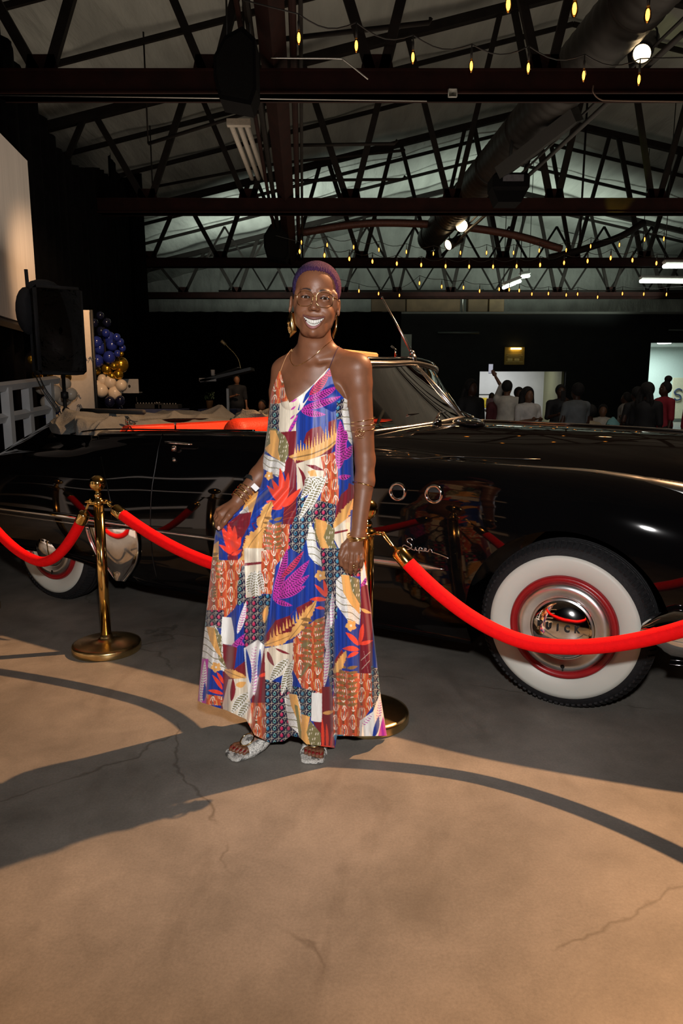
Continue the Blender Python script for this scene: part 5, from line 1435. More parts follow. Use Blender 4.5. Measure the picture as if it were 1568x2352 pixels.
# slightly darker knuckles, elbows; redder palms stay subtle
blot = .5 + .5 * np.sin(Vw[:, 0] * 70 + 3 * np.sin(Vw[:, 2] * 40)) * np.sin(Vw[:, 2] * 55 + 2)
col *= (1 + .05 * (blot - .5))[:, None]
M_skin = mat('deep_brown_skin', (.2, .09, .05), 0.47, spec=.42, noise=.07, nscale=45, bump=.06, bscale=420, attr='Col', sss=.12)
mk('body', Vw, Qw, M_skin, woman, colors=col)
del P_, L_

# nails
M_nail = mat('red_nail_polish', (.20, .010, .010), .18, coat=.6, noise=.05)
M_nailn = mat('pale_nail', (.5, .33, .27), .2, noise=.05)
for T, d in ((T1, dF1), (T2, dF2)):
    n = np.array([-d[1], d[0], 0]); side = 1 if T is T1 else -1
    for i in range(5):
        o = (.030 - i * .0145) * side; back = [0, .001, .006, .013, .022][i]; r_ = [.0115, .0085, .0082, .0078, .0074][i]
        p = T + d * (.017 + back) + n * o * 1.02 + np.array([0, 0, .021 + r_ * .78])
        e3 = -d * .45 + np.array([0, 0, .9]); e3 /= np.linalg.norm(e3); e1 = n; e2 = np.cross(e3, e1)
        pts = [(r_ * .72 * math.cos(a), r_ * .85 * math.sin(a)) for a in np.linspace(0, 2 * math.pi, 13)[:-1]]
        MB().prism(pts, p, e1, e2, .0022).build('toenail', M_nail, woman)
MB().sphere(B(502, 1213, -.067), (.006, .003, .008), 10, 8).build('thumbnail', M_nailn, woman)

# eyes
M_eye = mat('eye_white', (.36, .31, .28), .08, coat=1, noise=.03)
M_iris = mat('iris_dark', (.018, .008, .004), .05, coat=1, noise=.2, nscale=200)
for s in (-1, 1):
    c = H(s * 33, 13.6, -1.2)
    MB().sphere(c, .0133, 28, 20).build('eyeball', M_eye, woman)
    f = -c + np.array([0, 0, CAM_H + .1]); f /= np.linalg.norm(f)
    e = MB().lathe([(.0066, .0112), (.0063, .0121), (.0045, .0131), (.002, .0137), (.0001, .0138)], c, f, 24)
    e.build('iris', M_iris, woman)
# teeth
M_tooth = mat('teeth', (.56, .54, .49), .25, coat=.5, noise=.03)
tb = MB()
for row in (0, 1):
    xs_ = np.array([-30.5, -25.5, -20, -14.5, -9.0, -3.4, 3.4, 9.0, 14.5, 20, 25.5, 30.5]) if row == 0 else np.array([-22, -17.5, -13, -8.6, -4.3, 0, 4.3, 8.6, 13, 17.5, 22])
    wd = [5.0, 5.4, 5.6, 5.8, 6.0, 7.2, 7.2, 6.0, 5.8, 5.6, 5.4, 5.0] if row == 0 else [4.6] * 11
    for x, w in zip(xs_, wd):
        t = x / 36; zt_ = -75.5 + 12 * abs(t) ** 1.7; zb_2 = -95.5 + 32 * abs(t) ** 2.1
        mid = zt_ + (zb_2 - zt_) * .60
        a, b_ = (zt_ + 1.5, mid) if row == 0 else (mid - .8, zb_2 - 1.5)
        y = -8.0 + 19 * t * t + (0 if row == 0 else 1.6)
        h = abs(a - b_)
        ang = math.atan(38 * t / 36)
        Rt = Rh @ np.array([[math.cos(ang), -math.sin(ang), 0], [math.sin(ang), math.cos(ang), 0], [0, 0, 1]])
        tv = MB().sphere((0, 0, 0), 1.0, 14, 10); Q_ = np.array(tv.V); Q_ = np.sign(Q_) * np.abs(Q_) ** .62
        Q_ = Q_ * [w * .53 / 1000, .0042, h * .54 / 1000]; tb.add(H(x, y + 3.5, (a + b_) / 2) + Q_ @ Rt.T, tv.F)
tb.build('teeth', M_tooth, woman)
MB().sphere(H(14, -21, -41), .0014, 8, 6).build('nose_stud', M_brass, woman)

# hair: close purple crop with curled surface
hl_lo, hl_hi = H(-100, -30, -100), H(100, 210, 150)
FH = Field(np.minimum(hl_lo, hl_hi) - .012, np.maximum(hl_lo, hl_hi) + .012, .0017)
FH.ell(H(-5, 88, 44), (.077, .100, .080), .010, R=Rh); FH.ell(H(-4, 64, -22), (.069, .066, .080), .014, R=Rh)
S_, X_, Y_, Z_ = FH.sl(FH.lo, FH.lo + (FH.n - 1) * FH.h)
P_ = np.stack(np.broadcast_arrays(X_, Y_, Z_), -1).astype(np.float64); L_ = toH(P_)
hx, hy, hz = L_[..., 0], L_[..., 1], L_[..., 2]
az = np.degrees(np.arctan2(np.abs(hx + 4), -(hy - 82)))
zl_ = np.interp(az, [0, 22, 36, 48, 58, 68, 78, 90, 110, 180], [87, 86, 81, 68, 47, 20, 2, 6, -10, -62])
zl_ = zl_ + 1.8 * np.sin(az * .9) + 1.2 * np.sin(hx * .8)
crl = 1.1 * np.sin(hx * 1.15 + 2 * np.sin(hz * .5)) * np.sin(hy * 1.05 + 1.5 * np.sin(hx * .6)) * np.sin(hz * 1.2) + .8 * np.sin(hx * 2.1 + hz) * np.sin(hz * 2.3 + hy)
grow = np.clip((hz - zl_) / 14, 0, 1)
q_ = FH.a[S_] * 1000 - (1.0 + 7.5 * grow ** .6 + crl * grow)
q_ = np.maximum(q_, (zl_ - hz) * .55)
FH.a[S_] = (q_ / 1000).astype(np.float32)
Vh, Qh = FH.mesh()
lh = toH(Vh)
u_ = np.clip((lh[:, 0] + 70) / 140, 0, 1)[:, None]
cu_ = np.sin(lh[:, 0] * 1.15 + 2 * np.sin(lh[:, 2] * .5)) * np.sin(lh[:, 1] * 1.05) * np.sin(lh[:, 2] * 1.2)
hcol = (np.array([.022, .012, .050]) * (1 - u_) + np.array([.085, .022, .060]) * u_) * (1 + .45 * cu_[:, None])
mk('hair', Vh, Qh, mat('purple_hair', (.1, .03, .09), .75, noise=.3, nscale=260, bump=.6, bscale=380, attr='Col', spec=.2), woman, colors=hcol)['label'] = 'very short curly purple hair'
del P_, L_

# glasses
M_gold = mat('jewellery_gold', (.86, .60, .26), .14, 1.0, noise=.04, nscale=60)
M_lens2 = clear_mat('spectacle_lens', (.97, .97, .97), 1.25)
gl = MB()
for s in (-1, 1):
    cx_, cz_, w_, h_ = s * 33.5, -7.5, 27.5, 25
    ring = []
    for a in np.linspace(0, 2 * math.pi, 41)[:-1]:
        ca, sa = math.cos(a), math.sin(a)
        x = cx_ + w_ * np.sign(ca) * abs(ca) ** .72 * (1 + .06 * sa); z = cz_ + h_ * np.sign(sa) * abs(sa) ** .72
        ring.append(H(x, -17 + .006 * (x ** 2) * .9 , z))
    gl.tube(ring, .00085, 6, closed=True)
    c0 = np.mean(ring, 0)
    lens = MB().add([c0] + ring, [(0, i + 1, (i + 1) % 40 + 1) for i in range(40)])
    lens.add([c0 + [0, .0012, 0]] + [p + [0, .0012, 0] for p in ring], [(0, (i + 1) % 40 + 1, i + 1) for i in range(40)])
    lens.build('spectacle_lens', M_lens2, woman, smooth=False)
    gl.tube([H(s * 60.5, 3, 4), H(s * 68, 12, 4), H(s * 80, 60, 0)], .0012, 6)
    gl.sphere(H(s * 62, 3, 4), .0018, 8, 6)
    gl.tube([H(s * 8, -17, -6), H(s * 10, -12, -10), H(s * 10, -10, -14)], .0009, 5)
gl.tube(catmull([H(-7.5, -17, -1), H(-3, -19, 1.5), H(3, -19, 1.5), H(7.5, -17, -1)], 5), .0012, 6)
gl.build('spectacles', M_gold, woman)['label'] = 'thin gold-rimmed glasses'
# earrings: curved gold plates
for s, rows_ in ((-1, [(-50, -90, -77), (-62, -94, -72), (-76, -97, -69), (-90, -96, -66), (-104, -94, -63), (-112, -91, -62), (-122, -88, -72), (-134, -85, -83)]),
                 (1, [(-52, 70, 78), (-64, 71, 80), (-76, 72, 81), (-88, 71, 81), (-99, 68, 79), (-109, 64, 76), (-118, 64, 73), (-128, 68, 70)])):
    rz_ = np.array(rows_, float); zz = np.linspace(rz_[0, 0], rz_[-1, 0], 26)
    xl_ = np.interp(-zz, -rz_[:, 0], rz_[:, 1]); xr_ = np.interp(-zz, -rz_[:, 0], rz_[:, 2]); V = []
    for off in (0, 1.4):
        for q, (z, a, b_) in enumerate(zip(zz, xl_, xr_)):
            for k in range(9):
                t = k / 8; V.append(H(a + (b_ - a) * t, 58 + off - 7 * math.sin(math.pi * t) - 5 * math.sin(math.pi * q / 25 * 1.2), z))
    F = [tuple(f) for f in grid_faces(26, 9, flip=True)] + [tuple(v + 234 for v in f) for f in grid_faces(26, 9)]
    mk('earring', V, F, M_gold, woman)['label'] = 'large bent gold plate earring'
    MB().tube([H((rz_[0, 1] + rz_[0, 2]) / 2, 62, -40), H((rz_[0, 1] + rz_[0, 2]) / 2, 58, -52)], .0009, 5).build('earring_hook', M_gold, woman)
# necklace
FA = F_
def push(P, off, dirn, it=14):
    P = np.array(P, float); dirn = np.array(dirn, float)
    for _ in range(it):
        d = FT.sample(P); m = d < off
        if not m.any(): break
        P[m] += (dirn if dirn.ndim == 1 else dirn[m]) * (off - d[m])[:, None] * .9
    return P
def pull(P, off, dirn=None):
    """march points along dirn until they sit `off` outside the skin"""
    P = np.array(P, float); d = P - np.array([0, 0, CAM_H]); d /= np.linalg.norm(d, axis=1)[:, None]
    for _ in range(60):
        q = FA.sample(P) - off
        if (np.abs(q) < 4e-4).all(): break
        P = P + d * np.clip(q, -.01, .01)[:, None] * .8
    return P[np.abs(FA.sample(P) - off) < .0015]
nk = catmull([B(674, 800, -.25), B(667, 812, -.25), B(667, 828, -.25), B(676, 840, -.25), B(692, 836, -.25), B(716, 821, -.25), B(742, 798, -.25), B(768, 776, -.2)], 8)
nk = pull(nk, .0015, (0, 1, 0))
MB().tube(nk, .0011, 5).build('necklace', M_gold, woman)

# bangles and bands
def bangle(c, ax, R, r, ex=1.0, name='bangle', m=None, seg=40, label=None):
    ax = np.array(ax, float); ax /= np.linalg.norm(ax)
    e1 = np.cross(ax, [0, 1, 0]); e1 /= np.linalg.norm(e1); e2 = np.cross(ax, e1)
    o = MB().tube([c + (e1 * math.cos(a) * R * ex + e2 * math.sin(a) * R) for a in np.linspace(0, 2 * math.pi, seg + 1)[:-1]], r, 8, closed=True).build(name, m or M_gold, woman)
    if label: o['label'] = label
    return o
ua = elR - shR; fa = wrR - elR
bangle(B(833, 964, -.045), ua + [.03, 0, 0], .0445, .0014, name='arm_cuff'); bangle(B(833, 975, -.045), ua + [-.01, 0, 0], .0435, .0014, name='arm_cuff')
bangle(B(834, 986, -.043), ua + [.02, .02, 0], .043, .0013, name='arm_cuff')
sp_ = [B(827, 995, -.2) + np.array([(.0015 + .0021 * t) * math.cos(t * 1.0 + 1.2), 0, (.0015 + .0021 * t) * math.sin(t + 1.2)]) * .78 for t in np.linspace(0, 17, 90)][0:]
sp_ = [B(827, 995, -.2) + (p - B(827, 995, -.2)) * .66 for p in sp_]
sp_ = pull(sp_, .002, (0, 1, 0))
MB().tube(sp_, .0012, 5).build('arm_cuff_spiral', M_gold, woman)['label'] = 'gold spiral of the upper-arm cuff'
bangle(B(834, 1113, -.052), fa + [-.05, .0, 0], .039, .0026, name='forearm_bangle')
for k in range(4):
    bangle(B(820 + .6 * k, 1230 + 3.6 * k, -.088), fa + [.02 * k, .07 - .02 * k, 0], .036 + .001 * (k % 2), [.0022, .003, .0018, .002][k])
bangle(B(812, 1299, -.12), (0, 0.25, 1), .0108, .0016, name='finger_ring', seg=20); bangle(B(812, 1303, -.12), (0, .1, 1), .0108, .0012, name='finger_ring', seg=20)
fl = wrL - elL
for k in range(5):
    f = .02 + k * .012
    bangle(wrL + (elL - wrL) / np.linalg.norm(elL - wrL) * (f - .02), fl + np.array([.02 * (k % 3 - 1), .03 * (k % 2), 0]), .032 + .001 * (k % 2), [.003, .002, .0035, .002, .0026][k])
wb_c = B(579, 1108, .045)
ax = fl / np.linalg.norm(fl); e1 = np.cross(ax, [0, 1, 0]); e1 /= np.linalg.norm(e1); e2 = np.cross(ax, e1)
def band(a0, a1, hw, R, name, m):
    V = []; aa = np.linspace(a0, a1, 24)
    for a in aa:
        for h in (-hw, hw): V.append(wb_c + ax * h + (e1 * math.cos(a) + e2 * math.sin(a)) * R)
    mk(name, V, grid_faces(24, 2), m, woman)
band(0, 2 * math.pi, .0085, .0355, 'wristband', mat('black_band', (.01, .01, .01), .5, noise=.1))
for a0 in (math.radians(200),):
    pass
MB().bbox(B(586, 1119, -.02) + np.array([0, -.004, 0]), (.027, .004, .020), .001, R=np.array([[.7, 0, .7], [0, 1, 0], [-.7, 0, .7]])).build('wristband_tag', mat('tag_white', (.75, .75, .75), .5, noise=.03), woman, smooth=False)

# ---------------------------------------------------------------- fabric print, drawn as flat cloth pattern
PX0, PY0, PW, PH, SS = 440, 825, 470, 905, 2
PR = np.zeros((PH * SS, PW * SS, 3), np.float32)
cA = lambda P: [(560 + x / 4.523, 800 + y / 4.523) for x, y in P]
cB = lambda P: [(430 + x / 2.958, 1280 + y / 2.958) for x, y in P]
K_ = dict(blue=(.004, .036, .30), navy=(.010, .009, .035), cream=(.78, .70, .56), white=(.80, .79, .76), maroon=(.20, .010, .022), gold=(.76, .40, .12), orange=(.56, .085, .028),
          red=(.80, .055, .025), magenta=(.50, .032, .36), crimson=(.55, .02, .10), olive=(.19, .17, .075), brown=(.24, .13, .045), teal=(.03, .22, .36), lteal=(.15, .42, .42), black=(.01, .009, .01))
strk = np.interp(np.arange(PW * SS), np.arange(0, PW * SS + 6, 3), rng.random(len(np.arange(0, PW * SS + 6, 3))))
def mask(P):
    P = np.array(P, float); P = (P - [PX0, PY0]) * SS
    x0, y0 = np.maximum(np.floor(P.min(0)).astype(int), 0); x1, y1 = np.minimum(np.ceil(P.max(0)).astype(int) + 1, [PW * SS, PH * SS])
    if x1 <= x0 or y1 <= y0: return None
    X, Y = np.meshgrid(np.arange(x0, x1) + .5, np.arange(y0, y1) + .5)
    m = np.zeros(X.shape, bool); n = len(P)
    for i in range(n):
        a, b_ = P[i], P[(i + 1) % n]
        if a[1] == b_[1]: continue
        c = ((a[1] > Y) != (b_[1] > Y)) & (X < (b_[0] - a[0]) * (Y - a[1]) / (b_[1] - a[1]) + a[0]); m ^= c
    return m, (slice(y0, y1), slice(x0, x1)), X / SS + PX0, Y / SS + PY0
def paint(P, c, mode=None, clip=None):
    r = mask(P)
    if r is None: return
    m, S, X, Y = r
    if clip is not None: m = m & clip(X, Y)
    base = np.array(K_[c] if isinstance(c, str) else c, np.float32)
    A = np.broadcast_to(base, (*m.shape, 3)).copy()
    if mode == 'brush': A = A * (.55 + .75 * strk[S[1]][None, :, None])
    if mode == 'wash': A = A * (.8 + .25 * strk[S[1]][None, :, None]); 
    if mode == 'chain':
        A = A * (.75 + .4 * strk[S[1]][None, :, None])
        px, py = 20.0, 42.0
        cx = np.floor((X) / px); xx = (X - (cx + .5) * px); yy = ((Y + (cx % 2) * py / 2) % py) - py / 2
        xx = xx + 1.5 * np.sin(Y * .13); e = (xx / 6.2) ** 2 + (yy / 17) ** 2
        A[(e > .72) & (e < 1.10) & (np.sin(Y * .21 + cx) > -.75)] = K_['cream']
        A[(np.abs(xx) < 1.3) & (e < .55)] = K_['cream']; A[(np.abs(xx) < .8) & (e < .12)] = K_['navy']
        A[(np.abs(np.abs(yy) - 19) < 1.6) & (np.abs(xx) < 2.4)] = np.array(K_['brown']) * .5
        A[(np.abs(np.abs(xx) - 8.8) < .8) & (np.abs(yy) < 9)] = K_['gold']
    if mode == 'dots':
        px = 16.0
        cx, cy = np.floor(X / px), np.floor(Y / px); xx, yy = X - (cx + .5) * px, Y - (cy + .5) * px
        A[((np.abs(xx) > 7.4) & (np.abs(yy) > 2.5)) | ((np.abs(yy) > 7.4) & (np.abs(xx) > 3))] = np.array(K_['cream']) * .8
        h = (cx * 7 + cy * 5) % 5
        e = ((xx + 1.5) / 3.3) ** 2 + ((yy - 1.2) / 4.4) ** 2
        for v, cc in ((0, 'crimson'), (1, 'teal'), (2, 'crimson'), (3, 'lteal'), (4, 'teal')):
            A[(e < 1) & (h == v)] = K_[cc]
        e2 = ((xx - 1.5) / 4.6) ** 2 + ((yy + .5) / 5.8) ** 2
        A[(e2 < 1) & (e2 > .80) & (yy < 1)] = K_['cream']; A[(e < .3) & (h > 2)] = K_['black']
    if mode == 'speck':
        A[((np.sin(X * 2.2 + 1.3 * np.sin(Y * .5)) * np.sin(Y * 1.7 + X * .2)) > .72)] = K_['black']
        A[np.abs((Y - X * .45 + 3 * np.sin(X * .15)) % 16 - 8) < 1.0] = K_['olive']
    if mode == 'gspeck': A[((np.sin(X * 2.4) * np.sin(Y * 2.1 + X * .3)) > .80)] = K_['brown']
    if mode == 'odash': A[(np.abs((X + .2 * Y) % 5 - 2.5) < .8) & ((Y % 11) < 6) & (np.sin(X * .35 + Y * .2) > 0)] = K_['cream']
    if mode == 'wash2': A = A * (1 - .35 * (np.abs(np.sin(X * .6)) > .93)[..., None] * np.array([0.0, .4, .9]))
    PR[S][m] = A[m]
def leaf(x0, y0, x1, y1, w, c, stripes=None, vein=None, jag=0):
    n = 40; t = np.linspace(0, 1, n); d = np.array([x1 - x0, y1 - y0]); L = np.hypot(*d); d = d / L; nn_ = np.array([-d[1], d[0]])
    hw = w / 2 * np.sin(np.pi * t ** .85) ** .8
    ctr = np.array([x0, y0]) + np.outer(t * L, d) + np.outer(np.sin(np.pi * t) * w * .15, nn_)
    rj = rng.random(n) * jag if jag else 0
    up = ctr + nn_ * (hw + rj * hw * .8)[:, None] if jag else ctr + nn_ * hw[:, None]
    dn = ctr - nn_ * (hw + (rng.random(n) * jag * hw * .8 if jag else 0))[:, None]
    if stripes:
        paint(np.vstack([up, dn[::-1]]), c, None)
        sc, per, duty = stripes
        def cl(X, Y):
            s = (X - x0) * d[0] + (Y - y0) * d[1]; q = (X - x0) * nn_[0] + (Y - y0) * nn_[1]
            return (((s - np.abs(q) * .55) % per) < per * duty) & (np.abs(q) > .8)
        paint(np.vstack([ctr + nn_ * (hw * .8)[:, None], (ctr - nn_ * (hw * .8)[:, None])[::-1]]), sc, clip=cl)
    else: paint(np.vstack([up, dn[::-1]]), c)
    if vein:
        paint(np.vstack([ctr + nn_ * .7, (ctr - nn_ * .7)[::-1]]), vein)
def flower(x, y, r, c='gold'):
    for k in range(5):
        a = k * 1.257 + .4; leaf(x, y, x + r * math.cos(a), y + r * math.sin(a), r * .8, c)
    paint([(x + r * .2 * math.cos(a), y + r * .2 * math.sin(a)) for a in np.linspace(0, 6.28, 10)], 'white')
def fs(f, lst, *a, **k):
    for l in lst:
        p = f([(l[0], l[1]), (l[2], l[3])]); leaf(p[0][0], p[0][1], p[1][0], p[1][1], *(l[4:] if len(l) > 4 else ()), *a, **k)
# base
paint([(430, 820), (920, 820), (920, 1740), (430, 1740)], 'blue', 'brush')
p = lambda f, P, c, m=None: paint(f(P), c, m)
# ---- upper part
p(cA, [(250, 150), (400, 200), (490, 570), (255, 600)], 'orange', 'chain')
p(cA, [(240, 583), (380, 572), (368, 845), (230, 825)], 'navy', 'dots')
p(cA, [(372, 570), (480, 545), (640, 330), (880, 180), (900, 260), (720, 430), (600, 640), (550, 690), (545, 860), (365, 872)], 'cream', 'wash')
p(cA, [(545, 690), (600, 630), (900, 180), (1020, 500), (1015, 740), (880, 770), (640, 890), (540, 1070)], 'blue', 'brush')
p(cA, [(600, 640), (700, 440), (860, 210), (740, 360), (570, 520)], 'white')
p(cA, [(610, 565), (640, 480), (735, 365), (700, 470), (622, 572)], 'blue'); p(cA, [(560, 640), (585, 560), (575, 650)], 'blue')
fs(cA, [(590, 650, 850, 690, 15), (600, 630, 990, 500, 17), (660, 540, 960, 400, 17)], 'magenta', ('navy', 5.5, .45))
fs(cA, [(680, 490, 890, 240, 19), (860, 300, 900, 220, 13)], 'crimson', ('navy', 5.5, .4))
fs(cA, [(455, 895, 560, 690, 8)], 'magenta', ('blue', 8, .3)); fs(cA, [(490, 640, 540, 600, 4), (480, 740, 530, 690, 4), (500, 560, 560, 520, 4)], 'magenta')
p(cA, [(372, 872), (545, 858), (545, 1060), (600, 1040), (650, 880), (700, 835), (800, 810), (870, 950), (880, 765), (1000, 720), (980, 930), (900, 1100), (600, 1210), (545, 1210), (545, 1830), (385, 1835), (410, 1600), (450, 1400), (400, 1230), (465, 1130), (450, 960), (410, 915)], 'maroon', 'wash')
p(cA, [(550, 1065), (585, 960), (660, 1010), (700, 1040), (600, 1060)], 'blue'); p(cA, [(820, 790), (850, 780), (900, 930), (880, 950)], 'blue')
for k in range(16):
    a = 520 + k * 29; yb = 1100 - (k * 9) - max(0, k - 9) * 9
    p(cA, [(a, yb + 10), (a + 12, yb - 70 - 30 * (k % 3) - 4 * k), (a + 26, yb + 10)], 'gold')
    p(cA, [(a, yb + 50), (a + 12, yb + 95 - 10 * (k % 2)), (a + 24, yb + 45)], 'gold') if k < 13 else None
p(cA, [(462, 1125), (560, 1085), (700, 1040), (860, 960), (990, 850), (985, 960), (900, 1040), (800, 1110), (660, 1170), (520, 1160)], 'gold', 'wash')
p(cA, [(490, 1140), (700, 1095), (860, 1030), (950, 960), (955, 972), (866, 1042), (705, 1108), (500, 1150)], 'brown')
p(cA, [(235, 825), (340, 840), (430, 915), (465, 1000), (462, 1120), (420, 1205), (370, 1175), (215, 1065)], 'olive', 'odash')
p(cA, [(268, 850), (330, 855), (368, 950), (355, 1060), (380, 1170), (285, 1120), (215, 1040), (275, 990)], 'gold', 'gspeck')
p(cA, [(200, 1095), (290, 1130), (430, 1200), (425, 1270), (350, 1340), (270, 1290), (180, 1240)], 'white', 'speck')
p(cA, [(545, 1200), (860, 1100), (880, 1280), (820, 1345), (700, 1340), (600, 1480), (555, 1545)], 'cream', 'wash')
p(cA, [(660, 1280), (740, 1260), (760, 1330), (690, 1330)], 'gold'); p(cA, [(560, 1225), (620, 1290), (655, 1370), (618, 1440), (600, 1330)], 'maroon'); p(cA, [(640, 1210), (740, 1215), (850, 1275), (740, 1265)], 'maroon')
p(cA, [(800, 1130), (990, 1060), (985, 1640), (790, 1610), (830, 1300)], 'orange', 'chain')
p(cA, [(960, 740), (1010, 500), (1180, 520), (1180, 1520), (980, 1420)], 'blue', 'brush')
p(cA, [(1015, 500), (1125, 550), (1125, 1010), (1060, 920), (1020, 720)], 'white', 'speck'); p(cA, [(950, 560), (1018, 520), (1022, 740), (960, 740)], 'navy', 'dots')
fs(cA, [(985, 1260, 1000, 750, 26), (1000, 1160, 1130, 1010, 20), (980, 1340, 1110, 1325, 12), (1000, 1010, 1060, 850, 18)], 'magenta', ('navy', 6, .42))
p(cA, [(170, 1250), (350, 1340), (440, 1345), (405, 1830), (330, 1850), (200, 1720), (50, 1900), (110, 1450)], 'blue', 'brush')
x, y = cA([(262, 1325)])[0]; flower(x, y, 11)
fs(cA, [(400, 1640, 375, 1240, 16), (400, 1640, 462, 1290, 14), (400, 1640, 240, 1425, 13), (400, 1660, 230, 1590, 15), (400, 1640, 592, 1455, 15), (395, 1620, 290, 1360, 14), (400, 1650, 540, 1560, 8), (400, 1660, 290, 1670, 10)], 'red')
for a, b_, c, d in ((410, 1720, 540, 1600), (420, 1740, 530, 1700), (430, 1600, 520, 1820), (400, 1780, 545, 1780)):
    q1, q2 = cA([(a, b_), (c, d)]); qq = catmull([q1, ((q1[0] + q2[0]) / 2 + 4, (q1[1] + q2[1]) / 2 - 5), q2], 5); paint(list(map(tuple, qq)) + [(x_ + .3, y_ + .7) for x_, y_ in qq[::-1]], 'orange')
p(cA, [(560, 1540), (700, 1560), (955, 1625), (945, 1880), (880, 1900), (740, 1770), (560, 2200), (450, 2352), (350, 2352), (490, 1860), (550, 1700)], 'navy', 'dots')
fs(cA, [(820, 1335, 590, 1560, 24), (840, 1350, 570, 1790, 18), (700, 1340, 820, 1500, 16), (860, 1320, 680, 1700, 14), (690, 1335, 640, 1440, 12)], 'white', ('olive', 6.5, .6))
p(cA, [(960, 1640), (1010, 1520), (1080, 1460), (1090, 1400), (1150, 1430), (1145, 1600), (1000, 1760), (940, 1860)], 'maroon')
fs(cA, [(930, 1870, 1145, 1560, 16)], 'gold', jag=.9); p(cA, [(940, 1870), (1110, 1740), (1100, 1970), (1000, 2110), (930, 1970)], 'cream', 'wash'); p(cA, [(930, 1910), (1080, 1880), (1080, 1900), (930, 1935)], 'maroon')
p(cA, [(260, 1590), (210, 1700), (130, 1760), (170, 1800), (80, 1820), (120, 1900), (0, 1990), (-60, 2300), (-120, 2352), (150, 2352), (250, 1700)], 'maroon', 'wash')
p(cA, [(90, 1830), (130, 1810), (200, 1920), (180, 1940)], 'blue'); p(cA, [(150, 1760), (180, 1770), (230, 1830), (220, 1850)], 'blue')
p(cA, [(180, 1830), (480, 1830), (430, 2400), (120, 2400)], 'orange', 'chain')
fs(cA, [(290, 1590, 150, 1990, 20), (200, 1870, -10, 2180, 24)], 'gold', vein='brown', jag=.9)
for k in range(9):
    y = 1760 + k * 52; fs(cA, [(300, y + 20, 205 - (k % 2) * 10, y, 7), (310, y + 25, 400, y - 5, 8)], 'brown')
p(cA, [(730, 1765), (860, 1800), (945, 1890), (935, 2010), (990, 2110), (900, 2310), (860, 2200), (730, 1950)], 'olive', 'odash')
p(cA, [(742, 1770), (850, 1800), (870, 1835), (828, 1960), (895, 2100), (885, 2185), (800, 2060), (750, 1920)], 'gold', 'gspeck')
p(cA, [(690, 1800), (732, 1900), (760, 2060), (895, 2200), (880, 2352), (790, 2300), (672, 2150), (650, 2000)], 'white', 'speck')
# flap lifted by the hand
p(cA, [(0, 1640), (120, 1420), (150, 1500), (60, 1800), (-50, 1800)], 'gold', 'gspeck'); p(cA, [(-40, 1700), (40, 1640), (70, 1760), (0, 1800), (-60, 1790)], 'white', 'speck')
p(cA, [(-350, 1900), (-150, 1760), (-120, 2150), (-200, 2200), (-330, 2100)], 'blue', 'brush')
p(cA, [(-180, 1830), (-40, 1720), (80, 1700), (60, 1830), (-60, 2050), (-60, 2352), (-160, 2352), (-170, 2100)], 'maroon', 'wash')
fs(cA, [(-130, 2140, -230, 1850, 16), (-130, 2130, -160, 1820, 15), (-130, 2130, -95, 1840, 15), (-130, 2120, -30, 1960, 16), (-130, 2140, -260, 2040, 10), (-130, 2150, -20, 2090, 9)], 'red')
p(cA, [(-340, 2060), (-260, 2000), (-260, 2352), (-360, 2400)], 'gold', 'wash')
for k in range(5): fs(cA, [(-340, 2140 + k * 45, -260, 2130 + k * 45, 8)], 'brown')
p(cA, [(-60, 2200), (60, 2080), (190, 1940), (190, 2100), (60, 2260), (0, 2400), (-70, 2400)], 'gold', 'wash')
p(cA, [(10, 2240), (190, 2110), (190, 2352), (10, 2352)], 'cream', 'wash')
# ---- lower part
p(cB, [(100, 20), (400, 20), (400, 200), (320, 350), (250, 420), (110, 420)], 'orange', 'chain')
for k in range(4): fs(cB, [(190, 20 + k * 36, 240, 26 + k * 36, 7), (200, 200 + k * 20, 160, 210 + k * 22, 6)], 'brown')
p(cB, [(370, 60), (420, 40), (430, 300), (340, 330), (340, 200)], 'navy', 'dots')
p(cB, [(385, -60), (520, -60), (520, 110), (500, 300), (400, 300)], 'cream', 'wash'); p(cB, [(390, 40), (505, 30), (505, 46), (390, 60)], 'maroon')
p(cB, [(505, -40), (640, -60), (590, 250), (500, 250)], 'orange', 'chain')
fs(cB, [(460, 90, 470, 360, 20), (440, 100, 420, 250, 18), (490, 90, 520, 240, 17)], 'white', ('olive', 6, .6))
p(cB, [(380, 280), (570, 250), (545, 480), (500, 660), (380, 640)], 'navy', 'dots')
fs(cB, [(545, 330, 525, 450, 12)], 'gold')
p(cB, [(600, 60), (700, -60), (830, 20), (940, 80), (940, 430), (700, 560), (520, 560), (570, 280)], 'blue', 'brush')
p(cB, [(585, 300), (600, 180), (640, 0), (660, 40), (610, 200)], 'white')
fs(cB, [(585, 290, 680, -60, 20), (590, 280, 830, 20, 24), (590, 280, 830, 120, 20), (590, 275, 805, 195, 18), (585, 285, 715, 330, 12)], 'magenta', ('navy', 6, .4))
fs(cB, [(640, 140, 790, -40, 14)], 'crimson', ('navy', 6, .4))
p(cB, [(900, -60), (1040, -60), (1010, 560), (985, 950), (925, 600), (935, 250)], 'navy', 'dots')
fs(cB, [(940, 620, 955, 380, 12), (920, 900, 960, 560, 14), (975, 480, 985, 230, 10)], 'white', ('magenta', 7, .35))
p(cB, [(1000, 60), (1180, 60), (1180, 130), (1000, 130)], 'navy', 'dots')
x, y = cB([(905, 125)])[0]; flower(x, y, 14)
fs(cB, [(940, 270, 865, 185, 9), (945, 290, 830, 288, 10), (935, 350, 870, 345, 7), (945, 270, 925, 150, 9)], 'red')
p(cB, [(1010, 160), (1050, 118), (1110, 125), (1170, 170), (1180, 360), (1170, 460), (1090, 430), (1010, 320)], 'white', 'speck')
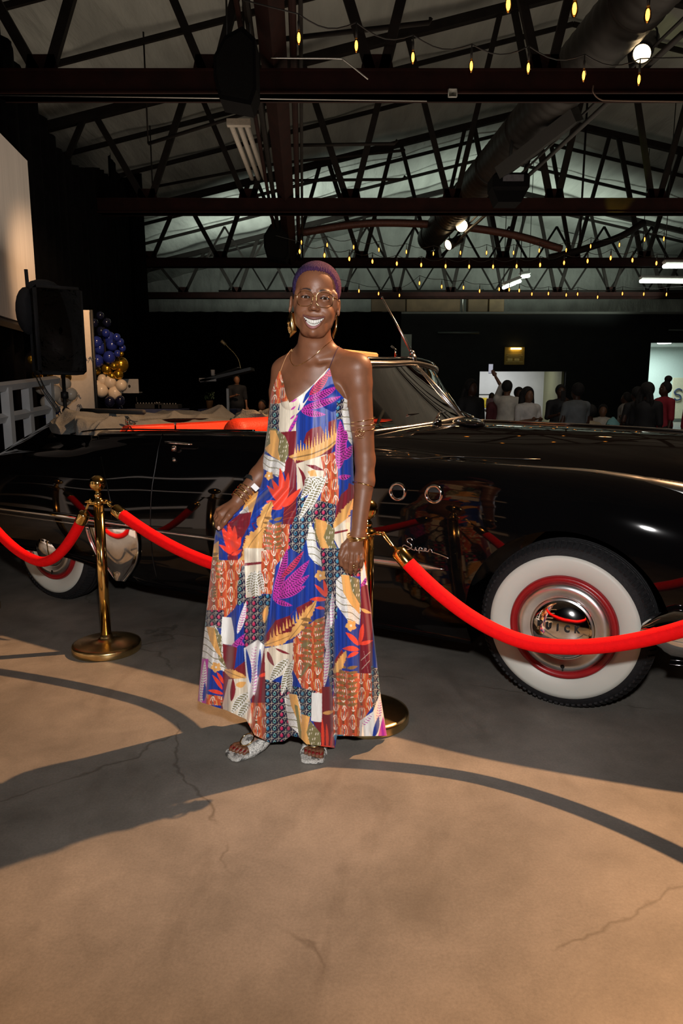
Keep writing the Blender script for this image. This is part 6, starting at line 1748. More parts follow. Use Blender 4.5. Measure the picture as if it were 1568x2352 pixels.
p(cB, [(1095, 120), (1170, 150), (1182, 350), (1140, 310), (1110, 220)], 'olive', 'odash'); p(cB, [(1045, 118), (1100, 125), (1120, 230), (1172, 320), (1172, 390), (1110, 320), (1060, 240)], 'gold', 'gspeck')
p(cB, [(1000, 420), (1095, 430), (1165, 470), (1180, 830), (1090, 800), (990, 760)], 'blue', 'brush')
x, y = cB([(1112, 465)])[0]; flower(x, y, 14)
p(cB, [(1175, -60), (1225, -60), (1262, 500), (1255, 800), (1168, 800), (1180, 300)], 'maroon', 'wash'); p(cB, [(1175, -60), (1215, -60), (1232, 190), (1180, 180)], 'white'); fs(cB, [(1180, 200, 1225, 130, 9)], 'magenta', ('navy', 6, .4)); fs(cB, [(1180, 350, 1250, 380, 8)], 'gold')
fs(cB, [(1165, 600, 1195, 450, 10), (1165, 600, 1075, 510, 12), (1170, 630, 1055, 622, 12), (1165, 590, 1262, 565, 9), (1165, 645, 1085, 685, 9), (1190, 460, 1170, 560, 6)], 'red')
for a, b_, c, d in ((1180, 700, 1245, 640), (1185, 760, 1240, 700), (1200, 640, 1230, 780)):
    q1, q2 = cB([(a, b_), (c, d)]); paint([q1, q2, (q2[0], q2[1] + 1), (q1[0], q1[1] + 1)], 'cream')
p(cB, [(525, 540), (600, 430), (700, 395), (740, 345), (845, 290), (860, 340), (700, 560), (520, 600)], 'maroon', 'wash'); p(cB, [(700, 400), (740, 345), (760, 420), (735, 470)], 'blue')
for k in range(12):
    a = 560 + k * 22; yb = 560 - k * 15; p(cB, [(a, yb), (a + 4, yb - 50 - 12 * (k % 3)), (a + 18, yb)], 'gold')
fs(cB, [(518, 600, 760, 500, 17), (690, 560, 880, 290, 18)], 'gold', vein='brown', jag=.8)
p(cB, [(720, 560), (850, 440), (935, 400), (925, 930), (800, 930), (715, 760)], 'orange', 'chain')
for k in range(9):
    y = 420 + k * 38; fs(cB, [(850, y + 14, 770, y, 9), (860, y + 16, 935, y - 5, 9)], 'brown')
fs(cB, [(770, 600, 830, 580, 10), (830, 720, 770, 820, 8), (880, 700, 925, 760, 9)], 'olive')
p(cB, [(480, 740), (525, 600), (540, 800), (535, 1000), (440, 1000), (430, 900)], 'maroon', 'wash'); fs(cB, [(480, 810, 560, 780, 8)], 'red')
p(cB, [(525, 620), (720, 580), (715, 700), (650, 800), (550, 850), (530, 830)], 'cream', 'wash'); fs(cB, [(545, 640, 590, 740, 10), (600, 620, 700, 660, 6)], 'maroon')
p(cB, [(530, 830), (740, 880), (880, 910), (880, 1090), (780, 1080), (700, 960), (690, 1090), (780, 1200), (700, 1290), (530, 1290)], 'navy', 'dots')
fs(cB, [(690, 690, 560, 850, 22), (720, 700, 640, 940, 18), (700, 780, 700, 920, 16)], 'white', ('olive', 6, .6))
p(cB, [(430, 990), (535, 990), (535, 1290), (390, 1250)], 'orange', 'chain')
p(cB, [(660, 960), (690, 925), (745, 935), (770, 1010), (780, 1220), (690, 1140)], 'white', 'speck'); p(cB, [(690, 928), (745, 935), (765, 1030), (778, 1180), (740, 1090), (705, 1010)], 'gold', 'gspeck'); p(cB, [(728, 1000), (750, 1010), (790, 1290), (770, 1290)], 'olive')
p(cB, [(845, 920), (915, 925), (915, 1125), (842, 1112)], 'white'); p(cB, [(915, 880), (975, 880), (1010, 1060), (1000, 1320), (905, 1320), (900, 1200), (855, 1120), (915, 1120)], 'maroon', 'wash')
fs(cB, [(920, 1060, 1000, 1045, 9)], 'gold'); fs(cB, [(922, 1310, 915, 1090, 7), (950, 1310, 945, 1130, 7), (975, 1310, 985, 1180, 7)], 'red'); p(cB, [(905, 1280), (1000, 1280), (1000, 1330), (905, 1330)], 'red')
p(cB, [(775, 1065), (835, 1085), (812, 1190), (855, 1320), (775, 1320)], 'gold', 'gspeck'); p(cB, [(835, 1110), (905, 1195), (908, 1320), (850, 1320), (810, 1190)], 'olive', 'odash')
p(cB, [(995, 760), (1175, 790), (1175, 1230), (990, 1230)], 'orange', 'chain')
for k in range(8): y = 740 + k * 36; fs(cB, [(1080, y + 12, 1005, y, 8), (1085, y + 14, 1160, y, 8)], 'brown')
p(cB, [(990, 760), (1000, 700), (1050, 625), (1080, 700), (1000, 800)], 'maroon'); fs(cB, [(995, 790, 1080, 635, 14)], 'gold', jag=.8)
p(cB, [(1172, 790), (1255, 790), (1262, 1010), (1190, 1110), (1172, 1110)], 'orange', 'chain'); p(cB, [(1250, 740), (1300, 760), (1315, 960), (1262, 1050)], 'navy', 'dots')
p(cB, [(1172, 1110), (1262, 1050), (1325, 880), (1380, 1260), (1172, 1260)], 'white'); fs(cB, [(1180, 1150, 1260, 1060, 12), (1290, 1120, 1310, 960, 14)], 'white', ('magenta', 6, .35)); fs(cB, [(1262, 1230, 1300, 1080, 12)], 'blue'); p(cB, [(1290, 1240), (1330, 1080), (1380, 1260)], 'magenta'); p(cB, [(1000, 1205), (1060, 1205), (1060, 1240), (1000, 1240)], 'teal')
# left lower panels
p(cB, [(100, 360), (250, 360), (250, 480), (90, 480)], 'navy', 'dots'); p(cB, [(238, 405), (300, 410), (335, 600), (225, 590)], 'white')
p(cB, [(318, 370), (385, 300), (390, 720), (320, 770)], 'blue', 'brush'); fs(cB, [(340, 520, 400, 300, 13)], 'white', ('magenta', 6, .4)); fs(cB, [(280, 635, 395, 520, 12), (340, 560, 390, 600, 10)], 'magenta', ('navy', 6, .4))
p(cB, [(230, 585), (340, 615), (320, 760), (400, 700), (410, 860), (300, 1040), (230, 1040), (240, 800)], 'maroon', 'wash')
p(cB, [(110, 480), (190, 462), (240, 560), (245, 700), (280, 780), (150, 760), (100, 700)], 'white', 'speck'); p(cB, [(180, 462), (235, 540), (232, 650), (270, 760), (215, 700)], 'olive', 'odash'); p(cB, [(130, 470), (185, 480), (205, 580), (240, 690), (200, 650), (155, 570)], 'gold', 'gspeck')
fs(cB, [(250, 765, 420, 830, 15)], 'gold', vein='brown', jag=.7)
p(cB, [(60, 740), (240, 770), (250, 960), (40, 960)], 'blue', 'brush'); x, y = cB([(195, 748)])[0]; flower(x, y, 13)
fs(cB, [(240, 900, 170, 800, 9), (245, 860, 200, 780, 8), (245, 930, 140, 905, 9)], 'red'); p(cB, [(120, 930), (240, 945), (250, 1010), (110, 1000)], 'orange', 'chain')
p(cB, [(40, 1040), (95, 690), (145, 690), (125, 1040)], 'magenta'); fs(cB, [(90, 1000, 120, 700, 14)], 'white', ('magenta', 6, .45)); fs(cB, [(110, 980, 120, 850, 8)], 'blue')
p(cB, [(280, 830), (420, 820), (440, 1130), (250, 1090), (240, 1000)], 'cream', 'wash'); fs(cB, [(300, 980, 310, 820, 12)], 'maroon'); fs(cB, [(330, 870, 400, 850, 14)], 'gold')
fs(cB, [(420, 920, 300, 1060, 22), (430, 980, 340, 1110, 18)], 'white', ('olive', 6, .6))
p(cB, [(385, 620), (480, 560), (525, 600), (470, 900), (420, 980), (400, 800)], 'white'); fs(cB, [(455, 940, 440, 600, 16), (415, 820, 470, 580, 12)], 'white', ('magenta', 7, .35)); fs(cB, [(430, 860, 400, 620, 10), (480, 820, 495, 620, 8)], 'blue')

# ---------------------------------------------------------------- dress surface
rowsL = [(838, 621), (925, 621), (980, 614), (1050, 605), (1120, 592), (1150, 556), (1180, 518), (1200, 500), (1230, 493), (1300, 485), (1400, 474), (1500, 464), (1620, 453), (1730, 447)]
rowsR = [(838, 801), (925, 801), (1000, 809), (1100, 812), (1200, 815), (1300, 838), (1400, 852), (1500, 863), (1600, 874), (1700, 890), (1730, 894)]
topf = [(600, 934), (618, 928), (624, 897), (641, 853), (644, 852), (652, 885), (667, 925), (690, 908), (718, 884), (753, 846), (757, 846), (769, 893), (783, 913), (803, 926), (830, 930)]
hemf = [(440, 1606), (455, 1612), (520, 1632), (565, 1652), (584, 1688), (620, 1706), (652, 1702), (668, 1690), (688, 1694), (702, 1709), (766, 1718), (774, 1690), (830, 1691), (887, 1690), (900, 1690)]
NF, NBk, NR = 470, 90, 780
th = np.concatenate([np.linspace(-math.pi / 2, math.pi / 2, NF, endpoint=False), np.linspace(math.pi / 2, 1.5 * math.pi, NBk, endpoint=False)])
# spread the front columns evenly in x
xf = np.linspace(-1, 1, NF, endpoint=False); th[:NF] = np.arcsin(np.clip(xf * .9995, -1, 1))
yp = np.linspace(0, 1, NR)
def zrow(y, Y): return np.array([at(700, yy, Y)[2] for yy in np.atleast_1d(y)])
TH, VV_ = np.meshgrid(th, yp, indexing='ij')
sinT, cosT = np.sin(TH), np.cos(TH)
rl_y = np.array([r[0] for r in rowsL]); rl_x = np.array([r[1] for r in rowsL]); rr_y = np.array([r[0] for r in rowsR]); rr_x = np.array([r[1] for r in rowsR])
# approximate column pixel x at mid height to look up top and hem
def xcol(y): l = np.interp(y, rl_y, rl_x); r = np.interp(y, rr_y, rr_x); return (l + r) / 2, (r - l) / 2
cxT, axT = xcol(900.0); cxB, axB = xcol(1690.0)
xt = cxT + axT * sinT; xb = cxB + axB * sinT
front = cosT > -1e-9
ytop = np.where(front, np.interp(xt, [t[0] for t in topf], [t[1] for t in topf]), 932)
yhem = np.where(front, np.interp(xb, [t[0] for t in hemf], [t[1] for t in hemf]), 1640 + 30 * sinT)
YY = ytop + (yhem - ytop) * VV_                       # photo row of the cloth point
CX, AX = xcol(YY)
sel = YY < 960
u_x = CX + AX * sinT
# fabric pixel coordinate used for the print
bdep = np.interp(YY, [838, 930, 1100, 1300, 1500, 1700], [.085, .105, .125, .15, .165, .175])
amp = np.interp(YY, [838, 950, 1100, 1250, 1450, 1700], [0, .003, .011, .020, .030, .040])
phi = TH * 1.0
fold = np.sin(9 * phi + .6 * np.sin(YY / 130.0)) + .55 * np.sin(17 * phi + 1.3 + .5 * np.sin(YY / 90.0)) + .3 * np.sin(31 * phi + YY / 160)
fold = fold / 1.5
edge = np.abs(sinT) ** 6
Yd = YP + .03 - bdep * cosT - amp * fold * (.35 + .65 * np.clip(cosT, 0, 1) ** .5) * (1 - .6 * edge)
Yd = Yd + (-.045) * sinT * np.interp(YY, [838, 1100, 1300], [1, 1, 0])      # torso turned a little
for xa, xb_, dep, wd_ in ((640, 571, .030, 7), (752, 768, .034, 6), (668, 655, .018, 9), (712, 700, .016, 8), (812, 838, .02, 9), (545, 500, .018, 9), (600, 610, .016, 8)):
    xc = xa + (xb_ - xa) * np.clip((YY - 1180) / 500, 0, 1.1)
    Yd = Yd + front * dep * np.clip((YY - 1180) / 300, 0, 1) ** 1.3 * (np.exp(-((u_x - xc) / wd_) ** 2) - .45 * np.exp(-((u_x - xc - 2.2 * wd_) / (1.3 * wd_)) ** 2))
flapm = np.clip((560 - u_x) / 60, 0, 1) * np.interp(YY, [1100, 1160, 1300, 1700], [0, 1, .8, .2])
Yd = Yd - .045 * flapm * front
# diagonal tension folds radiating from the pinched cloth
dx_, dy_ = u_x - 500, YY - 1205
ang_ = np.arctan2(dy_, dx_ + 30); rad_ = np.hypot(dx_, dy_)
ten = np.exp(-((rad_ - 60) / 110) ** 2) * front * np.clip((660 - u_x) / 120, 0, 1)
Yd = Yd - .010 * ten * np.sin(ang_ * 15)
xs_px = u_x + (amp * fold * 8) * 0
# pixel -> world on the mean plane of each point, so silhouette sits on the traced outline
a_ = (xs_px - 784) / FPX; b_2 = -(YY - 1176) / FPX
ry = ct + b_2 * st; rz = -st + b_2 * ct
k_ = Yd / ry
Xw = a_ * k_; Zw = CAM_H + rz * k_
Dv = np.stack([Xw, Yd, Zw], -1).reshape(-1, 3)
backm = (~front).reshape(-1)
dirs = np.stack([sinT * .4, -cosT, np.zeros_like(cosT)], -1).reshape(-1, 3); dirs /= np.linalg.norm(dirs, axis=1)[:, None] + 1e-9
selt = (YY.reshape(-1) < 1110)
Pz = Dv[selt]; Dv[selt] = push(Pz, .004, dirs[selt], 12)
# feet and ankles stay under the cloth: leave hem as is
pxs = np.where(front, u_x, CX + AX * (-sinT) * .97)
pu = np.clip(((pxs - PX0) * SS), 0, PW * SS - 2); pv = np.clip((YY - PY0) * SS, 0, PH * SS - 2)
i0, j0 = pv.astype(int), pu.astype(int); fy, fx = (pv - i0)[..., None], (pu - j0)[..., None]
dc = (PR[i0, j0] * (1 - fx) * (1 - fy) + PR[i0, j0 + 1] * fx * (1 - fy) + PR[i0 + 1, j0] * (1 - fx) * fy + PR[i0 + 1, j0 + 1] * fx * fy).reshape(-1, 3)
M_dress = mat('printed_satin', (.5, .3, .3), .46, spec=.4, noise=.06, nscale=300, bump=.05, bscale=700, attr='Col', sheen=.15, stretch=(1, 1, .12))
mk('dress', Dv, grid_faces(len(th), NR, wrap_u=True), M_dress, woman, colors=dc)['label'] = 'long loose V-neck dress in a patchwork of leaf, feather and chain prints'
# straps
for P, m_, nm_ in (([(643, 855), (650, 836), (656, 822), (663, 810), (670, 802)], 'strap_orange', (.45, .22, .09)), ([(755, 848), (762, 830), (769, 813), (778, 796), (784, 788)], 'strap_dark', (.035, .008, .03))):
    q = pull(catmull([B(x, y, -.25) for x, y in P], 8), .002, (0, 1, 0))
    MB().tube(q, .0028, 6, flat=.5).build('strap', mat(m_, nm_, .6, noise=.15, nscale=60), woman)
# dark inner edge on the neckline
# ---------------------------------------------------------------- shoes
def snake():
    m = bpy.data.materials.new('snakeskin_leather'); m.use_nodes = True; nt = m.node_tree; N, L = nt.nodes, nt.links; b_ = N['Principled BSDF']
    tc = N.new('ShaderNodeTexCoord'); mp = N.new('ShaderNodeMapping'); mp.inputs['Scale'].default_value = (1, 1.0, 1.4); L.new(tc.outputs['Object'], mp.inputs['Vector'])
    v = N.new('ShaderNodeTexVoronoi'); v.feature = 'DISTANCE_TO_EDGE'; v.inputs['Scale'].default_value = 120; L.new(mp.outputs[0], v.inputs['Vector'])
    n = N.new('ShaderNodeTexNoise'); n.inputs['Scale'].default_value = 38; L.new(mp.outputs[0], n.inputs['Vector'])
    r = N.new('ShaderNodeValToRGB'); r.color_ramp.elements[0].position = .02; r.color_ramp.elements[0].color = (.22, .22, .21, 1); r.color_ramp.elements[1].position = .09; r.color_ramp.elements[1].color = (.70, .68, .63, 1); L.new(v.outputs['Distance'], r.inputs[0])
    r2 = N.new('ShaderNodeValToRGB'); r2.color_ramp.elements[0].position = .38; r2.color_ramp.elements[0].color = (.25, .25, .25, 1); r2.color_ramp.elements[1].position = .47; r2.color_ramp.elements[1].color = (1, 1, 1, 1); L.new(n.outputs['Fac'], r2.inputs[0])
    x = N.new('ShaderNodeMix'); x.data_type = 'RGBA'; x.blend_type = 'MULTIPLY'; x.inputs['Factor'].default_value = 1; L.new(r.outputs[0], x.inputs['A']); L.new(r2.outputs[0], x.inputs['B'])
    L.new(x.outputs['Result'], b_.inputs['Base Color']); b_.inputs['Roughness'].default_value = .35
    return m
M_snake = snake(); M_hol = mat('heel_black', (.01, .01, .01), .35, noise=.1)
for T, d, sd in ((T1, dF1, 1), (T2, dF2, -1)):
    n = np.array([-d[1], d[0], 0]); Zu = np.array([0, 0, 1.0])
    def zsole(s): return float(np.interp(s, [-.02, .08, .12, .16, .20, .245], [.004, .004, .014, .045, .078, .085]))
    ss_ = np.linspace(-.014, .245, 26); V = []
    for s in ss_:
        w = float(np.interp(s, [-.014, -.008, .02, .07, .13, .18, .23, .245], [.026, .040, .046, .047, .036, .030, .028, .016]))
        z = zsole(s)
        for (o, dz) in ((-1, 0), (-1, .012), (1, .012), (1, 0)):
            V.append(T + d * s + n * (o * w) + Zu * (z + dz))
    F = [tuple(q) for q in grid_faces(26, 4, wrap_v=True)] + [(0, 1, 2, 3), tuple(25 * 4 + k for k in (3, 2, 1, 0))]
    sh = mk('shoe', V, F, M_snake, woman, smooth=True, angle=40); sh['label'] = 'snakeskin open-toed mule with a gold ring'
    # vamp band arching over the foot
    V = []; nS, nA = 14, 22
    for i, s in enumerate(np.linspace(.044, .150, nS)):
        w = float(np.interp(s, [.05, .1, .15], [.049, .046, .042])); hgt = float(np.interp(s, [.044, .07, .10, .15], [.040, .050, .066, .094])); zb2 = zsole(s) + .004
        for j in range(nA):
            a = math.pi * j / (nA - 1)
            V.append(T + d * (s + .012 * math.sin(a)) + n * (w * math.cos(a)) + Zu * (zb2 + (hgt - zb2) * math.sin(a) ** .72))
    vm = mk('vamp', V, grid_faces(nS, nA), M_snake, sh); so = vm.modifiers.new('s', 'SOLIDIFY'); so.thickness = .0025
    # ring ornament
    c = T + d * .068 + Zu * .049 + n * (0.0 if sd < 0 else -.004); e2 = d * .80 + Zu * .45; e2 /= np.linalg.norm(e2)
    nrm = np.cross(n, e2); 
    if nrm[2] < 0: nrm = -nrm
    c = c + nrm * .009
    MB().tube([c + n * .029 * math.cos(a) + e2 * .029 * math.sin(a) for a in np.linspace(0, 2 * math.pi, 33)[:-1]], .0026, 8, closed=True).build('ring_ornament', M_gold, sh)
    MB().lathe([(.001, .004), (.022, .0035), (.026, 0), (.026, -.01)], c, nrm, 24).build('ring_disc', M_snake, sh)
    MB().bbox(T + d * .215 + Zu * .040, (.04, .035, .08), .006, R=np.stack([n, d, Zu], 1)).build('heel', M_hol, sh)
# ================================================================ GUESTS IN THE DISTANCE
SK = [mat('guest_skin_deep', (.06, .026, .015), .5, noise=.1), mat('guest_skin_mid', (.16, .075, .04), .5, noise=.1), mat('guest_skin_warm', (.34, .15, .075), .5, noise=.1)]
M_hair_b = mat('guest_hair', (.008, .007, .007), .8, noise=.3, nscale=40, bump=.4, bscale=60)
def cloth(name, c): return mat('cloth_' + name, c, .8, noise=.15, nscale=12)
def guest(px, ytop, Y, label, height, face, top, low, skin=0, hair='short', arms=('down', 'down'), sit=False, z0=0.0, scale=1.0, skirt=False, phone=False, lean=0.0):
    """face: direction the chest points, degrees, -90 = to the camera; arms: image-left, image-right"""
    hp = at(px, ytop, Y); gx = hp[0]; gy = Y
    gz = hp[2] - height if not sit else hp[2] - height * .78
    gz = z0
    sc = (hp[2] - gz) / (height if not sit else height * .76)
    sc = float(np.clip(sc, .85, 1.12)); H_ = height * sc
    fa_ = math.radians(face); fwd = np.array([math.cos(fa_), math.sin(fa_), 0]); rt = np.array([-fwd[1], fwd[0], 0]); up = np.array([0, 0, 1.0])
    if rt[0] < 0: rt = -rt                                    # rt points to image right
    t = thing('person', label, 'person', (gx, gy, gz), 'guests in the background')
    drop = H_ * .24 if sit else 0
    def W(r, f, h): return np.array([gx, gy, gz]) + rt * r * sc + fwd * f * sc + up * (h * sc * height / 1.7 - drop) + np.array([lean * h, 0, 0])
    h = .013
    lo = np.array([gx - 1.0, gy - 1.0, gz - .02]); hi = np.array([gx + 1.0, gy + 1.0, gz + H_ + .75])
    Fb, Fc, Fl = Field(lo, hi, .020), None, None
    # body (skin)
    Fb.ell(W(0, .02, 1.585), (.078 * sc, .095 * sc, .115 * sc), .01); Fb.ell(W(0, .06, 1.54), (.05 * sc, .05 * sc, .06 * sc), .02)
    Fb.cap(W(0, .105, 1.58), .014, W(0, .10, 1.60), .01, .01)
    Fb.cap(W(0, 0, 1.50), .052 * sc, W(0, -.01, 1.38), .06 * sc, .02)
    Fb.cap(W(-.15, 0, 1.37), .05, W(.15, 0, 1.37), .05, .04); Fb.cap(W(0, 0, 1.3), .12, W(0, 0, 1.0), .11, .05)
    poses = {'down': [(.20, 0, 1.37), (.24, .0, 1.10), (.25, .06, .86)], 'up': [(.19, .0, 1.40), (.13, .10, 1.60), (.26, .10, 1.80)], 'bent': [(.20, 0, 1.37), (.25, .02, 1.10), (.10, .25, 1.16)],
             'face': [(.20, 0, 1.37), (.24, .14, 1.16), (.06, .30, 1.40)], 'hip': [(.20, 0, 1.37), (.34, -.02, 1.14), (.20, .06, .98)]}
    sl = MB(); ends = []
    arms_w = []
    for sgn, a in zip((-1, 1), arms):
        P = [W(sgn * p_[0], p_[1], p_[2]) for p_ in poses[a]]
        Fb.cap(P[0], .052 * sc, P[1], .040 * sc, .02); Fb.cap(P[1], .040 * sc, P[2], .027 * sc, .015)
        d = P[2] - P[1]; d /= np.linalg.norm(d)
        Fb.ell(P[2] + d * .05, (.032, .032, .04), .015)
        for k in range(4): Fb.cap(P[2] + d * .06 + rt * (.018 * (k - 1.5)), .011, P[2] + d * .13 + rt * (.022 * (k - 1.5)), .009, .004)
        Fb.cap(P[2] + d * .03 + rt * .03, .012, P[2] + d * .08 + rt * .055, .010, .005)
        arms_w.append(P)
    if not sit:
        for s in (-1, 1):
            Fb.cap(W(s * .09, 0, .92), .085 * sc, W(s * .10, .01, .5), .055 * sc, .03); Fb.cap(W(s * .10, .01, .5), .055 * sc, W(s * .10, 0, .09), .038 * sc, .02)
            Fb.cap(W(s * .10, 0, .05), .035, W(s * .11, .15, .035), .03, .02)
    else:
        for s in (-1, 1):
            Fb.cap(W(s * .09, 0, .90), .085 * sc, W(s * .11, .42, .86), .06 * sc, .03); Fb.cap(W(s * .11, .42, .86), .055 * sc, W(s * .11, .42, .48), .04 * sc, .02)
            Fb.cap(W(s * .11, .42, .46), .035, W(s * .11, .55, .455), .03, .02)
    for s_e in (-1, 1): Fb.ell(W(s_e * .078, .0, 1.575), (.014, .022, .03), .006)
    Fb.ell(W(0, .10, 1.548), (.026, .012, .008), .006)
    for s_e in (-1, 1): Fb.ell(W(s_e * .03, .108, 1.60), (.014, .014, .008), .006, sub=True)
    V, Q = Fb.mesh(); mk('body', V, Q, SK[skin], t)
    for s_e in (-1, 1): MB().sphere(W(s_e * .03, .088, 1.60), (.012, .012, .011), 8, 6).build('eye', mat('guest_eye', (.2, .18, .16), .2, noise=.05), t)
    # garment
    Fc = Field(lo, hi, .022)
    Fc.cap(W(-.155, 0, 1.365), .066, W(.155, 0, 1.365), .066, .05); Fc.cap(W(0, .0, 1.30), .168 * sc, W(0, .0, .98), .155 * sc, .06); Fc.cap(W(-.03, 0, 1.0), .135, W(.03, 0, .93), .14, .05)
    for P in arms_w:
        e = P[1] * .9 + P[2] * .1
        Fc.cap(P[0], .068 * sc, e, .054 * sc, .03)
    V, Q = Fc.mesh(); mk('top', V, Q, top, t)
    Fl = Field(lo, hi, .024)
    if skirt: Fl.cap(W(0, 0, .96), .15, W(0, 0, .55), .21, .05); Fl.cap(W(0, 0, .55), .21, W(0, 0, .3), .22, .05)
    elif not sit:
        Fl.cap(W(-.03, 0, .95), .14, W(.03, 0, .92), .14, .05)
        for s in (-1, 1): Fl.cap(W(s * .09, 0, .90), .10 * sc, W(s * .10, .01, .5), .072 * sc, .03); Fl.cap(W(s * .10, .01, .5), .072 * sc, W(s * .10, 0, .10), .06 * sc, .02)
    else:
        for s in (-1, 1): Fl.cap(W(s * .09, 0, .92), .10 * sc, W(s * .11, .42, .87), .075 * sc, .03); Fl.cap(W(s * .11, .42, .86), .07 * sc, W(s * .11, .42, .52), .055 * sc, .02)
    V, Q = Fl.mesh(); mk('skirt' if skirt else 'trousers', V, Q, low, t)
    Fh = Field(W(0, 0, 1.5) - [.4, .4, .6], W(0, 0, 1.5) + [.4, .4, .6], .016)
    hc2 = W(0, -.015, 1.615)
    if hair == 'short': Fh.ell(hc2 + up * .01, (.088, .10, .10), .01)
    if hair == 'bald': Fh.ell(hc2 + up * .004 - fwd * .02, (.082, .09, .088), .01)
    if hair == 'afro': Fh.ell(hc2 + up * .02 - fwd * .02, (.155, .155, .145), .01)
    if hair == 'bun': Fh.ell(hc2 + up * .005, (.090, .105, .10), .01); Fh.ell(hc2 + up * .145 - fwd * .03, (.06, .06, .055), .015)
    if hair == 'long':
        Fh.ell(hc2 + up * .012 - fwd * .01, (.10, .11, .11), .01)
        for s in (-1, 1): Fh.cap(hc2 + rt * s * .075 - fwd * .03, .05, hc2 + rt * s * .11 - up * .34 - fwd * .02, .045, .03)
        Fh.cap(hc2 - fwd * .06, .07, hc2 - fwd * .08 - up * .32, .07, .03)
    if hair == 'braids':
        Fh.ell(hc2 + up * .012, (.098, .11, .11), .01)
        for s in (-1, -.5, .5, 1): Fh.chain([hc2 + rt * s * .07 - fwd * .05, hc2 + rt * s * .11 - fwd * .06 - up * .15, hc2 + rt * s * .1 - fwd * .05 - up * .36], [.03, .028, .02], .008)
    S, X, Y2, Z = Fh.sl(Fh.lo, Fh.lo + (Fh.n - 1) * Fh.h)
    fc = W(0, .10, 1.565)                                       # carve the face out of the hair
    q = np.sqrt(((X - fc[0]) / 1.0) ** 2 + ((Y2 - fc[1])) ** 2 + ((Z - fc[2]) / 1.25) ** 2) - .088
    Fh.put(S, np.broadcast_to(q, Fh.a[S].shape), .006, True)
    V, Q = Fh.mesh(); mk('hair', V, Q, M_hair_b, t)
    if phone:
        P = arms_w[phone - 1][2]; d = P - arms_w[phone - 1][1]; d /= np.linalg.norm(d)
        ph_ = thing('phone', 'lit phone held up by ' + phone_lbl.get(label, 'a guest'), 'phone', P + d * .15)
        MB().bbox(P + d * .15, (.08, .012, .16), .006).build('case', M_dark, ph_, smooth=False)
        MB().box(P + d * .15 - fwd * .009, (.07, .004, .145)).build('screen', mat('phone_glow', (.6, .6, .7), .3, emit=(.8, .85, 1.), estr=.35), ph_, smooth=False)
    if sit:
        ch = thing('dining_chair', 'dark chair under the ' + ' '.join(label.split(',')[0].split()[:9]), 'chair', (gx, gy, gz), 'guests\' chairs')
        Rr = np.stack([rt, np.cross(up, rt), up], 1)
        MB().bbox(W(0, .12, 0) * [1, 1, 0] + [0, 0, gz + .40], (.42, .42, .04), .01, R=Rr).build('seat', M_dark, ch, smooth=False)
        MB().bbox(W(0, -.19, 0) * [1, 1, 0] + [0, 0, gz + .68], (.40, .03, .40), .01, R=Rr).build('backrest', M_dark, ch, smooth=False)
        for a_ in (-1, 1):
            for b_ in (-.19, .31): 
                q = W(a_ * .19, b_, 0) * [1, 1, 0] + [0, 0, gz]; MB().tube([q, q + [0, 0, .40]], .014, 6).build('leg', M_dark, ch)
    return t
phone_lbl = {}
cw = cloth('offwhite', (.55, .52, .46)); cg = cloth('greyblue', (.16, .18, .19)); ck = cloth('black', (.012, .012, .014)); cr = cloth('crimson', (.30, .015, .03)); cpk = cloth('pink', (.55, .33, .38)); cbg = cloth('beige', (.38, .31, .2))
G = guest
L1 = 'guest in grey-white shirt raising a phone high above his head'; phone_lbl[L1] = 'the guest in the middle doorway'
L2 = 'dark-haired guest in black holding a lit phone beside the olive wall'; phone_lbl[L2] = 'the guest beside the olive wall'
G(1083, 876, 10.6, 'dark silhouetted guest with long braids left of the white doorway', 1.72, -60, ck, ck, 0, 'braids')
G(1129, 909, 31.0, 'guest in a pale pink dress near the framed yellow picture', 1.62, -100, cpk, cpk, 1, 'long', skirt=True)
G(1165, 877, 11.5, L1, 1.74, 60, cw, ck, 1, 'short', ('up', 'down'), phone=1)
G(1146, 902, 13.2, 'bald-headed guest in a dark maroon top behind the man raising a phone', 1.68, 100, cloth('wine', (.10, .02, .025)), ck, 1, 'bald')
G(1192, 893, 12.6, 'short-haired guest in a white blouse next to the man raising a phone', 1.66, -80, cw, ck, 0, 'short', ('bent', 'down'))
G(1213, 897, 10.8, 'long-haired guest in open white jacket over black in the doorway', 1.68, -70, cloth('white', (.62, .6, .57)), ck, 1, 'long', ('bent', 'bent'))
G(1288, 887, 11.9, L2, 1.70, -95, ck, ck, 0, 'short', ('bent', 'face'), phone=2)
G(1326, 884, 10.0, 'broad guest in grey-blue shirt seen from behind right of the olive wall', 1.72, 110, cg, ck, 0, 'short', ('bent', 'bent'))
G(1355, 933, 10.7, 'seated guest in beige shirt with dark hair', 1.66, 120, cbg, ck, 0, 'short', sit=True)
G(1385, 932, 13.4, 'seated guest in cream top with short curls, facing the hall', 1.68, -110, cw, cr, 1, 'short', ('bent', 'bent'), sit=True)
G(1437, 918, 13.8, 'guest in pale grey pulled-back top left of the black-clad guest', 1.6, 150, cloth('ash', (.3, .28, .26)), ck, 0, 'short')
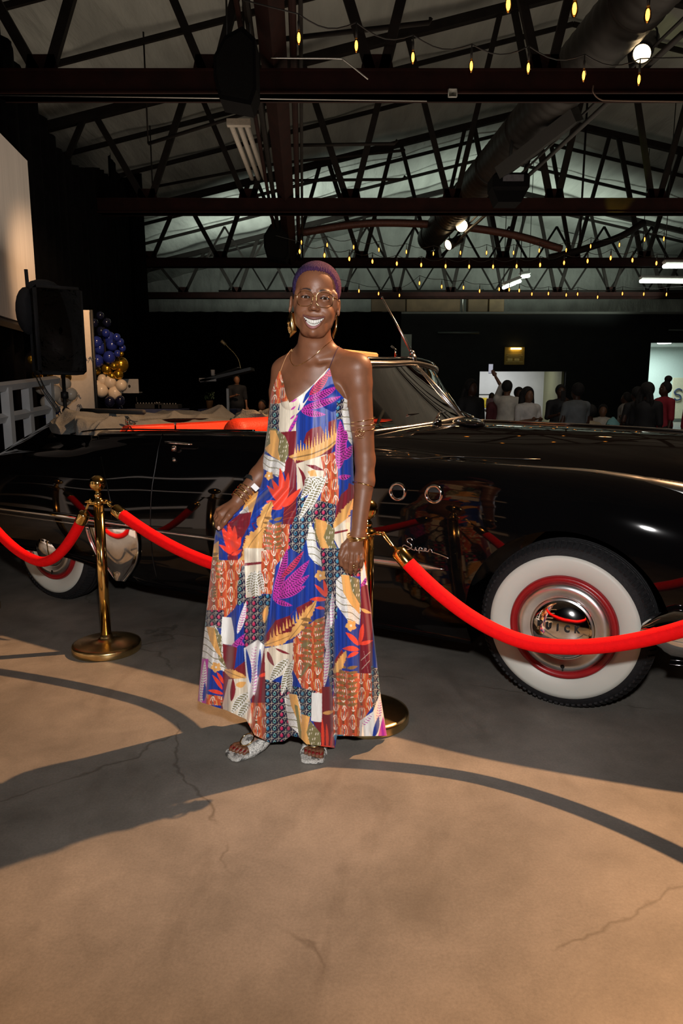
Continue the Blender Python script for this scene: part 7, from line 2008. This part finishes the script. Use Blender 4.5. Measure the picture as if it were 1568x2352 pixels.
G(1462, 903, 11.2, 'tall guest all in black with curly hair', 1.70, 110, ck, ck, 0, 'short', ('bent', 'down'))
G(1488, 884, 10.1, 'guest all in black with a braided bob before the bright doorway', 1.72, 40, ck, ck, 0, 'braids')
G(1528, 880, 11.4, 'guest in a crimson jacket with hair in a high bun', 1.70, 190, cr, ck, 0, 'bun', ('bent', 'down'))
G(1604, 900, 9.8, 'guest in dark red cut off by the right edge', 1.68, 200, cr, ck, 1, 'short')
G(543, 871, 16.4, 'woman in a black sleeveless top standing behind the lectern, bare arm lit', 1.66, -70, cloth('black_print', (.02, .02, .022)), ck, 2, 'short', ('bent', 'down'), z0=.36)
G(601, 921, 15.6, 'seated guest in brown patterned dress left of the woman in the print dress', 1.6, -100, cloth('brown', (.13, .06, .03)), cloth('brown', ()), 2, 'short', sit=True, z0=0)
# table with glasses where the guests sit
gt = thing('banquet_table', 'white clothed round table among the seated guests', 'table', at(1400, 985, 12.4) * [1, 1, 0])
c = at(1400, 965, 12.4); c[2] = .74
MB().lathe([(.56, -.70), (.54, -.4), (.52, -.05), (.51, -.01), (.50, 0), (.001, .0)], c, (0, 0, 1), 40).build('tablecloth', cw, gt)
MB().lathe([(.3, -.74), (.3, -.72), (.05, -.70), (.05, -.05)], c, (0, 0, 1), 16).build('pedestal', M_iron, gt)
for k, (dx, dy) in enumerate([(-.35, -.1), (-.15, -.3), (.2, -.25), (.36, .0)]):
    p = c + [dx, dy, .002]
    tag(MB().lathe([(.03, 0), (.035, .10), (.032, .10), (.027, .008)], p, (0, 0, 1), 14).build('drinking_glass', M_glass), ['leftmost clear tumbler on the guests\' table', 'second clear tumbler from the left on the guests\' table', 'third clear tumbler from the left on the guests\' table', 'rightmost clear tumbler on the guests\' table'][k], 'glass', 'tumblers on the guest table')
n_ = MB().prism([(-.12, 0), (-.05, .16), (.03, .22), (.14, .1), (.12, 0)], c + [.05, .1, .0], (1, 0, 0), (0, 0, 1), .08)
tag(n_.build('napkin', mat('napkin_aqua', (.22, .5, .52), .7, noise=.05)), 'pale aqua folded napkin standing on the guest table', 'napkin')
